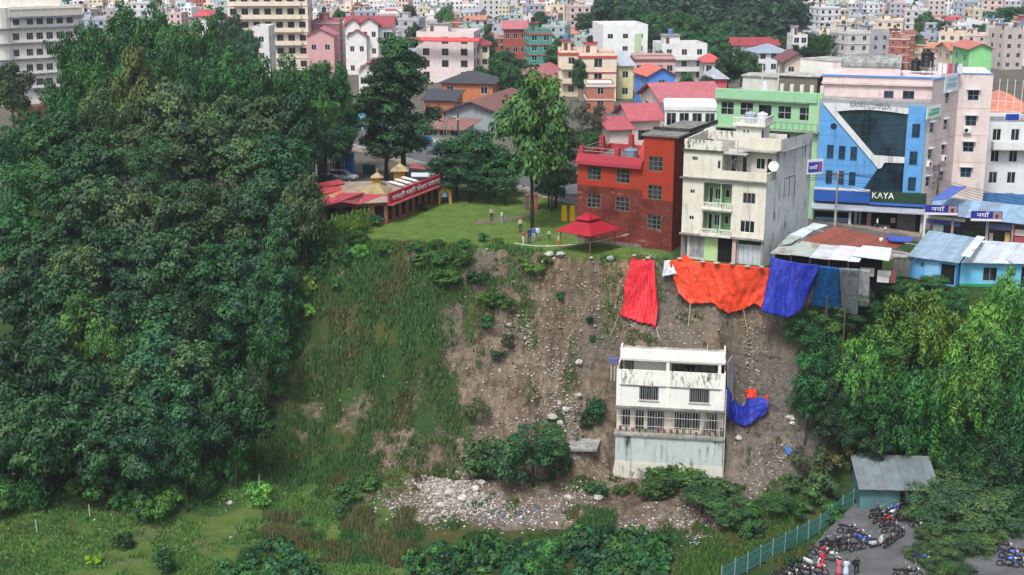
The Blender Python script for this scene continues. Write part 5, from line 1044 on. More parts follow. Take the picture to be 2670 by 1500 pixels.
def green_building():
    P0 = yp(1868, 300, 158); P1 = yp(2142, 300, 152.6); fr = F((P0.x, 158), (P1.x, 152.6), -.4); W = fr.w
    r = thing('apartment_block', 'mint green apartment block behind the stained white building', 'building', fr.a)
    Z = lambda x, y: uz(fr, 1500 + x / 3.68, y / 3.68); gc = (.27, .52, .29, .15)
    zt, zb = Z(1850, 872)[1], Z(1850, 965)[1]
    ops = []
    for x, y in ((1460, 1037), (1645, 1045), (1820, 1068), (2008, 1080), (2215, 1096)): u, z = Z(x, y); ops.append((u - .8, u + .8, z - .78, z + .75))
    op2 = [(o[0], o[1], o[2] - 3.1, o[3] - 3.1) for o in ops]; op3 = [(o[0], o[1], o[2] - 6.2, o[3] - 6.2) for o in ops]
    mb, rf, _ = shell(fr, 0, W, 10, 0, zb, ops + op2 + op3, rev=.15); part('front_wall', mb, 'paint', r, gc)
    for k, o in enumerate(ops + op2 + op3): window(fr, *o, r, (.4, .45, .4), 2 if k != 2 else 1, 2 if k != 2 else 1, .06, .06)
    part('parapet', slab(fr, -.1, W - .5, -.3, .45, zb + .02, zt), 'paint', r, (.28, .53, .32, .25)); part('corner_pier', slab(fr, W - 1.4, W + .02, .004, .25, 0, zt + .02), 'paint', r, (.33, .57, .32, .15))
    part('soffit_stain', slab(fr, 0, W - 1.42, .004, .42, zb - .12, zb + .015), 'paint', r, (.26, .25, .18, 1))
    zr_ = Z(2100, 1165)[1]; rl = MB(); u0, u1 = Z(1880, 1150)[0], W - .2
    for zz in (0, .75): rl.box(fr, u0, u1, .85, .89, zr_ - .9 + zz, zr_ - .85 + zz)
    for i in range(9): u = u0 + (u1 - u0) * i / 8; rl.box(fr, u - .03, u + .03, .85, .89, zr_ - .9, zr_ - .1)
    part('balcony_rail', rl, 'matt', r, (.1, .13, .1)); part('balcony_floor', slab(fr, 0, W - .1, .004, .95, zr_ - 1.1, zr_ - .95), 'paint', r, (.3, .4, .28, .8)); part('roof_slab', slab(fr, 0, W, -10, -.32, zb + .02, zb + .3), 'concrete', r, (.3, .3, .28))
    for i in range(5): u = W * .6 + i * 1.15; part('roof_pier', MB().box(fr, u - .2, u + .2, -1.2, -.8, zb + .3, zt + .75), 'paint', r, (.6, .6, .52, .4))
    for u in (4.7, 6.6): part('steel_post', MB().tube([fr.p(u, -2, zb + .3), fr.p(u, -2, zt + 2.7)], .07, 6), 'matt', r, (.55, .56, .52))
    mb, _, _ = shell(fr.sub(0, -6.0), 1.2, 7.5, 3.5, zb + .3, zt + .9); part('penthouse', mb, 'paint', r, (.55, .55, .5, .6)); part('penthouse_roof', slab(fr, 1.0, 7.7, -9.7, -5.8, zt + .92, zt + 1.05), 'concrete', r, (.5, .5, .47))
    mb, _, _ = shell(fr.sub(0, -4.5), 6.0, 10.5, 4, zb + .3, zt + 1.3); part('penthouse', mb, 'paint', r, (.16, .14, .12, .4)); part('penthouse_roof', slab(fr, 5.8, 10.8, -8.7, -4.3, zt + 1.32, zt + 1.42), 'concrete', r, (.52, .52, .5))
    solo('laundry', MB().hexa([fr.p(4.75, -1.6, zt - .2), fr.p(5.5, -1.6, zt - .2), fr.p(5.5, -1.65, zt - .2), fr.p(4.75, -1.65, zt - .2)], [fr.p(4.95, -1.6, zt + .9), fr.p(5.3, -1.6, zt + .9), fr.p(5.3, -1.65, zt + .9), fr.p(4.95, -1.65, zt + .9)]), 'cloth', 'white robe hanging on the green block roof', 'laundry', (.75, .74, .78))
    a = yp(2085, 190, 166); b = yp(2170, 190, 162); f2 = F((a.x, 166), (b.x, 162)); mb, _, _ = shell(f2, 0, f2.w, 5, 6, zat(158, 164)); 
    t = thing('white_block', 'windowless white rooftop block between green and pink buildings', 'building', f2.a); part('wall', mb, 'paint', t, (.74, .73, .68, .05)); part('coping', slab(f2, -.05, f2.w + .05, -5.05, .05, zat(158, 164) + .004, zat(158, 164) + .1), 'concrete', t, (.5, .5, .47))
    mb, _, _ = shell(f2, 0, f2.w, 6, -.5, 5.99); part('lower_wall', mb, 'paint', t, (.6, .6, .56, .3))
green_building()
# ------------------------------------------------------------------ houses of the town
def house(name, label, loc, rz, w, d, n, col, roof='flat', rcol=(.3, .05, .05), sh=3.0, band=None, cols=3, scols=2, ww=1.2, wh=1.3, wcol=(.5, .5, .48), par=.8, stair=True, tk=True, balc=(), rh=1.6, single=True, cat='house', group=None, joined=False, proto=False, over=.5, skipw=()):
    r = thing(name, label, cat, loc, rz, group)
    fr = F((-w / 2, -d / 2), (w / 2, -d / 2)); H = n * sh; ops, so = [], []
    for k in range(n):
        for i in range(cols):
            if (k, i) in skipw: continue
            u = w * (i + .5) / cols; ops.append((u - ww / 2, u + ww / 2, k * sh + .9, k * sh + .9 + wh))
        for i in range(scols):
            u = d * (i + .5) / scols; so.append((u - ww * .45, u + ww * .45, k * sh + .9, k * sh + .9 + wh))
    def P(nm, mb, mat, c=None, par_=r): return part(nm, mb, mat, par_, c, local=True)
    old = shell(fr, 0, w, d, -2.5, H, ops, so, so, roof=True, rev=.12); P('wall', old[0], 'paint', col)
    if joined:
        fb, gb = MB(), MB()
        for f_, L in ((fr, ops), (old[1], so), (old[2], so)):
            for (a, b, c, e) in L:
                gb.box(f_, a, b, -.1, -.05, c, e); fb.box(f_, (a + b) / 2 - .04, (a + b) / 2 + .04, -.05, -.03, c, e)
        o = P('window_glazing', gb, 'glass'); o['kind'] = 'stuff'
    else:
        cache = {}
        for f_, L in ((fr, ops), (old[1], so), (old[2], so)):
            for (a, b, c, e) in L:
                key = (round(b - a, 3), round(e - c, 3))
                if key not in cache:
                    lf = F((0, 0), (1, 0)); m1 = MB(); W_, H_ = key; ft = .06
                    m1.box(lf, 0, ft, -.1, -.02, 0, H_); m1.box(lf, W_ - ft, W_, -.1, -.02, 0, H_); m1.box(lf, ft, W_ - ft, -.1, -.02, 0, ft); m1.box(lf, ft, W_ - ft, -.1, -.02, H_ - ft, H_); m1.box(lf, W_ / 2 - .03, W_ / 2 + .03, -.1, -.024, ft, H_ - ft)
                    g1 = MB().box(lf, ft, W_ - ft, -.11, -.07, ft, H_ - ft); A_, B_ = m1.mesh('window'), g1.mesh('pane'); A_.materials.append(M['matt']); B_.materials.append(M['glass']); cache[key] = (A_, B_)
                A_, B_ = cache[key]; wo = link(bpy.data.objects.new('window', A_)); wo.parent = r; p = f_.p(a, 0, c); wo.location = p; wo.rotation_euler[2] = math.atan2(f_.u.y, f_.u.x); setc(wo, wcol)
                po = link(bpy.data.objects.new('pane', B_)); po.parent = wo
    if band is not None:
        for k in range(1, n + (1 if roof == 'flat' else 0)): P('floor_band', MB().box(fr, -.15, w + .15, -d - .15, .15, k * sh - .16, k * sh + .04 + (.25 if k == n else 0)), 'paint', band)
    for k in balc:
        b = P('balcony', MB().box(fr, w * .08, w * .92, .004, 1.1, k * sh - .12, k * sh + .02), 'paint', (.6, .58, .52, .4)); m1 = MB().box(fr, w * .08, w * .92, 1.0, 1.1, k * sh + .02, k * sh + .85); m1.box(fr, w * .08, w * .08 + .1, .004, 1.0, k * sh + .02, k * sh + .85); m1.box(fr, w * .92 - .1, w * .92, .004, 1.0, k * sh + .02, k * sh + .85); P('balcony_wall', m1, 'paint', col, b)
    if roof == 'flat':
        if par: P('parapet', parapet(fr, 0, w, d, H + .005 + (.3 if band is not None else 0), H + par), 'paint', col)
        if stair:
            f2 = fr.sub(w * .15, -d * .45); m1, _, _ = shell(f2, 0, w * .34, d * .4, H, H + 2.3, [(.3, 1.1, H + .1, H + 1.9)], rev=.1); s = P('stair_head', m1, 'paint', col); P('door', MB().box(f2, .3, 1.1, -.1, -.05, H + .1, H + 1.9), 'matt', (.12, .07, .05), s); P('stair_roof', MB().box(f2, -.25, w * .34 + .25, -d * .4 - .25, .3, H + 2.32, H + 2.46), 'concrete', band[:3] if band is not None else (.4, .39, .37), s)
            if tk:
                L = f2.p(w * .17, -d * .2, H + 2.47); P('water_tank', MB().lathe([(.55, 0), (.58, .3), (.55, .35), (.58, .7), (.55, .75), (.58, 1.05), (.4, 1.2), (.15, 1.26)], L, 10), 'satin', (.012, .012, .014) if rnd.random() < .7 else (.08, .2, .4))
        P('roof_slab', MB().box(fr, .16, w - .16, -d + .16, -.16, H + .004, H + .05), 'concrete', (.33, .32, .3))
    else:
        o_, z0 = over, H; m1 = MB(); t = .12
        if roof == 'gable':        # ridge along the front
            A = [(-o_, o_), (w + o_, o_), (w + o_, -d / 2), (-o_, -d / 2)]; zz = [z0 - .15, z0 - .15, z0 + rh, z0 + rh]
            for pl in (A, [(-o_, -d - o_), (-o_, -d / 2), (w + o_, -d / 2), (w + o_, -d - o_)]):
                q = [fr.p(u, o, (z0 - .15) if abs(o + d / 2) > .01 else z0 + rh) for u, o in pl]; m1.hexa(q, [p + Vector((0, 0, t)) for p in q])
            P('gable_wall', MB().poly([fr.p(w, 0, z0), fr.p(w, -d, z0), fr.p(w, -d / 2, z0 + rh)]), 'paint', col); P('gable_wall', MB().poly([fr.p(0, 0, z0), fr.p(0, -d / 2, z0 + rh), fr.p(0, -d, z0)]), 'paint', col)
        elif roof == 'gable_front':
            for s_ in (0, 1):
                pl = [(-o_, o_), (w / 2, o_), (w / 2, -d - o_), (-o_, -d - o_)] if s_ == 0 else [(w / 2, o_), (w + o_, o_), (w + o_, -d - o_), (w / 2, -d - o_)]
                q = [fr.p(u, o, z0 + rh if abs(u - w / 2) < .01 else z0 - .15) for u, o in pl]; m1.hexa(q, [p + Vector((0, 0, t)) for p in q])
            P('gable_wall', MB().poly([fr.p(0, 0, z0), fr.p(w, 0, z0), fr.p(w / 2, 0, z0 + rh)]), 'paint', col); P('gable_wall', MB().poly([fr.p(w, -d, z0), fr.p(0, -d, z0), fr.p(w / 2, -d, z0 + rh)]), 'paint', col)
        elif roof == 'hip':
            m_ = min(w, d) / 2; e = [fr.p(-o_, o_, z0 - .1), fr.p(w + o_, o_, z0 - .1), fr.p(w + o_, -d - o_, z0 - .1), fr.p(-o_, -d - o_, z0 - .1)]; a_, b_ = (fr.p(m_, -d / 2, z0 + rh), fr.p(w - m_, -d / 2, z0 + rh)) if w >= d else (fr.p(w / 2, -m_, z0 + rh), fr.p(w / 2, -d + m_, z0 + rh))
            if w >= d: F_ = [[e[0], e[1], b_, a_], [e[1], e[2], b_], [e[2], e[3], a_, b_], [e[3], e[0], a_]]
            else: F_ = [[e[0], e[1], a_], [e[1], e[2], b_, a_], [e[2], e[3], b_], [e[3], e[0], a_, b_]]
            for q in F_: m1.hexa(q, [p + Vector((0, 0, t)) for p in q])
        elif roof == 'lean':
            q = [fr.p(-o_, o_, z0 - .05), fr.p(w + o_, o_, z0 - .05), fr.p(w + o_, -d - o_, z0 + rh), fr.p(-o_, -d - o_, z0 + rh)]; m1.hexa(q, [p + Vector((0, 0, t)) for p in q])
            P('gable_wall', MB().poly([fr.p(w, 0, z0), fr.p(w, -d, z0), fr.p(w, -d, z0 + rh)]), 'paint', col); P('gable_wall', MB().poly([fr.p(0, -d, z0), fr.p(0, 0, z0), fr.p(0, -d, z0 + rh)]), 'paint', col)
        P('roof', m1, 'tin', rcol)
    return r
def gz(x, y): return float(back_z(np.array([x]), np.array([y]))[0])
def hpx(px0, px1, ytop, Y, label, col, n=3, roof='flat', d=9, rz=0.0, name='house', z0=None, **kw):   # a house whose front fills px0..px1 and whose wall tops out at ytop
    a, b = yp(px0, ytop, Y), yp(px1, ytop, Y); w = (b.x - a.x) / max(.6, math.cos(rz)) ; x = (a.x + b.x) / 2; g = gz(x, Y) if z0 is None else z0
    sh = (a.z - g) / n; c = Vector((x, Y, g)) + Matrix.Rotation(rz, 3, 'Z') @ Vector((0, d / 2, 0)); return house(name, label, c, rz, w, d, n, col, roof, sh=sh, **kw)
RED, PKR, BRN, ORG = (.3, .045, .05, .2), (.42, .14, .15, .2), (.19, .075, .055, .6), (.5, .17, .11, .2)
def town():
    W_ = (.7, .7, .68, .3); C_ = (.68, .6, .47, .3)
    # landmark houses
    hpx(1085, 1235, 95, 300, 'pale pink house with wide red eaves behind the dark tree', (.72, .62, .6, .2), 4, d=11, rz=-.12, band=None, cols=3, scols=3, ww=1.5, wh=1.5, wcol=(.2, .09, .08), par=1.0, skipw=((0, 1), (3, 0)))
    fr = F((yp(1085, 95, 300).x - .6, 299.2), (yp(1235, 95, 300).x + .6, 297.2)); solo('red_eave', MB().hexa([fr.p(-.8, .9, zat(107, 300)), fr.p(fr.w + .8, .9, zat(107, 300)), fr.p(fr.w + .8, -.05, zat(104, 300)), fr.p(-.8, -.05, zat(104, 300))], [fr.p(-.8, .9, zat(104, 300)), fr.p(fr.w + .8, .9, zat(104, 300)), fr.p(fr.w + .8, -.05, zat(96, 300)), fr.p(-.8, -.05, zat(96, 300))]), 'tin', 'sloping red eave round the roof of the pale pink house', 'roof', (.5, .07, .07, .05))
    hpx(1232, 1275, 118, 306, 'narrow cream annex with red roof beside the pale pink house', C_, 3, 'hip', rcol=RED, cols=2, scols=2, rh=.9)
    hpx(1150, 1285, 217, 245, 'orange plastered house with dark hipped roof', (.5, .18, .085, .5), 2, 'hip', 8, -.2, rcol=(.045, .05, .055, .2), cols=3, wcol=(.6, .6, .58), ww=1.3, rh=1.7, skipw=((1, 1),))
    hpx(1105, 1185, 262, 232, 'small orange house with black roof by the road', (.5, .2, .12, .3), 1, 'lean', 6, -.2, rcol=(.04, .045, .05, .2), cols=2, rh=1.1, wcol=(.6, .6, .58))
    hpx(1160, 1300, 292, 221, 'long shed with rusty brown gable roof and grey tin wall', (.3, .34, .37, .5), 1, 'gable_front', 20, -.32, rcol=BRN, cols=0, scols=0, rh=1.7, over=.9)
    hpx(1085, 1200, 335, 212, 'row of open shops under rusty tin by the road', (.42, .45, .4, .6), 1, 'lean', 6, -.35, rcol=(.26, .13, .1, .8), cols=4, scols=0, ww=1.4, wh=1.4, rh=.7, over=1.0, name='shop_row')
    hpx(1288, 1350, 228, 262, 'long low building with pink red tin roof', (.55, .3, .3, .3), 1, 'gable_front', 22, -.35, rcol=PKR, cols=0, scols=0, rh=1.5, over=.8)
    hpx(1318, 1385, 205, 276, 'second long pink red roof behind the orange house', (.55, .3, .3, .3), 1, 'gable_front', 24, -.35, rcol=PKR, cols=0, scols=0, rh=1.5, over=.8)
    hpx(1378, 1440, 90, 322, 'teal green house with red roof eaves', (.07, .27, .22, .5), 4, d=9, rz=.1, band=(.36, .1, .08, .2), cols=2, scols=2, wcol=(.6, .6, .58), ww=1.3)
    hpx(1313, 1375, 75, 340, 'red brick house left of the teal house', (.32, .08, .06, .6), 3, 'gable', 9, rcol=PKR, cols=3, scols=2, rh=1.6)
    hpx(1458, 1522, 142, 272, 'cream house wing with red edged terraces', C_, 3, d=8, band=(.42, .07, .05, .2), cols=1, scols=2, balc=(1, 2))
    hpx(1512, 1608, 150, 264, 'cream house with red roof band and window grille', (.72, .63, .5, .2), 3, d=9, band=(.46, .09, .07, .2), cols=1, scols=2, ww=1.6, wh=1.7, par=.9)
    hpx(1530, 1602, 225, 247, 'terraced brick and white annex with clothes drying on top', (.4, .16, .1, .3), 2, d=8, band=(.6, .58, .54, .3), cols=1, scols=1, stair=False, par=.5)
    hpx(1572, 1690, 78, 348, 'modern white block with pale green stripe', (.78, .8, .8, .08), 3, d=15, rz=.12, cols=3, scols=0, ww=1.4, wh=1.2, stair=False, par=1.3, name='modern_block', skipw=((0, 0), (1, 0)))
    f = F((yp(1655, 100, 345.2).x, 345.2), (yp(1672, 100, 345.2).x + .1, 345.9)); solo('green_stripe', MB().box(f, 0, f.w, -.05, .15, gz(0, 346), zat(88, 346)), 'paint', 'pale green stripe panel on the modern white block', 'panel', (.5, .66, .42, .1))
    # pink gabled house and the white one beside it
    hpx(1728, 1880, 262, 190, 'pink house with large red gable roof behind the brick building', (.74, .6, .55, .15), 3, 'gable', 9, .25, rcol=(.43, .13, .145, .15), cols=2, scols=2, ww=1.6, wh=1.4, wcol=(.3, .3, .28), rh=2.0, over=.9)
    hpx(1648, 1722, 312, 182, 'lower pink house wing with red tiled roof', (.74, .6, .55, .15), 2, 'gable', 7, .22, rcol=(.42, .1, .115, .15), cols=1, scols=1, ww=2.2, wh=1.4, wcol=(.3, .3, .28), rh=1.7, over=.7)
    hpx(1590, 1648, 338, 177, 'low annex with red roof left of the pink house', (.6, .5, .46, .3), 1, 'lean', 5, .2, rcol=(.4, .085, .1, .15), cols=1, scols=0, rh=.9, wh=1.2)
    hpx(1735, 1868, 285, 178, 'plain white house with dark window openings behind the brick building', (.72, .74, .73, .2), 3, d=8, rz=-.1, cols=4, scols=1, ww=1.3, wh=1.7, stair=False, par=.5, band=(.68, .7, .7, .3))
    hpx(1690, 1762, 198, 255, 'bright blue house with orange gable roof', (.10, .25, .68, .1), 2, 'gable_front', 9, .2, rcol=(.58, .14, .09, .1), cols=1, scols=1, ww=1.3, rh=1.5)
    hpx(1610, 1652, 172, 268, 'pale yellow house with grey pitched roof', (.72, .68, .36, .2), 2, 'lean', 9, .15, rcol=(.4, .44, .48, .2), cols=1, scols=1, rh=2.0)
    hpx(1655, 1760, 158, 282, 'long house with brown flat roof behind the blue house', (.6, .4, .38, .3), 2, d=9, band=(.2, .1, .1, .3), cols=4, stair=False)
    hpx(1725, 1845, 125, 302, 'white terraced villa below the wooded hill', (.72, .73, .72, .25), 3, d=10, rz=.1, cols=3, scols=2, balc=(1, 2), par=.9)
    hpx(1838, 1882, 162, 284, 'white house with orange red hipped roof', W_, 2, 'hip', 8, rcol=(.56, .09, .08, .1), cols=2, rh=1.3)
    hpx(1850, 1895, 205, 255, 'small house with grey tin roof and red wall', (.55, .1, .1, .3), 1, 'hip', 7, rcol=(.36, .4, .43, .3), cols=1, scols=1, rh=1.4)
    hpx(1912, 2030, 118, 335, 'white villa with red roofs right of the wooded hill', W_, 2, 'gable', 9, rcol=RED, cols=4, rh=1.5)
    hpx(1975, 2062, 138, 296, 'white house with grey hipped roof', (.7, .74, .77, .2), 3, 'hip', 9, .1, rcol=(.28, .33, .4, .2), cols=3, rh=1.5)
    hpx(2068, 2106, 98, 320, 'small white tower house with two dark windows', W_, 4, d=7, cols=2, par=.6)
    hpx(2048, 2112, 162, 278, 'house with cream gable front and dark red roof', (.66, .55, .45, .3), 2, 'gable_front', 9, rcol=(.16, .05, .05, .3), cols=2, rh=1.8, over=.8)
    hpx(2528, 2588, 128, 262, 'bright green gabled wall house in the right of town', (.25, .62, .27, .1), 3, 'gable_front', 10, rcol=(.5, .16, .12, .2), cols=0, scols=2, rh=1.0)
    hpx(2480, 2530, 132, 275, 'cream house with orange roof left of the green wall', C_, 3, 'gable', 9, rcol=ORG, cols=2, rh=1.2)
    # white gabled villa
    hpx(900, 1022, 70, 326, 'white villa with three dark red gables', (.76, .75, .73, .15), 3, 'gable', 11, rcol=(.3, .06, .07, .2), cols=4, scols=1, ww=1.4, wh=1.6, rh=2.2, wcol=(.55, .55, .53), band=(.66, .65, .62, .3))
    for i, (p0, p1, yt, Y) in enumerate(((903, 940, 66, 324.5), (940, 985, 64, 324), (905, 955, 95, 322.5))): hpx(p0, p1, yt, Y, ['left red gabled bay of the white villa', 'right red gabled bay of the white villa', 'lower red gabled porch of the white villa'][i], (.74, .73, .71, .15), 3 if i < 2 else 2, 'gable_front', 4, rcol=(.3, .055, .065, .2), cols=2, scols=0, ww=1.0, wh=1.3, rh=1.5, name='gabled_bay', cat='house')
    hpx(815, 885, 62, 345, 'raspberry pink house with grey band left of the white villa', (.42, .15, .17, .6), 3, d=9, band=(.4, .38, .37, .4), cols=4, scols=1, ww=1.0, par=.9)
    hpx(800, 870, 92, 330, 'small pink roofed house below the raspberry house', (.6, .35, .35, .3), 2, 'gable_front', 8, rcol=PKR, cols=2, rh=1.6)
    hpx(868, 910, 60, 350, 'blank white house wall beside the raspberry house', (.74, .78, .77, .1), 3, d=9, cols=0, stair=False, par=.5)
    hpx(935, 985, 185, 255, 'white gabled cottage behind the dark tree', W_, 2, 'gable_front', 9, rcol=(.45, .15, .12, .2), cols=2, rh=1.6)
    hpx(930, 1000, 262, 238, 'rusty roofed shed above the blue hoarding', (.4, .36, .33, .6), 1, 'lean', 6, -.3, rcol=(.26, .18, .15, .9), cols=0, scols=0, rh=.9)
    hpx(505, 545, 42, 330, 'small white pavilion with red roof above the bamboo', W_, 3, 'hip', 7, rcol=(.5, .08, .1, .1), cols=1, rh=1.2)
    hpx(660, 700, 78, 310, 'low white house between bamboo and apartment block', W_, 3, d=8, cols=1, stair=False)
    # big apartment block with balconies
    r = hpx(590, 798, -55, 335, 'cream and pink apartment block with long balconies', (.72, .64, .5, .3), 7, d=14, rz=.06, cols=7, scols=3, ww=1.6, wh=1.5, wcol=(.12, .13, .2), band=(.72, .67, .58, .4), stair=False, par=1, balc=(2, 3, 4, 5, 6), cat='building', name='apartment_block')
    fr = F((-10, -7), (10, -7)); 
    # white institutional building on the left, with rounded bay and grey ledges
    a, b = yp(24, 60, 258), yp(215, 60, 266); fr = F((a.x, 258), (b.x, 266)); zt = zat(22, 259); r = thing('institutional_building', 'long white five storey building with grey ledges behind the wood', 'building', (a.x, 258, 0))
    zz = [zat(y, 259) for y in (57, 96, 138, 178, 216)]; ops = []
    for k, z in enumerate(zz):
        for px in (42, 78, 104, 130, 156, 182): u = uz(fr, px, 57 + 39 * k)[0]; ops.append((u - .62, u + .62, z - .65, z + .65))
    mb, rf, lf = shell(fr, 0, fr.w, 12, -2, zt, ops); part('front_wall', mb, 'paint', r, (.76, .74, .68, .3))
    for o in ops: window(fr, *o, r, (.5, .48, .44), 3, 1, .08)
    for z in zz: part('ledge', slab(fr, 0, fr.w, .004, .6, z - 1.35, z - 1.1), 'concrete', r, (.26, .28, .33))
    part('ledge', slab(fr, 0, fr.w, .004, .9, zt - 1.9, zt - 1.55), 'concrete', r, (.22, .25, .3)); rl = MB()
    for i in range(30): rl.box(fr, i * fr.w / 30, i * fr.w / 30 + .06, .5, .56, zt - 1.55, zt - .2)
    rl.box(fr, 0, fr.w, .48, .58, zt - .25, zt - .15); part('roof_rail', rl, 'matt', r, (.45, .42, .36)); part('parapet', slab(fr, 0, fr.w, -.2, .45, zt - 1.54, zt + .3), 'paint', r, (.7, .67, .6, .4))
    c = fr.p(-1.6, -2.2, 0); part('round_bay', MB().lathe([(2.9, -2), (2.9, zt + .2)], c, 20), 'paint', r, (.76, .74, .68, .3))
    for z in zz: part('ledge', MB().lathe([(2.95, z - 1.35), (3.4, z - 1.3), (3.4, z - 1.15), (2.95, z - 1.1)], c, 20), 'concrete', r, (.26, .28, .33))
    mb, _, _ = shell(fr.sub(0, -4), 0, 11, 7, zt, zt + 3.0); part('roof_hall', mb, 'paint', r, (.74, .72, .66, .2)); part('hall_roof', slab(fr, -.4, 11.4, -11.4, -3.6, zt + 3.02, zt + 3.2), 'concrete', r, (.36, .4, .46))
    # red fence before it
    a, b = yp(36, 225, 238), yp(165, 212, 250); f = F((a.x, 238), (b.x, 250)); t = thing('red_fence', 'red tin fence before the white institutional building', 'fence', f.a)
    for i in range(12): part('panel', MB().box(f, i * f.w / 12, (i + .94) * f.w / 12, -.03, .03, 0, 1.7), 'tin', t, (.5, .07, .08, .2))
    # white building at the right edge
    hpx(2578, 2720, 330, 161, 'white terraced building at the right edge above the shops', (.74, .76, .77, .12), 4, d=9, rz=-.05, cols=3, scols=0, ww=1.0, wh=1.4, wcol=(.5, .5, .5), stair=False, par=.5, balc=(3,), z0=-1)
    hpx(2585, 2700, 292, 172, 'house with orange red hip roof and blue tarpaulin balcony', (.3, .36, .6, .2), 4, 'hip', 9, rcol=(.55, .2, .13, .15), cols=2, scols=0, rh=2.0, z0=-1)
    f = F((yp(2575, 340, 166).x, 166), (yp(2655, 340, 166).x, 166.3), -1); solo('tarpaulin', MB().box(f, 0, f.w * .55, 0, .05, zat(338, 166) + 1, zat(312, 166) + 1), 'tarp', 'pale blue tarpaulin across the balcony at the right edge', 'tarpaulin', (.12, .22, .6)); solo('tarpaulin', MB().box(f, f.w * .56, f.w, .06, .11, zat(336, 166) + 1, zat(298, 166) + 1), 'tarp', 'deep blue tarpaulin across the balcony at the right edge', 'tarpaulin', (.01, .05, .38))
    # scaffold of a half built house
    t = thing('scaffold', 'white steel scaffold beside the pink complex', 'scaffold', yp(2590, 250, 168)); f = F((yp(2585, 240, 168).x, 168), (yp(2650, 240, 168).x, 166)); sc_ = MB()
    for i in range(5):
        u = f.w * i / 4; part('upright', MB().tube([f.p(u, 0, 8), f.p(u, 0, zat(205, 168))], .05, 5), 'matt', t, (.6, .6, .6))
    for z in (9.2, 10.4, 11.6): part('ledger', MB().tube([f.p(0, 0, z), f.p(f.w, 0, z)], .04, 5), 'matt', t, (.6, .6, .6))
    mb, _, _ = shell(f.sub(0, -.4), 0, f.w, 5, -1, 8.8); part('wall', mb, 'paint', t, (.5, .58, .68, .2))
    # ---- far town in rows: copies of a few kinds of house, each with its own paint
    kinds = []
    spec = [(9, 9, 3, 'flat', None, 'flat roofed'), (8, 10, 4, 'flat', (.6, .58, .54, .3), 'tall flat roofed'), (11, 9, 2, 'flat', (.42, .1, .08, .3), 'red banded'), (9, 8, 2, 'hip', None, 'hip roofed'), (10, 8, 3, 'gable', None, 'gable roofed'), (7, 9, 4, 'flat', None, 'narrow flat roofed'), (12, 10, 3, 'flat', (.66, .64, .6, .3), 'broad flat roofed'), (8, 8, 2, 'gable_front', None, 'front gabled'), (10, 9, 5, 'flat', (.5, .5, .5, .3), 'five storey')]
    def proto(j): return [house('far_house', 'x', (0, -500 - 20 * i, -80), 0, w, d, n, (.7, .7, .7, .3), rf, RED, 2.9, bd, 3 if w > 8 else 2, 2, 1.25, 1.35, par=.8, joined=j, single=False, rh=1.6) for i, (w, d, n, rf, bd, _) in enumerate(spec)]
    near, far = proto(False), proto(True)
    pal = [((.68, .68, .67), 'white'), ((.66, .57, .43), 'cream'), ((.64, .47, .44), 'pale pink'), ((.42, .43, .46), 'grey'), ((.7, .71, .73), 'white'), ((.55, .5, .36), 'pale yellow'), ((.36, .12, .08), 'brick red'), ((.42, .48, .56), 'pale blue'), ((.56, .56, .54), 'off white'), ((.34, .46, .44), 'turquoise'), ((.74, .72, .68), 'white'), ((.5, .46, .43), 'unpainted grey')]
    roofs = [(.4, .06, .06, .2), (.46, .14, .12, .3), (.3, .1, .08, .5), (.3, .35, .4, .3), (.5, .2, .13, .3)]
    rr = random.Random(5); Y = 338.0; out = []
    lm = [(o, px_of(o.location)) for o in SC.objects if o.parent is None and o.get('category') in ('house', 'building') and o.location.y > 240 and o.location.y < 420]
    while Y < 1060:
        w_ = Y * 2900 / FPX; x = -w_ / 2
        while x < w_ / 2:
            x += rr.uniform(7, 11) * (1 + (Y - 338) / 2600); y = Y + rr.uniform(-5, 5); px, py = px_of((x, y, gz(x, y)))
            if px < 150 or px > 2760 or py < -60: continue
            if any(abs(p[0] - px) < (52 if abs(o.location.y - y) < 26 else 0) for o, p in lm): continue
            if 1545 + (Y - 400) * .03 < px < 2085 - max(0, Y - 640) * .25 and Y > 395: continue
            if 1650 < px < 2060 and 330 < Y < 400: continue
            if px > 2590 and 640 < Y < 900: continue
            out.append((x, y, px, rr.uniform(.56, .8)))
        Y *= 1.052 if Y < 600 else 1.058
    out.sort(key=lambda q: q[1]); stuff = MB(); wst = MB()
    where = lambda px: 'left of the teal house' if px < 1370 else ('before the hill' if px < 1800 else ('behind the complex' if px < 2350 else 'at far right'))
    for i, (x, y, px, sc) in enumerate(out):
        k = rr.randrange(len(spec)); c, cn = rr.choice(pal); rz = rr.uniform(-.45, .45)
        if i >= 292:
            w, d, n = spec[k][0], spec[k][1], spec[k][2]; R = Matrix.Rotation(rz, 3, 'Z') * sc; g = gz(x, y); H = n * 2.9
            def tr(q): return [R @ Vector(p) + Vector((x, y, g)) for p in q]
            b = [(-w / 2, -d / 2, -2), (w / 2, -d / 2, -2), (w / 2, d / 2, -2), (-w / 2, d / 2, -2)]; stuff.hexa(tr(b), tr([(p[0], p[1], H) for p in b]))
            s = [(-w * .3, -d * .1, H), (w * .1, -d * .1, H), (w * .1, d * .3, H), (-w * .3, d * .3, H)]; stuff.hexa(tr(s), tr([(p[0], p[1], H + 2.2) for p in s]))
            for f_ in range(n):
                for j in range(3):
                    u = -w / 2 + w * (j + .5) / 3; q = [(u - .55, -d / 2 - .02, f_ * 2.9 + .9), (u + .55, -d / 2 - .02, f_ * 2.9 + .9), (u + .55, -d / 2 - .02, f_ * 2.9 + 2.2), (u - .55, -d / 2 - .02, f_ * 2.9 + 2.2)]; wst.hexa(tr(q), tr([(p[0], p[1] - .05, p[2]) for p in q]))
            continue
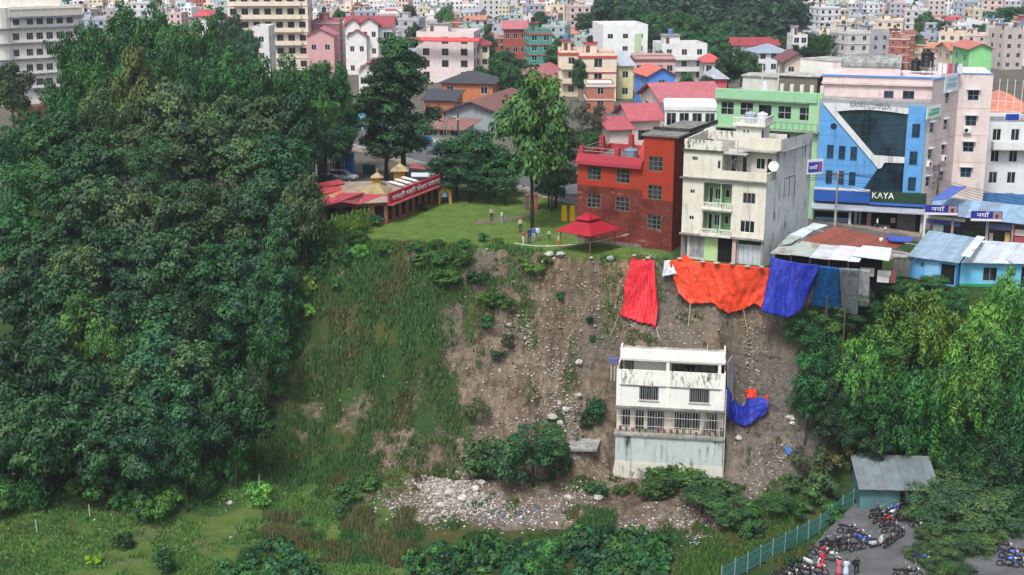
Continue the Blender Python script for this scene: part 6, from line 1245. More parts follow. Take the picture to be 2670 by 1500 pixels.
        o = copy_tree((near if y < 440 else far)[k]); o.location = (x, y, gz(x, y)); o.rotation_euler[2] = rz; o.scale = (sc, sc, sc)
        o['label'] = f'{cn} {spec[k][5]} house {where(px)}'; o['group'] = 'houses of the far town'
        rc = rr.choice(roofs)
        for ch in o.children:
            if ch.name.startswith(('wall', 'parapet', 'gable_wall', 'stair_head', 'balcony')): ch.color = (*c, .8)
            elif ch.name.startswith('roof') and not ch.name.startswith('roof_slab'): ch.color = rc
            elif ch.name.startswith('window'): ch.color = (*rr.choice([(.55, .55, .53), (.2, .12, .09), (.35, .35, .35)]), 0)
    for o in near + far:
        for ch in list(o.children_recursive): bpy.data.objects.remove(ch)
        bpy.data.objects.remove(o)
    t = NT('far_walls'); ge = t.n('NewGeometry'); r_ = t.n('ValToRGB'); r_.color_ramp.interpolation = 'CONSTANT'; t.l(ge.outputs['Random Per Island'], r_.inputs[0])
    for i, (c, _) in enumerate(pal):
        e = r_.color_ramp.elements[i] if i < 2 else r_.color_ramp.elements.new(i / 12); e.position = i / 12; e.color = (*c, 1)
    M['farwall'] = t.fin(r_.outputs[0], .85, .2)
    if stuff.v:
        me = stuff.mesh('distant_houses'); me.materials.append(M['farwall']); o = link(bpy.data.objects.new('distant_houses', me)); tag(o, 'crowd of tiny houses at the far end of town', 'houses', kind='stuff')
    if wst.v:
        me = wst.mesh('distant_windows'); me.materials.append(M['glass']); o = link(bpy.data.objects.new('distant_windows', me)); tag(o, 'tiny dark windows of the houses at the far end of town', 'windows', kind='stuff')
    # ---- wooded hill and town trees
    rs = np.random.RandomState(3); Vs = []; protos = [p[2] for p in PROTO['far']]; arrs = []
    for me in protos: a = np.empty(len(me.vertices) * 3, np.float32); me.vertices.foreach_get('co', a); arrs.append(a.reshape(-1, 3))
    Y = 405.0; k = 0
    while Y < 980:
        x0, x1 = yp(1560 + (Y - 400) * .03, 80, Y).x, yp(2075 - max(0, Y - 640) * .25, 80, Y).x; x = x0 + rs.uniform(0, 6)
        while x < x1:
            s = rs.uniform(.8, 1.5); a = rs.uniform(0, 6.28); v = arrs[k % 3] * [s, s, s * rs.uniform(.9, 1.25)]; k += 1; R = np.array([[math.cos(a), -math.sin(a), 0], [math.sin(a), math.cos(a), 0], [0, 0, 1]]); yy = Y + rs.uniform(-7, 7)
            Vs.append(v @ R.T + [x, yy, gz(x, yy)]); x += rs.uniform(8, 13)
        Y += 20
    Vv = np.concatenate(Vs); me = arr_mesh('wooded_hill', Vv, np.arange(len(Vv)).reshape(-1, 4)); me.materials.append(M['leaf']); o = link(bpy.data.objects.new('wooded_hill', me)); o.color = (.022, .062, .035, 1); tag(o, 'dark wood covering the hill in the middle of town', 'wood', kind='stuff')
    tl = [(1275, 30, 322, 3.0, 'cone'), (1272, 80, 318, 3.6, 'cone'), (1260, 130, 312, 3.6, 'broad'), (1310, 130, 300, 4, 'broad'), (1345, 150, 296, 4, 'broad'), (1465, 85, 300, 3.4, 'broad'), (1445, 120, 296, 3.0, 'broad'), (1290, 150, 285, 2.6, 'bamboo'), (1510, 150, 262, 2, 'broad'), (545, 0, 300, 4, 'cone'), (570, 0, 305, 4.2, 'cone'), (600, 30, 290, 4, 'broad'), (640, 60, 285, 3.4, 'broad'), (1065, 10, 380, 4, 'broad'), (1720, 130, 296, 2, 'broad'), (1900, 125, 272, 3.6, 'broad'), (1935, 120, 276, 3.8, 'broad'), (1960, 140, 270, 3, 'broad'), (1760, 25, 372, 6, 'broad'), (1820, 40, 366, 5, 'broad'), (1870, 70, 350, 5, 'broad'), (1790, 80, 352, 4.6, 'broad'), (1850, 120, 335, 4.4, 'broad'), (2110, 60, 330, 4, 'bamboo'), (2135, 75, 326, 4, 'bamboo'), (2150, 65, 334, 4, 'bamboo'), (2330, 140, 250, 2.6, 'broad'), (2290, 130, 262, 2.4, 'broad'), (1790, 190, 240, 2.2, 'broad'), (1845, 195, 236, 2.4, 'broad'), (2460, 40, 430, 4, 'cone'), (2420, 30, 440, 5, 'broad'), (2620, 10, 460, 8, 'broad'), (2660, 15, 430, 8, 'broad'), (2640, 50, 420, 6, 'broad'), (2560, 60, 420, 5, 'broad'), (2500, 70, 410, 5, 'broad'), (2230, 10, 640, 8, 'broad'), (1080, 60, 350, 3, 'broad'), (1160, 10, 420, 4, 'broad'), (1410, 20, 430, 4, 'broad'), (1530, 30, 410, 5, 'broad'), (2320, 60, 420, 4, 'broad'), (880, 20, 400, 4, 'broad'), (1250, 165, 282, 2.4, 'broad'), (1660, 10, 378, 5, 'broad'), (1700, 30, 372, 5, 'broad'), (1740, 55, 360, 4.6, 'broad'), (1900, 40, 362, 5.4, 'broad'), (1950, 60, 356, 5, 'broad'), (1840, 95, 342, 4.4, 'broad'), (1990, 70, 350, 5, 'broad'), (1925, 95, 338, 4, 'broad'), (2030, 90, 340, 4, 'broad'), (1620, 20, 390, 4.6, 'broad'), (1790, 110, 330, 3.6, 'broad'), (1880, 150, 300, 3.6, 'broad'), (2085, 100, 318, 4, 'bamboo'), (1340, 170, 250, 3, 'broad'), (1310, 160, 258, 3, 'broad')]
    for px, t_, Y, R, k in tl: treep(k, px, t_, Y, R, [DK, BL, MD][int(px) % 3], 'town_tree', 'dark green tree among the houses of the town', 'tree', 'trees among the town houses')
    for i in range(70):
        q = out[rr.randrange(len(out))]; x, y = q[0] + rr.uniform(5, 8), q[1] + rr.uniform(-9, -6); tree('far', x, y, rr.uniform(5, 9), rr.uniform(2.2, 3.8), [DK, BL, MD][i % 3], 'town_tree', 'small round tree between far town houses', 'tree', 'trees between far houses', gz(x, y))
town()
# ------------------------------------------------------------------ temple, shacks, shops
def pyramid(q, z0, apex, mb=None, t=.08):
    mb = mb or MB(); a = Vector(apex); dn = Vector((0, 0, -t))
    for i in range(4):
        p, r = Vector((*q[i][:2], z0)), Vector((*q[(i + 1) % 4][:2], z0)); mb.poly([p, r, a]); mb.poly([r + dn, p + dn, a + dn]); mb.poly([p + dn, r + dn, r, p])
    return mb
def temple():
    F1, F2, F3, F4 = Vector((-22.6, 147.0)), Vector((-14, 149.2)), Vector((-8.9, 161.6)), Vector((-20.5, 161))
    r = thing('temple', 'low temple with red tin roofs and yellow pyramid roofs at the lawn', 'temple', (*F2, 0))
    q = [F1, F2, F3, F4]; c = (F1 + F2 + F3 + F4) / 4; wall = MB()
    for i in range(4):
        f = F(q[i], q[(i + 1) % 4]); n = int(f.w / 1.6); ops = [(f.w * (k + .2) / n, f.w * (k + .8) / n, .3, 2.1) for k in range(n)] if i < 2 else []
        wall.wall(f, 0, f.w, -.3, 2.55, ops, .25)
        for o in ops: part('window', MB().box(f, o[0], o[1], -.22, -.18, o[2], o[3]), 'dark', r)
    part('wall', wall, 'paint', r, (.26, .1, .07, .6))
    # roofs
    g = [c + (p - c) * 1.08 for p in q]; part('main_roof', pyramid([g[0], g[1], g[2], g[3]], 2.6, (c.x + .6, c.y + 1.0, 3.7)), 'tin', r, (.33, .26, .2, .5))
    yq = [gp(893, 498, 3.1), gp(1007, 509, 3.0), gp(1030, 490, 3.1), gp(955, 478, 3.3)]; yc = gp(984, 478, 4.2); part('yellow_roof', pyramid(yq, 3.0, yc), 'tin', r, (.36, .28, .13, .9))
    for k, (px, py, z, s) in enumerate(((984, 472, 3.9, .75), (1043, 454, 3.5, 1.1))):
        p = gp(px, py, z); f = F((p.x - s * .6, p.y - s * .6), (p.x + s * .6, p.y - s * .4)); b = MB().box(f, 0, s * 1.2, -s * 1.2, 0, z - .7, z + .5); l = part('lantern', b, 'paint', r, (.42, .25, .05, .5)); e = [(p.x - s, p.y - s), (p.x + s, p.y - s * .8), (p.x + s * .9, p.y + s), (p.x - s, p.y + s * .9)]; part('lantern_roof', pyramid(e, z + .5, (p.x, p.y, z + .5 + s * .75)), 'tin', l, (.38, .3, .15, .8)); part('finial', MB().tube([(p.x, p.y, z + .45 + s * .75), (p.x, p.y, z + .95 + s * .75)], .04, 5), 'matt', l, (.5, .35, .05))
    for k in range(3):       # pale ridged strips
        a, b = gp(1012 + k * 17, 476 - k * 6, 3.5), gp(1048 + k * 17, 486 - k * 6, 3.2); d = Vector((.35, .35, 0)); part('skylight_strip', MB().hexa([a, b, b + d, a + d], [p + Vector((0, 0, .12)) for p in (a, b, b + d, a + d)]), 'matt', r, (.6, .58, .55))
    def sheet_roof(name, pts, col):
        P = [gp(*p) for p in pts]; part(name, MB().hexa(P, [p + Vector((0, 0, .08)) for p in P]), 'tin', r, col)
    rd = (.36, .05, .062, .25)
    sheet_roof('red_roof', [(784, 533, 2.4), (834, 541, 2.4), (885, 520, 3.4), (835, 511, 3.4)], rd); sheet_roof('red_roof', [(834, 541, 2.45), (887, 527, 3.35), (950, 504, 3.3), (887, 505, 3.5)], rd); sheet_roof('red_roof', [(887, 527, 3.35), (936, 536, 2.4), (960, 512, 2.7), (945, 505, 3.2)], rd); sheet_roof('red_roof', [(938, 534, 2.5), (1004, 519, 2.6), (1004, 508, 2.95), (950, 508, 3.1)], rd)
    sheet_roof('red_roof', [(808, 515, 2.7), (890, 498, 3.1), (888, 487, 3.2), (818, 492, 2.8)], (.42, .05, .06, .2)); sheet_roof('red_roof', [(818, 491, 2.6), (900, 480, 3.0), (885, 469, 2.9), (820, 482, 2.6)], (.4, .05, .06, .3)); sheet_roof('orange_roof', [(850, 512, 2.9), (890, 498, 3.1), (900, 503, 3.15), (870, 515, 2.9)], (.55, .16, .05, .2))
    sheet_roof('red_roof', [(735, 540, 2.2), (765, 547, 2.2), (770, 530, 2.5), (740, 525, 2.5)], (.4, .06, .07, .3)); sheet_roof('red_roof', [(1065, 438, 3.6), (1110, 443, 3.4), (1100, 434, 3.6), (1075, 431, 3.7)], (.3, .07, .08, .3)); sheet_roof('white_awning', [(1072, 462, 2.9), (1138, 462, 2.8), (1135, 452, 2.9), (1072, 452, 3.0)], (.6, .64, .66, .1))
    for (px, py) in ((836, 560), (905, 553), (1012, 540), (1080, 520), (1140, 500)):
        p = gp(px, py, 0); part('post', MB().tube([(p.x, p.y, -.2), (p.x, p.y, 2.5)], .09, 6), 'matt', r, (.3, .12, .08))
    s = thing('temple_sign', 'long red sign board with white Devanagari lettering along the temple', 'sign', (*F2, 3)); f = F(Vector((-13.9, 148.8)), Vector((-8.85, 161.3)))
    q0 = MB().hexa([f.p(-.1, .35, 2.35), f.p(f.w, .35, 2.35), f.p(f.w, .05, 2.35), f.p(-.1, .05, 2.35)], [f.p(-.1, .25, 3.55), f.p(f.w, .25, 3.55), f.p(f.w, .05, 3.55), f.p(-.1, .05, 3.55)]); part('board', q0, 'matt', s, (.36, .022, .05)); part('lower_edge', MB().box(f, -.1, f.w, .05, .75, 2.2, 2.34), 'tin', s, (.45, .1, .1, .2))
    for k, (tx, a, b) in enumerate((('गायत्री', .5, 3.6), ('मन्दिर', 4.0, 6.4), ('पोखरा', 6.8, 9.4), ('बालाजु', 9.8, 12.9))): text_part(tx, f, a, .4, 2.68, .72, s, (.72, .66, .7), width=b - a)
    a = thing('arch_ornament', 'small painted arch at the far end of the temple', 'arch', (*F3, 0)); f2 = F((-8.9, 160.3), (-7.2, 160.9)); part('arch', MB().prism([(0, 0), (.25, 0), (.3, 1.2), (.8, 1.9), (1.3, 1.2), (1.4, 0), (1.7, 0), (1.65, 1.5), (.85, 2.5), (.05, 1.5)], f2, -.15, .15), 'matt', a, (.45, .25, .06)); part('picture', MB().prism([(.35, .9), (1.25, .9), (.8, 1.75)], f2, -.05, .05), 'matt', a, (.2, .35, .55))
temple()

def shacks():
    # brown roofed shack with tin sheets along the front
    r = thing('tin_shack', 'shack with rust brown roof and patched tin sheets above the blue tarpaulin', 'shack', (30, 128, -.4))
    B0, B1, B2, B3 = gp(2080, 634, 2.45), gp(2335, 650, 2.2), gp(2362, 633, 2.3), gp(2178, 592, 3.3)
    n = 9; me = None
    for i in range(n):
        t0, t1 = i / n, (i + .985) / n; a, b = B0.lerp(B1, t0), B0.lerp(B1, t1); c, d = B3.lerp(B2, t1), B3.lerp(B2, t0); h = Vector((0, 0, .02 * (i % 2))); k = rnd.uniform(.85, 1.12)
        part('roof_sheet', MB().hexa([a + h, b + h, c + h, d + h], [p + h + Vector((0, 0, .05)) for p in (a, b, c, d)]), 'tin', r, (.235 * k, .062 * k, .04 * k, .25))
    Fr = [(2008, 663), (2060, 668), (2110, 674), (2160, 680), (2210, 684), (2240, 686)]; Bk = [(2052, 628), (2090, 633), (2140, 640), (2190, 644), (2232, 648), (2262, 650)]
    tc = [(.33, .36, .33, .9), (.36, .4, .36, .6), (.5, .53, .55, .4), (.62, .58, .66, .1), (.6, .62, .66, .2)]
    for i in range(5):
        a, b = gp(*Fr[i], 1.9), gp(*Fr[i + 1], 1.85); c, d = gp(*Bk[i + 1], 2.4), gp(*Bk[i], 2.45); h = Vector((0, 0, .07 + .05 * (i % 2))); part('tin_sheet', MB().hexa([a + h, b + h, c + h, d + h], [p + h + Vector((0, 0, .05)) for p in (a, b, c, d)]), 'tin', r, tc[i])
    for i, (a, b, c, d, col) in enumerate((((2222, 672, 2.1), (2318, 685, 2.0), (2325, 652, 2.6), (2250, 645, 2.7), (.55, .6, .63, .15)), ((2055, 618, 2.6), (2090, 626, 2.6), (2126, 602, 3.2), (2096, 598, 3.2), (.52, .57, .6, .3)), ((2098, 600, 3.2), (2128, 604, 3.2), (2158, 592, 3.4), (2120, 586, 3.4), (.56, .62, .66, .2)), ((2030, 645, 2.2), (2062, 640, 2.4), (2090, 622, 2.7), (2058, 616, 2.7), (.34, .4, .38, .7)))):
        P = [gp(*p) for p in (a, b, c, d)]; h = Vector((0, 0, .14)); part('tin_sheet', MB().hexa([p + h for p in P], [p + h + Vector((0, 0, .05)) for p in P]), 'tin', r, col)
    for i in range(5):
        a = gp(Fr[i][0] + 4, Fr[i][1], 1.85); part('post', MB().tube([(a.x, a.y + .3, tz(a.x, a.y + .3) - .5), (a.x, a.y + .3, 1.85)], .07, 5), 'matt', r, (.1, .07, .05))
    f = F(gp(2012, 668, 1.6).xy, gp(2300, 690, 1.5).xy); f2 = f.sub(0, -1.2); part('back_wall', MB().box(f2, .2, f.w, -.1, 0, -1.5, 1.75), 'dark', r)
    for i, (a, b, z0, z1, c) in enumerate(((8.3, 9.6, .2, 1.0, (.45, .43, .4)), (9.9, 11.0, -.3, .3, (.6, .6, .58)), (9.9, 11.1, .35, .85, (.55, .55, .54)), (11.1, 11.6, -.3, .9, (.2, .05, .05)))): part('board', MB().box(f, a, b, -.4, -.3, z0, z1), 'matt', r, c)
    q = [gp(2310, 617, 2.7), gp(2385, 622, 2.6), gp(2372, 634, 2.55), gp(2318, 630, 2.6)]; solo('tarpaulin', MB().hexa([p + Vector((0, 0, .02)) for p in q], [p + Vector((0, 0, .14)) for p in q]), 'tarp', 'crumpled blue tarpaulin lying on the brown shack roof', 'tarpaulin', (.05, .09, .42))
    p = gp(2297, 629, 2.5); solo('bucket', MB().lathe([(.16, 0), (.2, .15), (.18, .3), (.05, .34)], p, 10), 'matt', 'white plastic bowl on the brown shack roof', 'bowl', (.7, .68, .62))
    # blue shacks
    def blue(name, lab, e0, e1, b1, b0, zf, zr_, zb, wall, roofc, win, door):
        A, Bq = gp(*e0, zf), gp(*e1, zf); C_, D = gp(*b1, zr_), gp(*b0, zr_); t = thing(name, lab, 'shack', (A.x, A.y + .5, zb)); n = 7
        for i in range(n):
            t0, t1 = i / n, (i + .985) / n; P = [A.lerp(Bq, t0), A.lerp(Bq, t1), D.lerp(C_, t1), D.lerp(C_, t0)]; k = rnd.uniform(.88, 1.1); h = Vector((0, 0, .015 * (i % 2))); part('roof_sheet', MB().hexa([p + h for p in P], [p + h + Vector((0, 0, .05)) for p in P]), 'tin', t, (roofc[0] * k, roofc[1] * k, roofc[2] * k, .25))
        fr = F((A.x + .2, A.y + .55), (Bq.x - .1, Bq.y + .55)); ops = [(fr.w * a, fr.w * b, z0, z1) for a, b, z0, z1 in win + door]
        mb, _, _ = shell(fr, 0, fr.w, 5, zb, zf - .02, ops, roof=False, rev=.12); part('wall', mb, 'paint', t, wall)
        for o in ops[:len(win)]: window(fr, *o, t, (.3, .3, .3), 2, 1, .06)
        for o in ops[len(win):]: part('doorway', MB().box(fr, o[0], o[1], -.3, -.11, o[2], o[3]), 'dark', t)
        return t, fr
    t, fr = blue('blue_shack', 'blue walled shack with long blue grey tin roof', (2365, 670), (2502, 687), (2548, 622), (2422, 602), .4, 1.6, -2.1, (.13, .4, .72, .3), (.25, .36, .46), [(.28, .35, -.6, -.05)], [(.7, .98, -2.0, .05)])
    part('pipe', MB().tube([fr.p(.3, .12, -2), fr.p(.3, .12, -.4), fr.p(.9, .12, .2)], .05, 6), 'matt', t, (.6, .64, .68)); part('pale_panel', MB().box(fr, fr.w * .38, fr.w * .66, .004, .04, -1.5, .2), 'paint', t, (.24, .5, .78, .1)); part('bench', MB().box(fr, fr.w * .3, fr.w * .75, .2, .7, -1.75, -1.6), 'matt', t, (.2, .12, .08))
    t, fr = blue('blue_shack', 'sky blue shack with pale tin roof at the right edge', (2506, 686), (2700, 690), (2740, 640), (2556, 628), .3, 1.4, -2.3, (.16, .5, .74, .2), (.5, .56, .6), [(.32, .52, -1.6, -.2)], [(.86, .98, -2.2, -.1)])
    part('green_strip', MB().box(fr, 0, fr.w * .5, .004, .05, -2.2, -1.9), 'paint', t, (.03, .3, .12, .2))
    f = F(gp(2512, 735, -2).xy, gp(2608, 735, -2).xy); solo('tarpaulin', MB().hexa([f.p(0, .35, -4.6), f.p(f.w, .35, -4.6), f.p(f.w, .3, -4.6), f.p(0, .3, -4.6)], [f.p(-.1, .1, -1.9), f.p(f.w - .1, .1, -1.9), f.p(f.w - .1, .05, -1.9), f.p(-.1, .05, -1.9)]), 'tarp', 'faded blue sheet hanging under the sky blue shack', 'tarpaulin', (.16, .3, .6))
    f = F(gp(2548, 600, 2.2).xy, gp(2500, 668, 1.4).xy); solo('tin_strip', MB().hexa([gp(2505, 668, 1.2), gp(2530, 672, 1.2), gp(2568, 620, 2.0), gp(2548, 616, 2.0)], [p + Vector((0, 0, .08)) for p in (gp(2505, 668, 1.2), gp(2530, 672, 1.2), gp(2568, 620, 2.0), gp(2548, 616, 2.0))]), 'tin', 'pale patched strip between the two blue shack roofs', 'roof', (.55, .6, .62, .5))
    # stained retaining wall between the shacks
    f = F(gp(2330, 690, -.5).xy, gp(2372, 692, -.5).xy); t = thing('retaining_wall', 'stained concrete retaining wall left of the blue shack', 'wall', f.a); part('wall', MB().box(f, 0, f.w, -1.2, 0, -8, .2), 'concrete', t, (.42, .41, .36)); part('coping', MB().box(f, -.1, f.w + .1, -1.3, .1, .2, .32), 'concrete', t, (.45, .44, .4))
    solo('plank', MB().hexa([gp(2570, 795, -4), gp(2590, 790, -4), gp(2625, 815, -4.4), gp(2605, 822, -4.4)], [p + Vector((0, 0, .1)) for p in (gp(2570, 795, -4), gp(2590, 790, -4), gp(2625, 815, -4.4), gp(2605, 822, -4.4))]), 'matt', 'weathered plank leaning below the sky blue shack', 'plank', (.36, .33, .28))
    # row of shops with long blue tin roof
    t = thing('shop_row', 'row of small shops under a long blue tin roof at the right', 'shops', (43.5, 143, -1)); A, Bq, C_, D = gp(2418, 556, 2.3), gp(2720, 592, 2.0), gp(2740, 545, 3.6), gp(2440, 512, 3.6)
    for i in range(12):
        t0, t1 = i / 12, (i + .985) / 12; P = [A.lerp(Bq, t0), A.lerp(Bq, t1), D.lerp(C_, t1), D.lerp(C_, t0)]; k = rnd.uniform(.82, 1.15); part('roof_sheet', MB().hexa(P, [p + Vector((0, 0, .05)) for p in P]), 'tin', t, (.22 * k, .34 * k, .47 * k, .35))
    fr = F((A.x, A.y + .8), (Bq.x, Bq.y + .8), 0); part('back_wall', MB().box(fr, 0, fr.w, -3, -2.8, -1.4, 2.2), 'matt', t, (.1, .09, .08)); mb = MB()
    for u, c in ((.05, (.62, .64, .66)), (3.0, (.3, .25, .25)), (6.6, (.5, .45, .42)), (9.2, (.3, .2, .2)), (fr.w - .1, (.4, .4, .4))): part('pillar', MB().box(fr, u - .12, u + .12, -.2, .1, -1.4, 2.15), 'matt', t, c)
    for u0, u1, z0, z1, o, c in ((.1, 4.3, 1.6, 1.95, .1, (.55, .55, .4)), (.3, 3.8, 1.05, 1.55, .05, (.05, .06, .2)), (.9, 2.0, -1.3, 1.0, -.3, (.5, .58, .54)), (6.4, 9.3, 1.1, 1.7, .05, (.1, .12, .24)), (6.7, 9.2, -1.3, -.5, -.2, (.5, .12, .03)), (6.8, 7.2, -.5, .6, -.3, (.45, .45, .42)), (8.4, 8.9, -.5, .8, -.4, (.5, .4, .15)), (9.4, 12.5, -1.3, .6, -.2, (.34, .07, .09)), (9.4, 12.5, .65, 1.3, -.1, (.6, .5, .5)), (4.0, 5.6, -1.2, .5, -1.2, (.03, .08, .04))): part('shop_panel', MB().box(fr, u0, min(u1, fr.w), o - .08, o, z0, z1), 'matt', t, c)
    for k, (px, py, w_) in enumerate(((2455, 547, 3.4), (2572, 563, 3.2))):
        sfr = fr.sub(0, 1.25); su, sz = uz(sfr, px, py); c = sfr.p(su, 0, sz); f = F((c.x - w_ / 2, c.y + .15), (c.x + w_ / 2, c.y - .2)); s = thing('sign_board', ['purple and white sign board over the leftmost shop', 'purple and white sign board over the second shop'][k], 'sign', c); part('board', MB().box(f, 0, w_, 0, .12, c.z - .55, c.z + .5), 'matt', s, (.02, .025, .22)); part('white_strip', MB().box(f, 0, w_, .122, .14, c.z - .55, c.z - .3), 'matt', s, (.62, .6, .64)); part('picture', MB().box(f, w_ * .7, w_ * .97, .122, .14, c.z - .28, c.z + .45), 'matt', s, (.3, .2, .19)); part('picture', MB().box(f, w_ * .78, w_ * .88, .142, .15, c.z - .25, c.z + .2), 'matt', s, (.06, .03, .08)); text_part(['नयाँ', 'नयाँ'][k], f, w_ * .18, .15, c.z - .12, .62, s, (.7, .7, .78), width=w_ * .4)
    c = gp(2470, 520, 4.6); solo('tarpaulin', MB().hexa([gp(2425, 525, 3.9), gp(2470, 520, 4.2), gp(2520, 488, 5.2), gp(2480, 486, 5.0)], [p + Vector((0, 0, .06)) for p in (gp(2425, 525, 3.9), gp(2470, 520, 4.2), gp(2520, 488, 5.2), gp(2480, 486, 5.0))]), 'tarp', 'blue awning sheet sloping over the end of the shop row', 'tarpaulin', (.07, .13, .42))
    f = F(yp(2562, 530, 157).xy, yp(2720, 530, 155).xy); solo('tarpaulin', MB().box(f, 0, f.w, 0, .05, zat(556, 156), zat(506, 156)), 'tarp', 'wide blue sheet behind the shop row at the right edge', 'tarpaulin', (.06, .2, .46))
shacks()

# ------------------------------------------------------------------ tarpaulins
def tarp(name, label, top, bot, ztop, cols, depth=.5, seed=0, nu=44, nv=34, folds=9, group=None, off=.55, hang=0.0, crease=.06):
    rs = np.random.RandomState(seed); T = np.array([list(p) for p in top]); Bt = np.array([list(p) for p in bot])
    def along(P, s): l = np.concatenate([[0], np.cumsum(np.linalg.norm(np.diff(P, axis=0), axis=1))]); l /= l[-1]; return np.stack([np.interp(s, l, P[:, k]) for k in range(3)], 1)
    s = np.linspace(0, 1, nu); V = []; a, b = along(T, s), along(Bt, s); ph = rs.uniform(0, 6.28, 5)
    d = (T[-1] - T[0]); n = np.array([d[1], -d[0], 0]); n /= np.linalg.norm(n) + 1e-9
    for j in range(nv):
        t = j / (nv - 1); ss = s + .03 * math.sin(t * 4 + ph[0]); w_ = crease * np.sin(ss * 6.28 * folds + ph[1] + 1.5 * t) + .16 * np.sin(ss * 6.28 * 2.3 + t * 3 + ph[3]) + .3 * (np.abs(2 * fbm(ss * folds * .9 + t * .9 + seed, t * 1.1 + ss * .6, 40 + seed, 3) - 1)) ** .8 - .1; w_ = w_ * (.35 + .9 * math.sin(min(1, t * 1.1) * 2.6)) * depth
        w_ = w_ + (fbm(ss * folds * 1.3 + seed * 7 + t * 1.4, t * 2.2 + ss * 0, 60 + seed, 3) - .5) * .75 * depth * min(1, t * 2.2)
        p = a + (b - a) * t + n[None] * w_[:, None]; p[:, 2] -= hang * np.sin(s * math.pi) * math.sin(t * math.pi); V.append(p)
    A3 = np.stack(V); flat = A3.reshape(-1, 3).copy(); dirs = flat - np.array([0, 0, CZ]); dirs /= np.linalg.norm(dirs, axis=1)[:, None]; mv = np.zeros(len(flat))
    for _ in range(40):                          # keep the sheet clear of the ground behind it
        q = flat - dirs * mv[:, None]; bad = (terr(q[:, 0], q[:, 1] + .4) > q[:, 2]) & (q[:, 2] < .1); mv[bad] += .12
        if not bad.any(): break
    mv = mv.reshape(nv, nu); m0 = mv.copy()
    for _ in range(8): pp = np.pad(mv, 1, 'edge'); mv = np.maximum(m0, (pp[:-2, 1:-1] + pp[2:, 1:-1] + pp[1:-1, :-2] + pp[1:-1, 2:]) / 4)
    V = [A3[j] - dirs.reshape(nv, nu, 3)[j] * mv[j][:, None] for j in range(nv)]
    V = np.concatenate(V); I = np.arange(nu * nv).reshape(nv, nu); Q = np.stack([I[:-1, :-1], I[1:, :-1], I[1:, 1:], I[:-1, 1:]], -1).reshape(-1, 4)
    base = V.mean(0); base[2] = V[:, 2].min(); me = arr_mesh(name, V - base, Q); me.materials.append(M['tarp']); me.polygons.foreach_set('use_smooth', np.ones(len(Q), bool)); o = link(bpy.data.objects.new(name, me)); o.location = base; setc(o, cols); tag(o, label, 'tarpaulin', group); md = o.modifiers.new('thickness', 'SOLIDIFY'); md.thickness = .03; return o
def on(px, py, off=.6):                     # a point a little in front of the ground seen there
    p = hit(px, py); d = Vector(ray(px, py)).normalized(); return p - d * off
RT = (.6, .014, .028, 1); OT = (.72, .06, .018, 1); BT = (.014, .03, .34, 1)
tarp('tarpaulin', 'narrow red tarpaulin hanging down the cliff on the left', [on(1645, 669), on(1672, 668), on(1704, 682)], [on(1612, 828), on(1660, 838), on(1711, 855)], 0, RT, .8, 1, 60, 40, 8, crease=.15)
solo('patch', MB().poly([on(1693, 800, .9), on(1697, 790, .9), on(1706, 830, .9), on(1706, 838, .9), on(1698, 822, .9)]), 'tarp', 'blue patch at the lower corner of the red tarpaulin', 'patch', (.04, .08, .5))
tarp('tarpaulin', 'wide orange tarpaulin draped below the stained white building', [on(1745, 690, .9), on(1768, 676, .9), on(1786, 664, 1.4), on(1806, 680, 1.2), on(1880, 688, 1.2), on(1960, 702, 1.2), on(2008, 700, 1.2)], [on(1760, 752), on(1768, 775), on(1800, 795), on(1855, 806), on(1900, 820), on(1938, 826), on(1962, 812), on(1986, 806)], 0, OT, 1.0, 2, 64, 40, 11, hang=.25)
tarp('tarpaulin', 'small white sheet at the corner of the orange tarpaulin', [on(1733, 690, .7), on(1748, 680, .7)], [on(1725, 729, .7), on(1764, 722, .9)], 0, (.66, .7, .76, 1), .4, 3, 14, 12, 3)
b0, b1 = gp(2010, 670, 1.75), gp(2138, 692, 1.7)
tarp('tarpaulin', 'deep blue tarpaulin hanging from the brown roofed shack', [b0, b0.lerp(b1, .5) + Vector((0, 0, -.15)), b1], [yp(1987, 812, 124.2), yp(2030, 826, 123.8), yp(2060, 828, 123.4), yp(2085, 812, 123.4), yp(2112, 770, 123.8)], 0, BT, .9, 4, 52, 40, 8, hang=-.2)
tarp('tarpaulin', 'flat blue sheet under the brown roofed shack', [gp(2136, 693, 1.6), gp(2187, 699, 1.55)], [yp(2112, 800, 125.0), yp(2190, 812, 124.6)], 0, (.01, .12, .38, 1), .25, 5, 24, 20, 5)
tarp('tarpaulin', 'grey sheet hanging beside the flat blue sheet', [gp(2188, 699, 1.55), gp(2240, 702, 1.5)], [yp(2195, 815, 124.7), yp(2236, 826, 124.4)], 0, (.24, .27, .32, 1), .3, 6, 24, 20, 6)
tarp('tarpaulin', 'pale grey sheet at the end of the brown shack front', [gp(2240, 702, 1.0), gp(2268, 704, 1.0)], [yp(2238, 800, 124.6), yp(2266, 800, 124.4)], 0, (.36, .36, .37, 1), .25, 16, 14, 14, 4)
tarp('tarpaulin', 'crumpled blue tarpaulin sagging beside the stranded house', [yp(1899, 1010, 122.6), on(1912, 1052, .5), on(1936, 1068, .6), on(1950, 1042, .6), on(1998, 1040, .5)], [yp(1897, 1085, 122.3), on(1915, 1104, .6), on(1945, 1118, .6), on(1975, 1098, .5), on(2001, 1078, .5)], 0, BT, 1.0, 7, 48, 26, 7)
tarp('tarpaulin', 'orange end of the crumpled tarpaulin on the landslide', [on(1940, 1026, .5), on(1968, 1022, .5)], [on(1950, 1042, .7), on(1974, 1040, .7)], 0, (.68, .03, .015, 1), .6, 8, 14, 10, 3)
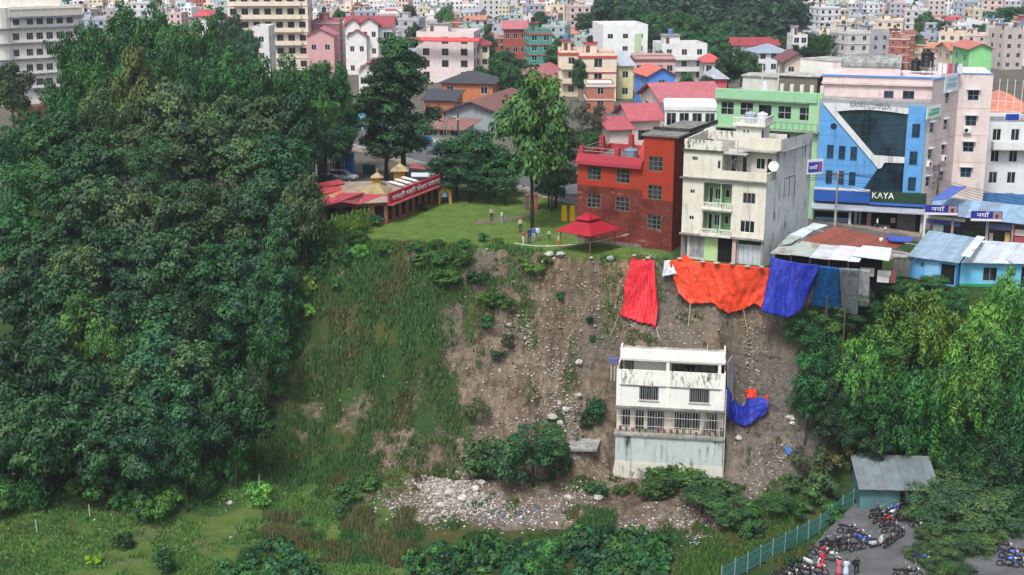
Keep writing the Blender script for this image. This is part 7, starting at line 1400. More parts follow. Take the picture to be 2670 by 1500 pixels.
tarp('tarpaulin', 'orange edge strip on the right of the crumpled tarpaulin', [on(1994, 1038, .55), on(2002, 1038, .55)], [on(1996, 1080, .55), on(2004, 1076, .55)], 0, (.68, .04, .02, 1), .3, 9, 8, 12, 2)
tarp('tarpaulin', 'torn blue scrap on the right of the landslide foot', [on(2045, 1168, .4), on(2062, 1166, .4)], [on(2052, 1190, .4), on(2060, 1192, .4)], 0, (.01, .12, .42, 1), .3, 10, 10, 10, 2)

# ------------------------------------------------------------------ people
def person(label, loc, rz, h=1.68, shirt=(.5, .5, .5), trousers=(.03, .03, .04), dress=None, arms='down', stride=.08, hold=None, name='person', group=None):
    k = h / 1.72; mesh = bpy.data.meshes.new('body'); V, E, R = [], [], []
    def v(p, r, par=None):
        V.append([c * k for c in p]); R.append(r * k); 
        if par is not None: E.append((par, len(V) - 1))
        return len(V) - 1
    pel = v((0, 0, .95), .135); wa = v((0, 0, 1.1), .125, pel); ch = v((0, -.01, 1.3), .15, wa); nk = v((0, 0, 1.47), .058, ch); hd = v((0, -.015, 1.57), .085, nk); tp = v((0, -.005, 1.68), .075, hd)
    for s in (-1, 1):
        st = stride * s
        hp = v((.1 * s, 0, .88), .1, pel); kn = v((.11 * s, -st * .6 - .01, .48), .065, hp); an = v((.11 * s, st * 1.1 + .02, .08), .042, kn); v((.12 * s, st * 1.1 - .15, .03), .035, an)
        sh = v((.19 * s, 0, 1.41), .06, ch); el, wr = ((.25 * s, .03, 1.13), (.24 * s, -.08, .9)) if arms == 'down' else ((.24 * s, -.08, 1.15), (.13 * s, -.3, 1.12))
        e_ = v(el, .045, sh); w_ = v(wr, .03, e_); d = Vector((0, -.05, -.99)) if arms == 'down' else Vector((-.3 * s, -.9, .1)); pm = v(Vector(wr) + d * .07, .032, w_)
        for f in range(5): q = Vector(wr) + d * (.11 if f else .07) + Vector((.02 * (f - 2), -.01, 0)); a = v(q, .009, pm); v(q + d * (.05 + .01 * (f % 3)) + Vector((0, -.015, 0)), .008, a)
    mesh.from_pydata(V, E, []); o = bpy.data.objects.new('tmp', mesh); COL.objects.link(o); m = o.modifiers.new('s', 'SKIN'); 
    for i, sv in enumerate(mesh.skin_vertices[0].data): sv.radius = (R[i], R[i]); sv.use_root = i == 0
    u = o.modifiers.new('u', 'SUBSURF'); u.levels = u.render_levels = 1
    bpy.context.view_layer.update(); me = bpy.data.meshes.new_from_object(o.evaluated_get(bpy.context.evaluated_depsgraph_get())); bpy.data.objects.remove(o)
    me.materials.clear()
    for c in (shirt, trousers): t = NT('clothing'); me.materials.append(t.fin(tuple(c), .75, .2))
    me.materials.append(M['skin']); me.materials.append(M['hair'])
    for p in me.polygons:
        c = p.center / k; p.use_smooth = True
        if c.z > 1.46: p.material_index = 3 if (c.z > 1.645 or (c.y > .015 and c.z > 1.5)) else 2
        elif c.z < .07: p.material_index = 3
        elif abs(c.x) > .2 and c.z < 1.0 or (arms != 'down' and c.y < -.2 and c.z > .9): p.material_index = 2
        elif c.z < .98: p.material_index = 1
    r = thing(name, label, 'person', loc, rz, group); b = link(bpy.data.objects.new('body', me)); b.parent = r
    fm = MB()
    for s in (-1, 1): fm.lathe([(.004, -.012), (.012, 0), (.004, .012)], (.032 * s * k, -.095 * k, 1.585 * k), 6)
    fm.hexa([(-.012 * k, -.1 * k, 1.53 * k), (.012 * k, -.1 * k, 1.53 * k), (.004 * k, -.09 * k, 1.575 * k)], [(-.01 * k, -.118 * k, 1.535 * k), (.01 * k, -.118 * k, 1.535 * k), (.004 * k, -.1 * k, 1.575 * k)]); part('face', fm, 'skin', r, None, True)
    if dress is not None: part('dress', MB().lathe([(.3, .12), (.27, .4), (.2, .8), (.17, 1.0), (.2, 1.25), (.16, 1.42), (.08, 1.46)], (0, 0, 0), 12) , 'cloth', r, dress, True, True).scale = (k, k * .85, k)
    if hold: part('bag', MB().hexa([(.16 * k, .1, .95), (.4 * k, .1, .95), (.4 * k, -.12, .95), (.16 * k, -.12, .95)], [(.18 * k, .08, 1.3), (.38 * k, .08, 1.3), (.38 * k, -.1, 1.3), (.18 * k, -.1, 1.3)]), 'cloth', r, hold, True)
    return r
def stand(px, py, z=None, Y=None):
    if z is not None: return gp(px, py, z)
    return hit(px, py)
ZY = YZ
person('person in a red dress bending beside the motorbikes', stand(2143, 1482, ZY), .6, 1.62, (.55, .01, .03), (.5, .01, .03), (.62, .008, .04, 1), 'fwd')
person('person in a pink dress near the motorbikes', stand(2186, 1500, ZY), 2.8, 1.6, (.45, .12, .18), (.42, .12, .16), (.5, .12, .18, 1))
person('person in a pale blue tunic walking beside the one in pink', stand(2205, 1502, ZY), 3.0, 1.6, (.5, .6, .72), (.6, .62, .66), (.52, .6, .7, 1))
person('person in dark clothes with a backpack walking into the yard', stand(2232, 1500, ZY), 3.1, 1.75, (.015, .018, .02), (.012, .012, .014), None, 'down', .16, (.015, .02, .018, 1))
person('person in grey shirt and black trousers standing on the lawn path', stand(1282, 577), .3, 1.65, (.36, .3, .27), (.012, .012, .014), None, 'down', .12)
person('person in white and blue walking on the lawn path', stand(1309, 584), 1.2, 1.6, (.66, .68, .72), (.3, .34, .48), None, 'down', .12)
person('person in pale top and dark trousers behind the group at the rim', stand(1357, 606), .5, 1.62, (.55, .4, .36), (.02, .025, .08), None, 'down')
person('person in red and white holding a red cloth at the rim', stand(1365, 640), 1.4, 1.68, (.6, .04, .05), (.66, .62, .55), None, 'fwd', .1, (.7, .03, .03, 1))
person('person in navy clothes at the rim beside the red one', stand(1380, 634), .4, 1.66, (.02, .03, .13), (.02, .05, .18), None)
person('person in blue jacket and beige trousers at the rim', stand(1391, 632), .1, 1.7, (.02, .09, .42), (.5, .45, .34), None)
person('person in a pale blue shirt at the right of the rim group', stand(1401, 630), -.3, 1.72, (.5, .58, .72), (.2, .25, .35), None)
person('seated looking person in grey at the rim right of the group', stand(1432, 628), .2, 1.2, (.4, .4, .4), (.05, .05, .06), None)
person('person in white shirt walking past the shopping complex steps', stand(2286, 603, -.82), 1.3, 1.7, (.72, .72, .72), (.02, .02, .03), None, 'down', .18)
person('small person crouching on the street before the complex', stand(2308, 611, -.82), .5, 1.0, (.6, .6, .62), (.1, .1, .14), None)

# ------------------------------------------------------------------ motorbikes and scooters
def ring(mb, c, R, r, n=16, m=6):
    i0 = len(mb.v)
    for i in range(n):
        a = 6.2832 * i / n
        for j in range(m):
            b = 6.2832 * j / m; q = R + r * math.cos(b); mb.v.append((c[0] + r * .9 * math.sin(b), c[1] + q * math.cos(a), c[2] + q * math.sin(a)))
    for i in range(n):
        for j in range(m): mb.f.append((i0 + i * m + j, i0 + i * m + (j + 1) % m, i0 + ((i + 1) % n) * m + (j + 1) % m, i0 + ((i + 1) % n) * m + j))
def wheel(par, y, R, nm='wheel'):
    t = MB(); ring(t, (0, y, R), R - .06, .06); w_ = part(nm, t, 'rubber', par, None, True); h = MB(); ring(h, (0, y, R), R - .12, .018)
    for i in range(6): a = 6.2832 * i / 6; h.tube([(0, y, R), (0, y + (R - .12) * math.cos(a), R + (R - .12) * math.sin(a))], .014, 4)
    h.tube([(-.06, y, R), (.06, y, R)], .045, 8); part('rim', h, 'satin', w_, (.2, .2, .21), True); return w_
def loft(mb, secs):                          # sections (y, half width, z0, z1) joined with chamfered boxes
    rg = []
    for y, hw, z0, z1 in secs: zc = (z1 - z0) * .3; rg.append([(-hw * .7, y, z0), (hw * .7, y, z0), (hw, y, z0 + zc), (hw, y, z1 - zc), (hw * .55, y, z1), (-hw * .55, y, z1), (-hw, y, z1 - zc), (-hw, y, z0 + zc)])
    i0 = len(mb.v)
    for q in rg: mb.v += q
    for k in range(len(rg) - 1):
        for j in range(8): a = i0 + k * 8; mb.f.append((a + j, a + (j + 1) % 8, a + 8 + (j + 1) % 8, a + 8 + j))
    mb.f.append(tuple(range(i0 + 7, i0 - 1, -1))); e = i0 + (len(rg) - 1) * 8; mb.f.append(tuple(range(e, e + 8))); return mb
def bike(kind, col):
    r = thing('motorbike' if kind else 'scooter', 'x', 'motorbike' if kind else 'scooter', (0, 0, 0))
    def P(n, mb, mat, c=None): return part(n, mb, mat, r, c, True)
    Rw = .31 if kind else .24; yf, yr = -.66, .64; wheel(r, yf, Rw, 'front_wheel'); wheel(r, yr, Rw, 'rear_wheel')
    if kind:
        P('frame', MB().tube([(0, -.45, .86), (0, -.2, .5), (0, .3, .45), (0, yr, Rw)], .04, 6).tube([(0, -.42, .8), (0, .2, .7), (0, .75, .82)], .035, 6), 'satin', (.03, .03, .03)); P('engine', loft(MB(), [(-.25, .12, .3, .55), (.0, .16, .25, .62), (.2, .12, .3, .55)]), 'satin', (.1, .1, .1)); P('fuel_tank', loft(MB(), [(-.42, .09, .78, .92), (-.25, .15, .74, 1.0), (.0, .13, .74, .95), (.1, .08, .74, .86)]), 'satin', col); P('seat', loft(MB(), [(.06, .1, .78, .86), (.3, .14, .78, .86), (.6, .13, .82, .92), (.85, .1, .88, .96)]), 'rubber'); P('tail', loft(MB(), [(.45, .1, .68, .8), (.9, .07, .78, .86)]), 'satin', col)
        P('fork', MB().tube([(.09, -.42, .98), (.09, yf, Rw)], .028, 6).tube([(-.09, -.42, .98), (-.09, yf, Rw)], .028, 6).tube([(-.1, -.44, .9), (.1, -.44, .9)], .03, 6), 'satin', (.3, .3, .3)); P('headlight', MB().lathe([(.02, -.02), (.09, 0), (.1, .08), (.05, .14)], (0, -.55, .86), 10), 'satin', (.5, .5, .5)); P('mudguard', loft(MB(), [(yf - .25, .05, .5, .56), (yf, .06, .63, .68), (yf + .25, .05, .52, .58)]), 'satin', col); P('exhaust', MB().tube([(.14, -.1, .3), (.16, .3, .26), (.18, .85, .36)], [.03, .035, .055], 7), 'satin', (.25, .25, .25))
    else:
        P('body', loft(MB(), [(.1, .1, .3, .5), (.25, .18, .3, .72), (.6, .18, .34, .78), (.92, .1, .5, .78)]), 'satin', col); P('floorboard', loft(MB(), [(-.4, .16, .24, .3), (.2, .17, .24, .32)]), 'satin', (.05, .05, .05)); P('leg_shield', loft(MB(), [(-.52, .1, .4, 1.0), (-.46, .22, .3, .98), (-.4, .2, .28, .9)]), 'satin', col); P('seat', loft(MB(), [(.12, .12, .76, .84), (.4, .15, .78, .86), (.85, .11, .8, .88)]), 'rubber'); P('mudguard', loft(MB(), [(yf - .22, .06, .34, .42), (yf, .08, .46, .54), (yf + .2, .06, .36, .44)]), 'satin', col); P('headlight', loft(MB(), [(-.6, .07, .92, 1.04), (-.48, .12, .9, 1.06)]), 'satin', (.6, .6, .58)); P('fork', MB().tube([(0, -.48, .8), (0, yf, Rw)], .04, 6), 'satin', (.1, .1, .1))
    P('handlebar', MB().tube([(-.34, -.3, 1.05), (-.2, -.4, 1.04), (0, -.44, 1.0), (.2, -.4, 1.04), (.34, -.3, 1.05)], .018, 6), 'rubber'); 
    for s in (-1, 1): P('mirror', MB().tube([(.24 * s, -.38, 1.05), (.32 * s, -.4, 1.22)], .01, 4).lathe([(.02, -.03), (.06, 0), (.02, .03)], (.33 * s, -.4, 1.26), 8), 'satin', (.25, .25, .27))
    P('stand', MB().tube([(-.08, .1, .3), (-.26, .05, .02)], .015, 4), 'satin', (.1, .1, .1)); P('tail_light', MB().abox(-.06, .06, .9, .94, .72, .8), 'satin', (.35, .01, .01)); return r
pm, ps = bike(1, (.02, .02, .022)), bike(0, (.03, .1, .45)); pm.location = ps.location = (0, -900, -90)
bk = [(1180, 900, 1, 0, 2.2), (1235, 868, 1, 0, 2.4), (1325, 832, 1, 3, 2.3), (1392, 895, 1, 0, 2.1), (1255, 940, 1, 1, 2.1), (1290, 1003, 1, 0, 2.0), (1375, 1060, 1, 0, 2.3), (1150, 850, 1, 0, 2.3), (1290, 880, 1, 2, 2.2), (1500, 860, 1, 1, .4), (1525, 905, 1, 0, .3), (1545, 975, 1, 0, .5), (1620, 910, 1, 2, .3), (1590, 850, 1, 0, .4), (1480, 810, 1, 0, .3), (885, 1012, 1, 0, 1.4), (965, 1062, 1, 4, 1.3), (1050, 1110, 0, 3, .7), (1160, 1135, 0, 2, 2.0), (1275, 1130, 1, 0, 2.3), (655, 1150, 1, 0, 2.3), (745, 1155, 1, 0, 2.2), (835, 1180, 1, 0, 2.1), (975, 1175, 1, 0, 1.9), (625, 1232, 1, 1, 1.2), (715, 1278, 1, 5, 1.1), (560, 1335, 0, 2, 1.0), (405, 1405, 1, 0, 1.2), (330, 1440, 1, 0, 1.1), (480, 1425, 1, 0, 1.3), (590, 1405, 1, 1, 1.4), (1400, 1435, 1, 4, 1.8), (1490, 1440, 1, 0, 1.6), (1600, 1310, 1, 3, .8), (2380, 1190, 1, 0, 1.2), (2440, 1260, 1, 3, 1.3), (2500, 1330, 1, 0, 1.2), (2420, 1330, 1, 3, 1.3), (2530, 1250, 1, 0, 1.1), (260, 1470, 1, 0, 1.2), (830, 1130, 1, 0, 2.0)]
bc = [((.016, .016, .018), 'black'), ((.32, .012, .02), 'red'), ((.55, .56, .57), 'white'), ((.02, .07, .4), 'blue'), ((.09, .035, .03), 'brown'), ((.5, .45, .45), 'silver')]
for x, y, k, c, a in bk:
    p = gp(1970 + x / 3.68, 1107 + y / 3.68 + 10, YZ + .004); o = copy_tree(pm if k else ps); o.location = p; o.rotation_euler[2] = a + rnd.uniform(-.12, .12); o['label'] = f"{bc[c][1]} {'motorbike' if k else 'scooter'} parked in the yard"; o['group'] = 'motorbikes in the yard'; o.rotation_euler[1] = -.08
    for ch in o.children:
        if ch.name.startswith(('fuel_tank', 'tail.', 'body', 'leg_shield', 'mudguard')) : ch.color = (*bc[c][0], 1)
for o in (pm, ps):
    for ch in list(o.children_recursive): bpy.data.objects.remove(ch)
    bpy.data.objects.remove(o)

# ------------------------------------------------------------------ cars
def car(label, p, rz, col):
    r = thing('car', label, 'car', p, rz)
    def P(n, mb, mat, c=None, par=r, sm=False): return part(n, mb, mat, par, c, True, sm)
    b = MB(); S = [(-2.1, .62, .45, .62), (-2.0, .78, .28, .8), (-1.2, .86, .25, .92), (-.6, .88, .25, .98), (1.5, .88, .25, 1.0), (2.0, .82, .3, .95), (2.1, .7, .4, .8)]; P('body', loft(b, S), 'satin', col)
    P('cabin', loft(MB(), [(-.95, .74, .9, .98), (-.35, .76, .9, 1.42), (.9, .76, .9, 1.47), (1.5, .74, .9, 1.35), (1.8, .72, .9, 1.02)]), 'glass'); P('roof', loft(MB(), [(-.4, .64, 1.40, 1.46), (.9, .66, 1.45, 1.52), (1.45, .62, 1.36, 1.42)]), 'satin', col)
    for s in (-1, 1):
        for y in (-1.35, 1.3):
            t = MB(); ring(t, (.8 * s, y, .31), .22, .1); w_ = P('wheel', t, 'rubber'); P('rim', MB().tube([(.74 * s, y, .31), (.88 * s, y, .31)], .17, 10), 'satin', (.4, .4, .41), w_)
        P('headlight', MB().abox(.5 * s - .14, .5 * s + .14, -2.09, -2.0, .58, .7), 'satin', (.6, .6, .58)); P('tail_light', MB().abox(.62 * s - .1, .62 * s + .1, 2.05, 2.12, .7, .9), 'satin', (.35, .01, .01)); P('mirror', MB().abox(.92 * s - .06, .92 * s + .06, -.5, -.35, .95, 1.07), 'satin', col)
    return r
p = gp(990, 362, .08); car('dark grey car driving on the road behind the dark tree', p, .55, (.05, .055, .06)); p = gp(1040, 374, .08); car('white car half hidden by the dark tree on the road', p, .55, (.6, .6, .6)); p = gp(855, 484, .05); car('dark blue car parked behind the temple roof', (p.x, p.y, .1), 1.3, (.03, .06, .12)); p = gp(893, 473, .05); car('silver car parked behind the temple roof', (p.x, p.y, .1), 1.3, (.4, .42, .44))

# ------------------------------------------------------------------ street furniture, fence, poles, hoarding
def small():
    # blue kiosk, bin, flag pole
    p = gp(902, 458, .03); t = thing('kiosk', 'tall bright blue booth behind the temple', 'kiosk', p); f = F((p.x - .9, p.y), (p.x + .9, p.y - .2)); part('cabinet', MB().box(f, 0, f.w, -1.4, 0, 0, 2.9), 'paint', t, (.015, .2, .62, .1)); part('door', MB().box(f, .2, .85, .004, .04, .1, 1.4), 'paint', t, (.03, .26, .7, .1)); part('cap', MB().box(f, -.1, f.w + .1, -1.5, .1, 2.9, 3.02), 'paint', t, (.01, .12, .45, .1))
    p = gp(962, 455, .03); t = thing('bin', 'dark teal bin beside the blue booth', 'bin', p); f = F((p.x - .8, p.y), (p.x + .8, p.y)); part('box', MB().box(f, 0, 1.6, -1, 0, 0, 1.2), 'paint', t, (.02, .07, .07, .2)); part('lid', MB().box(f, -.05, 1.65, -1.05, .05, 1.2, 1.3), 'paint', t, (.03, .09, .09, .2))
    a = gp(827, 492, 0); b = yp(822, 377, a.y); t = thing('flag_pole', 'tall pale pole standing at the left of the temple', 'pole', a); part('pole', MB().tube([a, (a.x, a.y, b.z)], [.1, .06], 7), 'matt', t, (.5, .5, .48)); part('base', MB().lathe([(.3, 0), (.3, .25), (.12, .3)], a, 10), 'concrete', t, (.4, .4, .38))
    # blue hoarding along the road
    A, Bq = gp(928, 335, .0), gp(1012, 352, .0); f = F(A.xy, Bq.xy); t = thing('hoarding', 'blue tin hoarding along the road behind the dark tree', 'hoarding', A); n = 11
    for i in range(n): part('sheet', MB().box(f, i * f.w / n, (i + .97) * f.w / n, -.03, .03, .1, 3.0), 'tin', t, (.16, .4 + .05 * (i % 3), .55, .2))
    for i in range(5): part('post', MB().tube([f.p(i * f.w / 4, -.1, 0), f.p(i * f.w / 4, -.1, 3.1)], .06, 5), 'matt', t, (.3, .3, .3))
    A, Bq = gp(1090, 378, .0), gp(1125, 384, .0); f = F(A.xy, Bq.xy); solo('board', MB().box(f, 0, f.w, -.06, 0, .2, 1.6), 'paint', 'blue board standing at the roadside shops', 'board', (.02, .15, .5, .1))
    # yellow panels and reddish gate near the brick building
    for k, (x0, x1) in enumerate(((1463, 1478), (1485, 1499))):
        A, Bq = gp(x0, 577, 0), gp(x1, 578, 0); f = F(A.xy, Bq.xy); solo('yellow_panel', MB().hexa([f.p(0, 0, 0), f.p(f.w, 0, 0), f.p(f.w, -.5, 0), f.p(0, -.5, 0)], [f.p(.05, -.1, 1.75), f.p(f.w * .8, -.1, 1.75), f.p(f.w * .8, -.4, 1.75), f.p(.05, -.4, 1.75)]), 'paint', ['left yellow play slide beside the brick building', 'right yellow play slide beside the brick building'][k], 'slide', (.72, .4, .01, .1))
    for k, (x0, x1, yb, c) in enumerate(((1369, 1380, 548, (.2, .1, .11)), (1391, 1402, 548, (.35, .13, .08)))):
        A, Bq = gp(x0, yb, 0), gp(x1, yb, 0); f = F(A.xy, Bq.xy); solo('gate_post', MB().box(f, 0, f.w, -.6, 0, 0, 1.7).box(f, -.05, f.w + .05, -.65, .05, 1.7, 1.82), 'brick', ['brown brick gate pier behind the slim tree', 'reddish brick gate pier behind the slim tree'][k], 'pier', c)
    # poles: (px base, py base, z, px top y, label)
    for k, (px, py, z, yt, lab, col) in enumerate(((2176, 600, -.5, 445, 'concrete power pole before the shopping complex', (.42, .41, .37)), (2436, 600, -1, 425, 'dark power pole with tangled wires beside the shop row', (.2, .19, .18)), (2418, 600, -1, 470, 'thin white pole at the corner of the shop row', (.5, .5, .5)), (1110, 405, 0, 285, 'pale power pole by the roadside shops', (.38, .36, .34)), (1195, 398, 0, 258, 'dark power pole beside the long shed', (.1, .1, .1)))):
        a = gp(px, py, z); tp = yp(px, yt, a.y); t = thing('power_pole', lab, 'pole', a); part('pole', MB().tube([a, (a.x, a.y, tp.z)], [.16, .1], 8), 'concrete', t, col)
        for q in (.3, .8): part('crossarm', MB().abox(a.x - .7, a.x + .7, a.y - .06, a.y + .06, tp.z - q - .08, tp.z - q), 'matt', t, (.12, .11, .1))
        for s in (-.6, -.2, .2, .6): part('insulator', MB().lathe([(.04, 0), (.06, .06), (.03, .16)], (a.x + s, a.y, tp.z - .3), 6), 'satin', t, (.25, .1, .08))
    for k, px in enumerate((1158, 1165)):
        a = gp(px, 402, 0); tp = yp(px, 300 + k * 6, a.y); t = thing('street_lamp', ['curved street lamp by the roadside shops', 'second curved street lamp by the roadside shops'][k], 'lamp', a); part('post', MB().tube([a, (a.x, a.y, tp.z - 1), (a.x + .2, a.y - .2, tp.z - .3), (a.x + .8, a.y - .7, tp.z), (a.x + 1.5, a.y - 1.2, tp.z - .05)], [.1, .08, .07, .06, .05], 7), 'matt', t, (.2, .21, .22)); part('lamp_head', MB().abox(a.x + 1.4, a.x + 2.0, a.y - 1.5, a.y - 1.2, tp.z - .15, tp.z), 'matt', t, (.4, .4, .4))
    def wire(P, Q, sag, lab, r=.022):
        P, Q = Vector(P), Vector(Q); pts = [P.lerp(Q, i / 14) - Vector((0, 0, sag * 4 * (i / 14) * (1 - i / 14))) for i in range(15)]; solo('power_line', MB().tube(pts, r, 4), 'rubber', lab, 'cable', None, 'cables over the street')
    a, b = gp(2176, 600, -.5), gp(2436, 600, -1); za, zb = yp(2176, 447, a.y).z, yp(2436, 427, b.y).z
    for i in range(4): wire((a.x - .6 + .4 * i, a.y, za - .2), (b.x - .6 + .4 * i, b.y, zb - .2), .5 + .15 * i, 'sagging cable between the two street poles')
    for i in range(5): wire((b.x - .5 + .2 * i, b.y, zb - 1.5 - .3 * i), (b.x + 14, b.y - 4, zb - 4.0 - .4 * i), .5, 'cable running right from the dark pole')
    for i in range(3): wire((a.x - .4 + .4 * i, a.y, za - .3), (28.5, 137, 8.5 - i * .5), .5, 'cable from the street pole to the white building')
    c_ = gp(1195, 398, 0); d_ = gp(1110, 405, 0); zc_ = yp(1195, 260, c_.y).z; zd_ = yp(1110, 287, d_.y).z
    for i in range(4): wire((c_.x - .6 + .4 * i, c_.y, zc_ - .2), (d_.x - .6 + .4 * i, d_.y, zd_ - .2), .4 + .1 * i, 'cable between the two roadside poles'); wire((c_.x - .6 + .4 * i, c_.y, zc_ - .2), (a.x - .6 + .4 * i, a.y, za - .4), 1.8 + .2 * i, 'long cable from the roadside to the street pole')
    for i in range(4): wire((a.x - .3 + .2 * i, a.y, za - .8 - .25 * i), (b.x - .3 + .2 * i, b.y, zb - 1.2 - .3 * i), .9 + .2 * i, 'low sagging cable between the two street poles')
    wire(gp(1340, 634, .9), gp(1455, 641, .9), .15, 'pale barrier tape along the rim by the people', .03); wire(gp(1455, 641, .9), gp(1640, 610, 1.4), .2, 'pale barrier tape from the rim to the brick building', .03)
    for o in SC.objects:
        if o.name.startswith('power_line') and 'tape' in o['label']: o.name = 'barrier_tape'; o.data.materials[0] = M['matt']; o.color = (.6, .58, .55, 1); o['category'] = 'tape'; del o['group']
    p = gp(1456, 645, 0); t = thing('marker_post', 'red and white marker post at the rim', 'post', (p.x, p.y, tz(p.x, p.y))); part('post', MB().tube([(p.x, p.y, tz(p.x, p.y) - .3), (p.x, p.y, .75)], .09, 7), 'matt', t, (.55, .06, .06)); part('cap', MB().tube([(p.x, p.y, .75), (p.x, p.y, 1.2)], .085, 7), 'matt', t, (.62, .45, .4))
    # stakes in the field
    for k, (px, py) in enumerate(((97, 1390), (235, 1348), (387, 1318), (535, 1300), (675, 1268))):
        p = hit(px, py); t = solo('stake', MB().tube([p - Vector((0, 0, .3)), p + Vector((rnd.uniform(-.08, .08), 0, 1.2))], [.06, .045], 6), 'matt', 'thin pale wooden stake in the field', 'stake', (.42, .42, .36), 'stakes in the field')
    # teal fence with posts and pickets
    A, Bq = gp(1880, 1535, ZV), gp(2222, 1345, ZV); A.z = Bq.z = 0; f = F(A.xy, Bq.xy); t = thing('fence', 'teal painted metal fence along the parking yard', 'fence', (A.x, A.y, ZV)); n = 11; gh = lambda u: tz(*f.p(u, 0, 0).xy)
    for i in range(n + 1): u = f.w * i / n; z = gh(u); part('post', MB().tube([f.p(u, 0, z - .2), f.p(u, 0, z + 1.95)], .05, 6), 'matt', t, (.2, .33, .33))
    pk = MB().abox(-.022, .022, -.012, .012, 0, 1.6).mesh('picket'); pk.materials.append(M['matt']); m = 150
    for i in range(m):
        u = f.w * (i + .5) / m; o = link(bpy.data.objects.new('picket', pk)); o.parent = t; o.location = f.p(u, 0, gh(u) + .15) - Vector(t.location); o.rotation_euler[2] = math.atan2(f.u.y, f.u.x); o.color = (.035, .16, .15, 1)
    for i in range(n):
        u0, u1 = f.w * i / n, f.w * (i + 1) / n
        for dz in (.25, 1.0, 1.65): part('rail', MB().tube([f.p(u0, 0, gh(u0) + dz), f.p(u1, 0, gh(u1) + dz)], .028, 5), 'matt', t, (.045, .18, .17))
    # shed
    A, Bq = gp(2240, 1327, YZ), gp(2438, 1332, YZ); f = F(A.xy, Bq.xy, YZ); t = thing('shed', 'grey green tin roofed shed beside the parking yard', 'shed', A); W = f.w; zf = uz(f, 2240, 1270)[1]
    o1 = (W * .52, W * .7, 0, zf - .25); mb, _, _ = shell(f, 0, W, 4.2, 0, zf, [o1], roof=False); part('wall', mb, 'tin', t, (.09, .2, .205, .3)); part('green_wall', MB().box(f, W * .7, W, .004, .03, 0, zf - .05), 'tin', t, (.08, .2, .14, .3)); part('doorway', MB().box(f, *o1[:2], -.4, -.19, 0, zf - .25), 'dark', t); part('gate', MB().box(f, W * .52, W * .53, .01, .06, 0, zf - .3), 'matt', t, (.1, .04, .04))
    n = 9
    for i in range(n):
        u0, u1 = -.25 + (W + .5) * i / n, -.25 + (W + .5) * (i + .985) / n; k = rnd.uniform(.9, 1.1); h = .02 * (i % 2); q = [f.p(u0, .55, zf - .05 + h), f.p(u1, .55, zf - .05 + h), f.p(u1, -4.6, zf + 1.35 + h), f.p(u0, -4.6, zf + 1.35 + h)]; part('roof_sheet', MB().hexa(q, [p + Vector((0, 0, .05)) for p in q]), 'tin', t, (.15 * k, .19 * k, .2 * k, .3))
    # broken concrete slab left of the house
    p = hit(1520, 1180); t = thing('broken_slab', 'broken concrete slab jutting out beside the stranded house', 'slab', p); f = F((p.x - 1.5, p.y), (p.x + 1.6, p.y - .4)); z = p.z; part('slab', MB().hexa([f.p(.1, .6, z + .3), f.p(2.9, .8, z + .5), f.p(3.2, -1.6, z + .8), f.p(0, -1.6, z + .6)], [f.p(.1, .6, z + .55), f.p(2.9, .8, z + .72), f.p(3.2, -1.6, z + 1.02), f.p(0, -1.6, z + .85)]), 'concrete', t, (.34, .34, .32)); part('pillar', MB().box(f, 1.3, 1.65, -.2, .15, z - 2.4, z + .38), 'concrete', t, (.32, .32, .3)); part('footing', MB().box(f, .2, 1.2, -.4, .3, z - 1.2, z + .36), 'concrete', t, (.3, .3, .28))
small()

# ------------------------------------------------------------------ rubble and litter
def rocks(name, label, regions, seed, smin, smax, col, mat='stone', flat=.6):
    rs = np.random.RandomState(seed); ico = [(0, 0, 1), (.89, 0, .45), (.28, .85, .45), (-.72, .53, .45), (-.72, -.53, .45), (.28, -.85, .45), (.72, .53, -.45), (-.28, .85, -.45), (-.89, 0, -.45), (-.28, -.85, -.45), (.72, -.53, -.45), (0, 0, -1)]; ico = np.array(ico)
    fc = np.array([(0, 1, 2), (0, 2, 3), (0, 3, 4), (0, 4, 5), (0, 5, 1), (1, 6, 2), (2, 7, 3), (3, 8, 4), (4, 9, 5), (5, 10, 1), (2, 6, 7), (3, 7, 8), (4, 8, 9), (5, 9, 10), (1, 10, 6), (11, 7, 6), (11, 8, 7), (11, 9, 8), (11, 10, 9), (11, 6, 10)])
    Vs, Fs = [], []; k = 0
    for (px, py, rx_, ry2, n) in regions:
        HP = hitv(px + rs.normal(0, .45, n) * rx_, py + rs.normal(0, .45, n) * ry2)
        for i in range(n):
            p = HP[i]; s = smin + (smax - smin) * rs.uniform() ** 3; v = ico * rs.uniform(.65, 1.25, (12, 1)) * s * np.array([rs.uniform(.8, 1.5), rs.uniform(.8, 1.3), flat * rs.uniform(.6, 1.3)]); t = rs.uniform(0, 6.28); R = np.array([[math.cos(t), -math.sin(t), 0], [math.sin(t), math.cos(t), 0], [0, 0, 1]])
            Vs.append(v @ R.T + np.array(p) + [0, 0, s * .15]); Fs.append(fc + k); k += 12
    me = arr_mesh(name, np.concatenate(Vs), np.concatenate(Fs)); me.materials.append(M[mat]); o = link(bpy.data.objects.new(name, me)); setc(o, col); tag(o, label, 'rubble', kind='stuff')
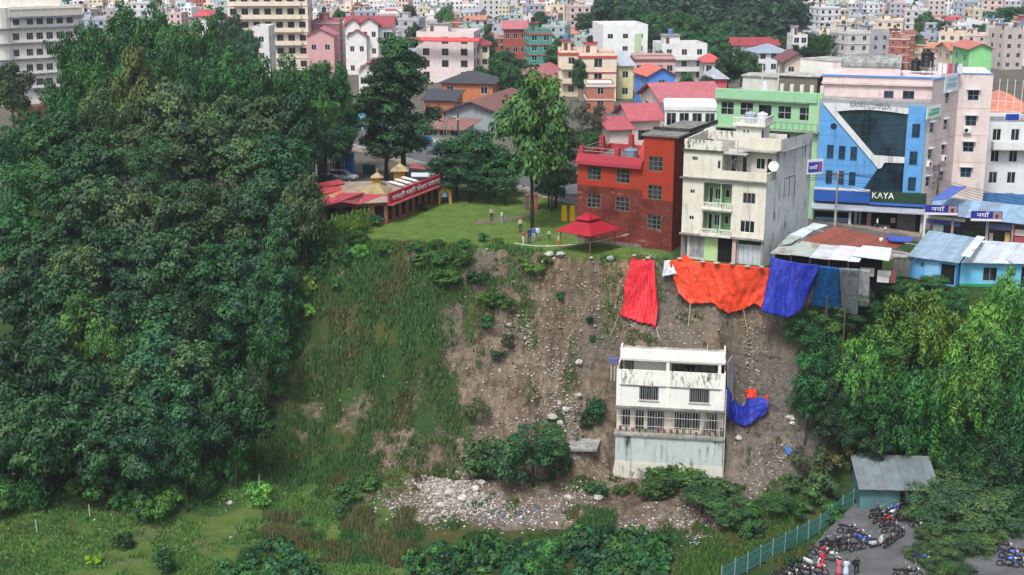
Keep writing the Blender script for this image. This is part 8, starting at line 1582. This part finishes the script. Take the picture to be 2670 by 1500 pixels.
rocks('white_rubble', 'pale broken rubble spilled down the landslide and fan', [(1165, 1275, 85, 45, 2600), (1230, 1310, 80, 40, 1800), (1130, 1265, 40, 36, 700), (1040, 1310, 90, 30, 300), (1130, 1340, 120, 30, 500), (1500, 1290, 80, 50, 300), (1440, 960, 45, 45, 130), (1470, 1050, 55, 55, 230), (1490, 1090, 30, 40, 120), (1375, 870, 22, 40, 60), (1330, 1100, 60, 40, 60), (1100, 740, 26, 14, 40), (1420, 690, 60, 20, 40), (1520, 745, 14, 14, 14), (790, 930, 22, 45, 40), (930, 720, 24, 40, 24), (1380, 760, 250, 300, 60), (1690, 670, 40, 18, 90), (1000, 1000, 160, 140, 60)], 1, .03, .17, (.35, .33, .305, 1), flat=.8)
rocks('grey_stones', 'grey and brown stones scattered over the landslide', [(1400, 900, 190, 200, 1500), (1600, 760, 180, 90, 700), (1700, 860, 200, 60, 400), (1950, 920, 60, 120, 400), (1150, 1310, 190, 70, 1000), (1330, 1130, 160, 90, 600), (1560, 1270, 120, 70, 260), (1780, 1370, 120, 60, 320), (1980, 1000, 70, 160, 200), (2010, 1200, 70, 60, 260), (2150, 1080, 60, 50, 220), (1960, 1260, 50, 40, 160), (850, 1090, 120, 120, 120)], 2, .025, .15, (.32, .28, .235, 1), flat=.9)
rocks('litter', 'coloured plastic litter scattered over the rubble fan', [(1310, 1345, 100, 45, 500), (1430, 1335, 100, 45, 450), (1760, 1380, 140, 60, 700), (2140, 1080, 60, 45, 160), (1500, 1130, 40, 24, 80), (2000, 1330, 50, 30, 120), (1230, 1330, 80, 40, 100), (420, 1380, 300, 60, 24), (1640, 1390, 60, 40, 100)], 3, .04, .16, None, 'litter', .45)
bl = [(1432, 672, .5), (1440, 690, .45), (1462, 668, .5), (1590, 680, .4), (1510, 950, .45), (1508, 1040, .4), (1690, 1180, .4), (2058, 1100, .5), (2065, 1112, .4), (600, 1315, .35), (675, 1305, .3), (1480, 1300, .4), (1240, 1278, .45), (1170, 1290, .45), (1205, 1305, .5), (1150, 1320, .4), (1255, 1262, .4), (1925, 1150, .4), (1560, 1300, .45), (1330, 850, .35), (1440, 1090, .5), (1475, 1075, .45), (1460, 1110, .4)]
for px, py, s in bl:
    p = hit(px, py); mb = MB(); n = 9; mb.lathe([(s * .7, -.1), (s, s * .2), (s * .85, s * .55), (s * .35, s * .8)], p, 7); rs = random.Random(int(px * 7 + py)); mb.v = [(a + rs.uniform(-.2, .2) * s, b + rs.uniform(-.2, .2) * s, c + rs.uniform(-.12, .12) * s) for a, b, c in mb.v]; solo('boulder', mb, 'concrete', 'pale boulder lying on the landslide', 'boulder', (.55, .53, .5, 1), 'boulders on the landslide')

for px, py, s in [(1655, 668, .22), (1690, 674, .25), (1772, 676, .24), (1832, 684, .22), (1868, 688, .26), (1910, 695, .22), (1948, 702, .25), (1985, 703, .22)]:
    p = on(px, py, 1.25); mb = MB().lathe([(s * .8, -.08), (s * 1.2, s * .2), (s, s * .5), (s * .4, s * .65)], p, 8); rs = random.Random(int(px)); mb.v = [(a + rs.uniform(-.15, .15) * s, b + rs.uniform(-.15, .15) * s, c) for a, b, c in mb.v]; solo('sandbag', mb, 'cloth', 'pale sandbag weighing down the top of a tarpaulin', 'sandbag', (.4, .36, .29, 1), 'sandbags on the tarpaulins')
for k, (a, b) in enumerate(((on(1612, 828, .7), on(1590, 880, .1)), (on(1938, 826, .7), on(1950, 870, .1)), (on(1800, 795, .7), on(1795, 850, .1)), (on(1711, 855, .7), on(1722, 890, .1)))):
    solo('rope', MB().tube([a, a.lerp(b, .5) - Vector((0, 0, .15)), b], .03, 5), 'matt', ['rope at the lower left corner of the red tarpaulin', 'rope at the lowest corner of the orange tarpaulin', 'rope at the left bottom of the orange tarpaulin', 'rope at the lower right corner of the red tarpaulin'][k], 'rope', (.45, .42, .36, 1))
# ------------------------------------------------------------------ labels of things that would otherwise read alike: count them from the left
def ordinal(n): return '%d%s' % (n, 'th' if 10 <= n % 100 <= 20 else {1: 'st', 2: 'nd', 3: 'rd'}.get(n % 10, 'th'))
by = {}
for o in SC.objects:
    if o.parent is None and 'label' in o and o.get('kind') is None: by.setdefault(o['label'], []).append(o)
for lab, os_ in by.items():
    if len(os_) < 2: continue
    os_.sort(key=lambda o: px_of(o.location)[0])
    for i, o in enumerate(os_): o['label'] = f'{lab}, {ordinal(i + 1)} of {len(os_)} from left'

# ------------------------------------------------------------------ thin haze over the valley town
mb = MB().abox(-2650, 2650, -650, 3650, -23.4, 125); me = mb.mesh('haze'); hz = bpy.data.materials.new('haze'); hz.use_nodes = True; ht = hz.node_tree; ht.nodes.clear()
ho = ht.nodes.new('ShaderNodeOutputMaterial'); hv = ht.nodes.new('ShaderNodeVolumePrincipled'); hv.inputs['Color'].default_value = (.82, .9, 1, 1); hv.inputs['Density'].default_value = .00019; hv.inputs['Anisotropy'].default_value = .2
ht.links.new(hv.outputs[0], ho.inputs['Volume']); me.materials.append(hz); o = link(bpy.data.objects.new('haze', me)); o['kind'] = 'stuff'; o['label'] = 'thin pale haze hanging over the valley town'; o['category'] = 'haze'
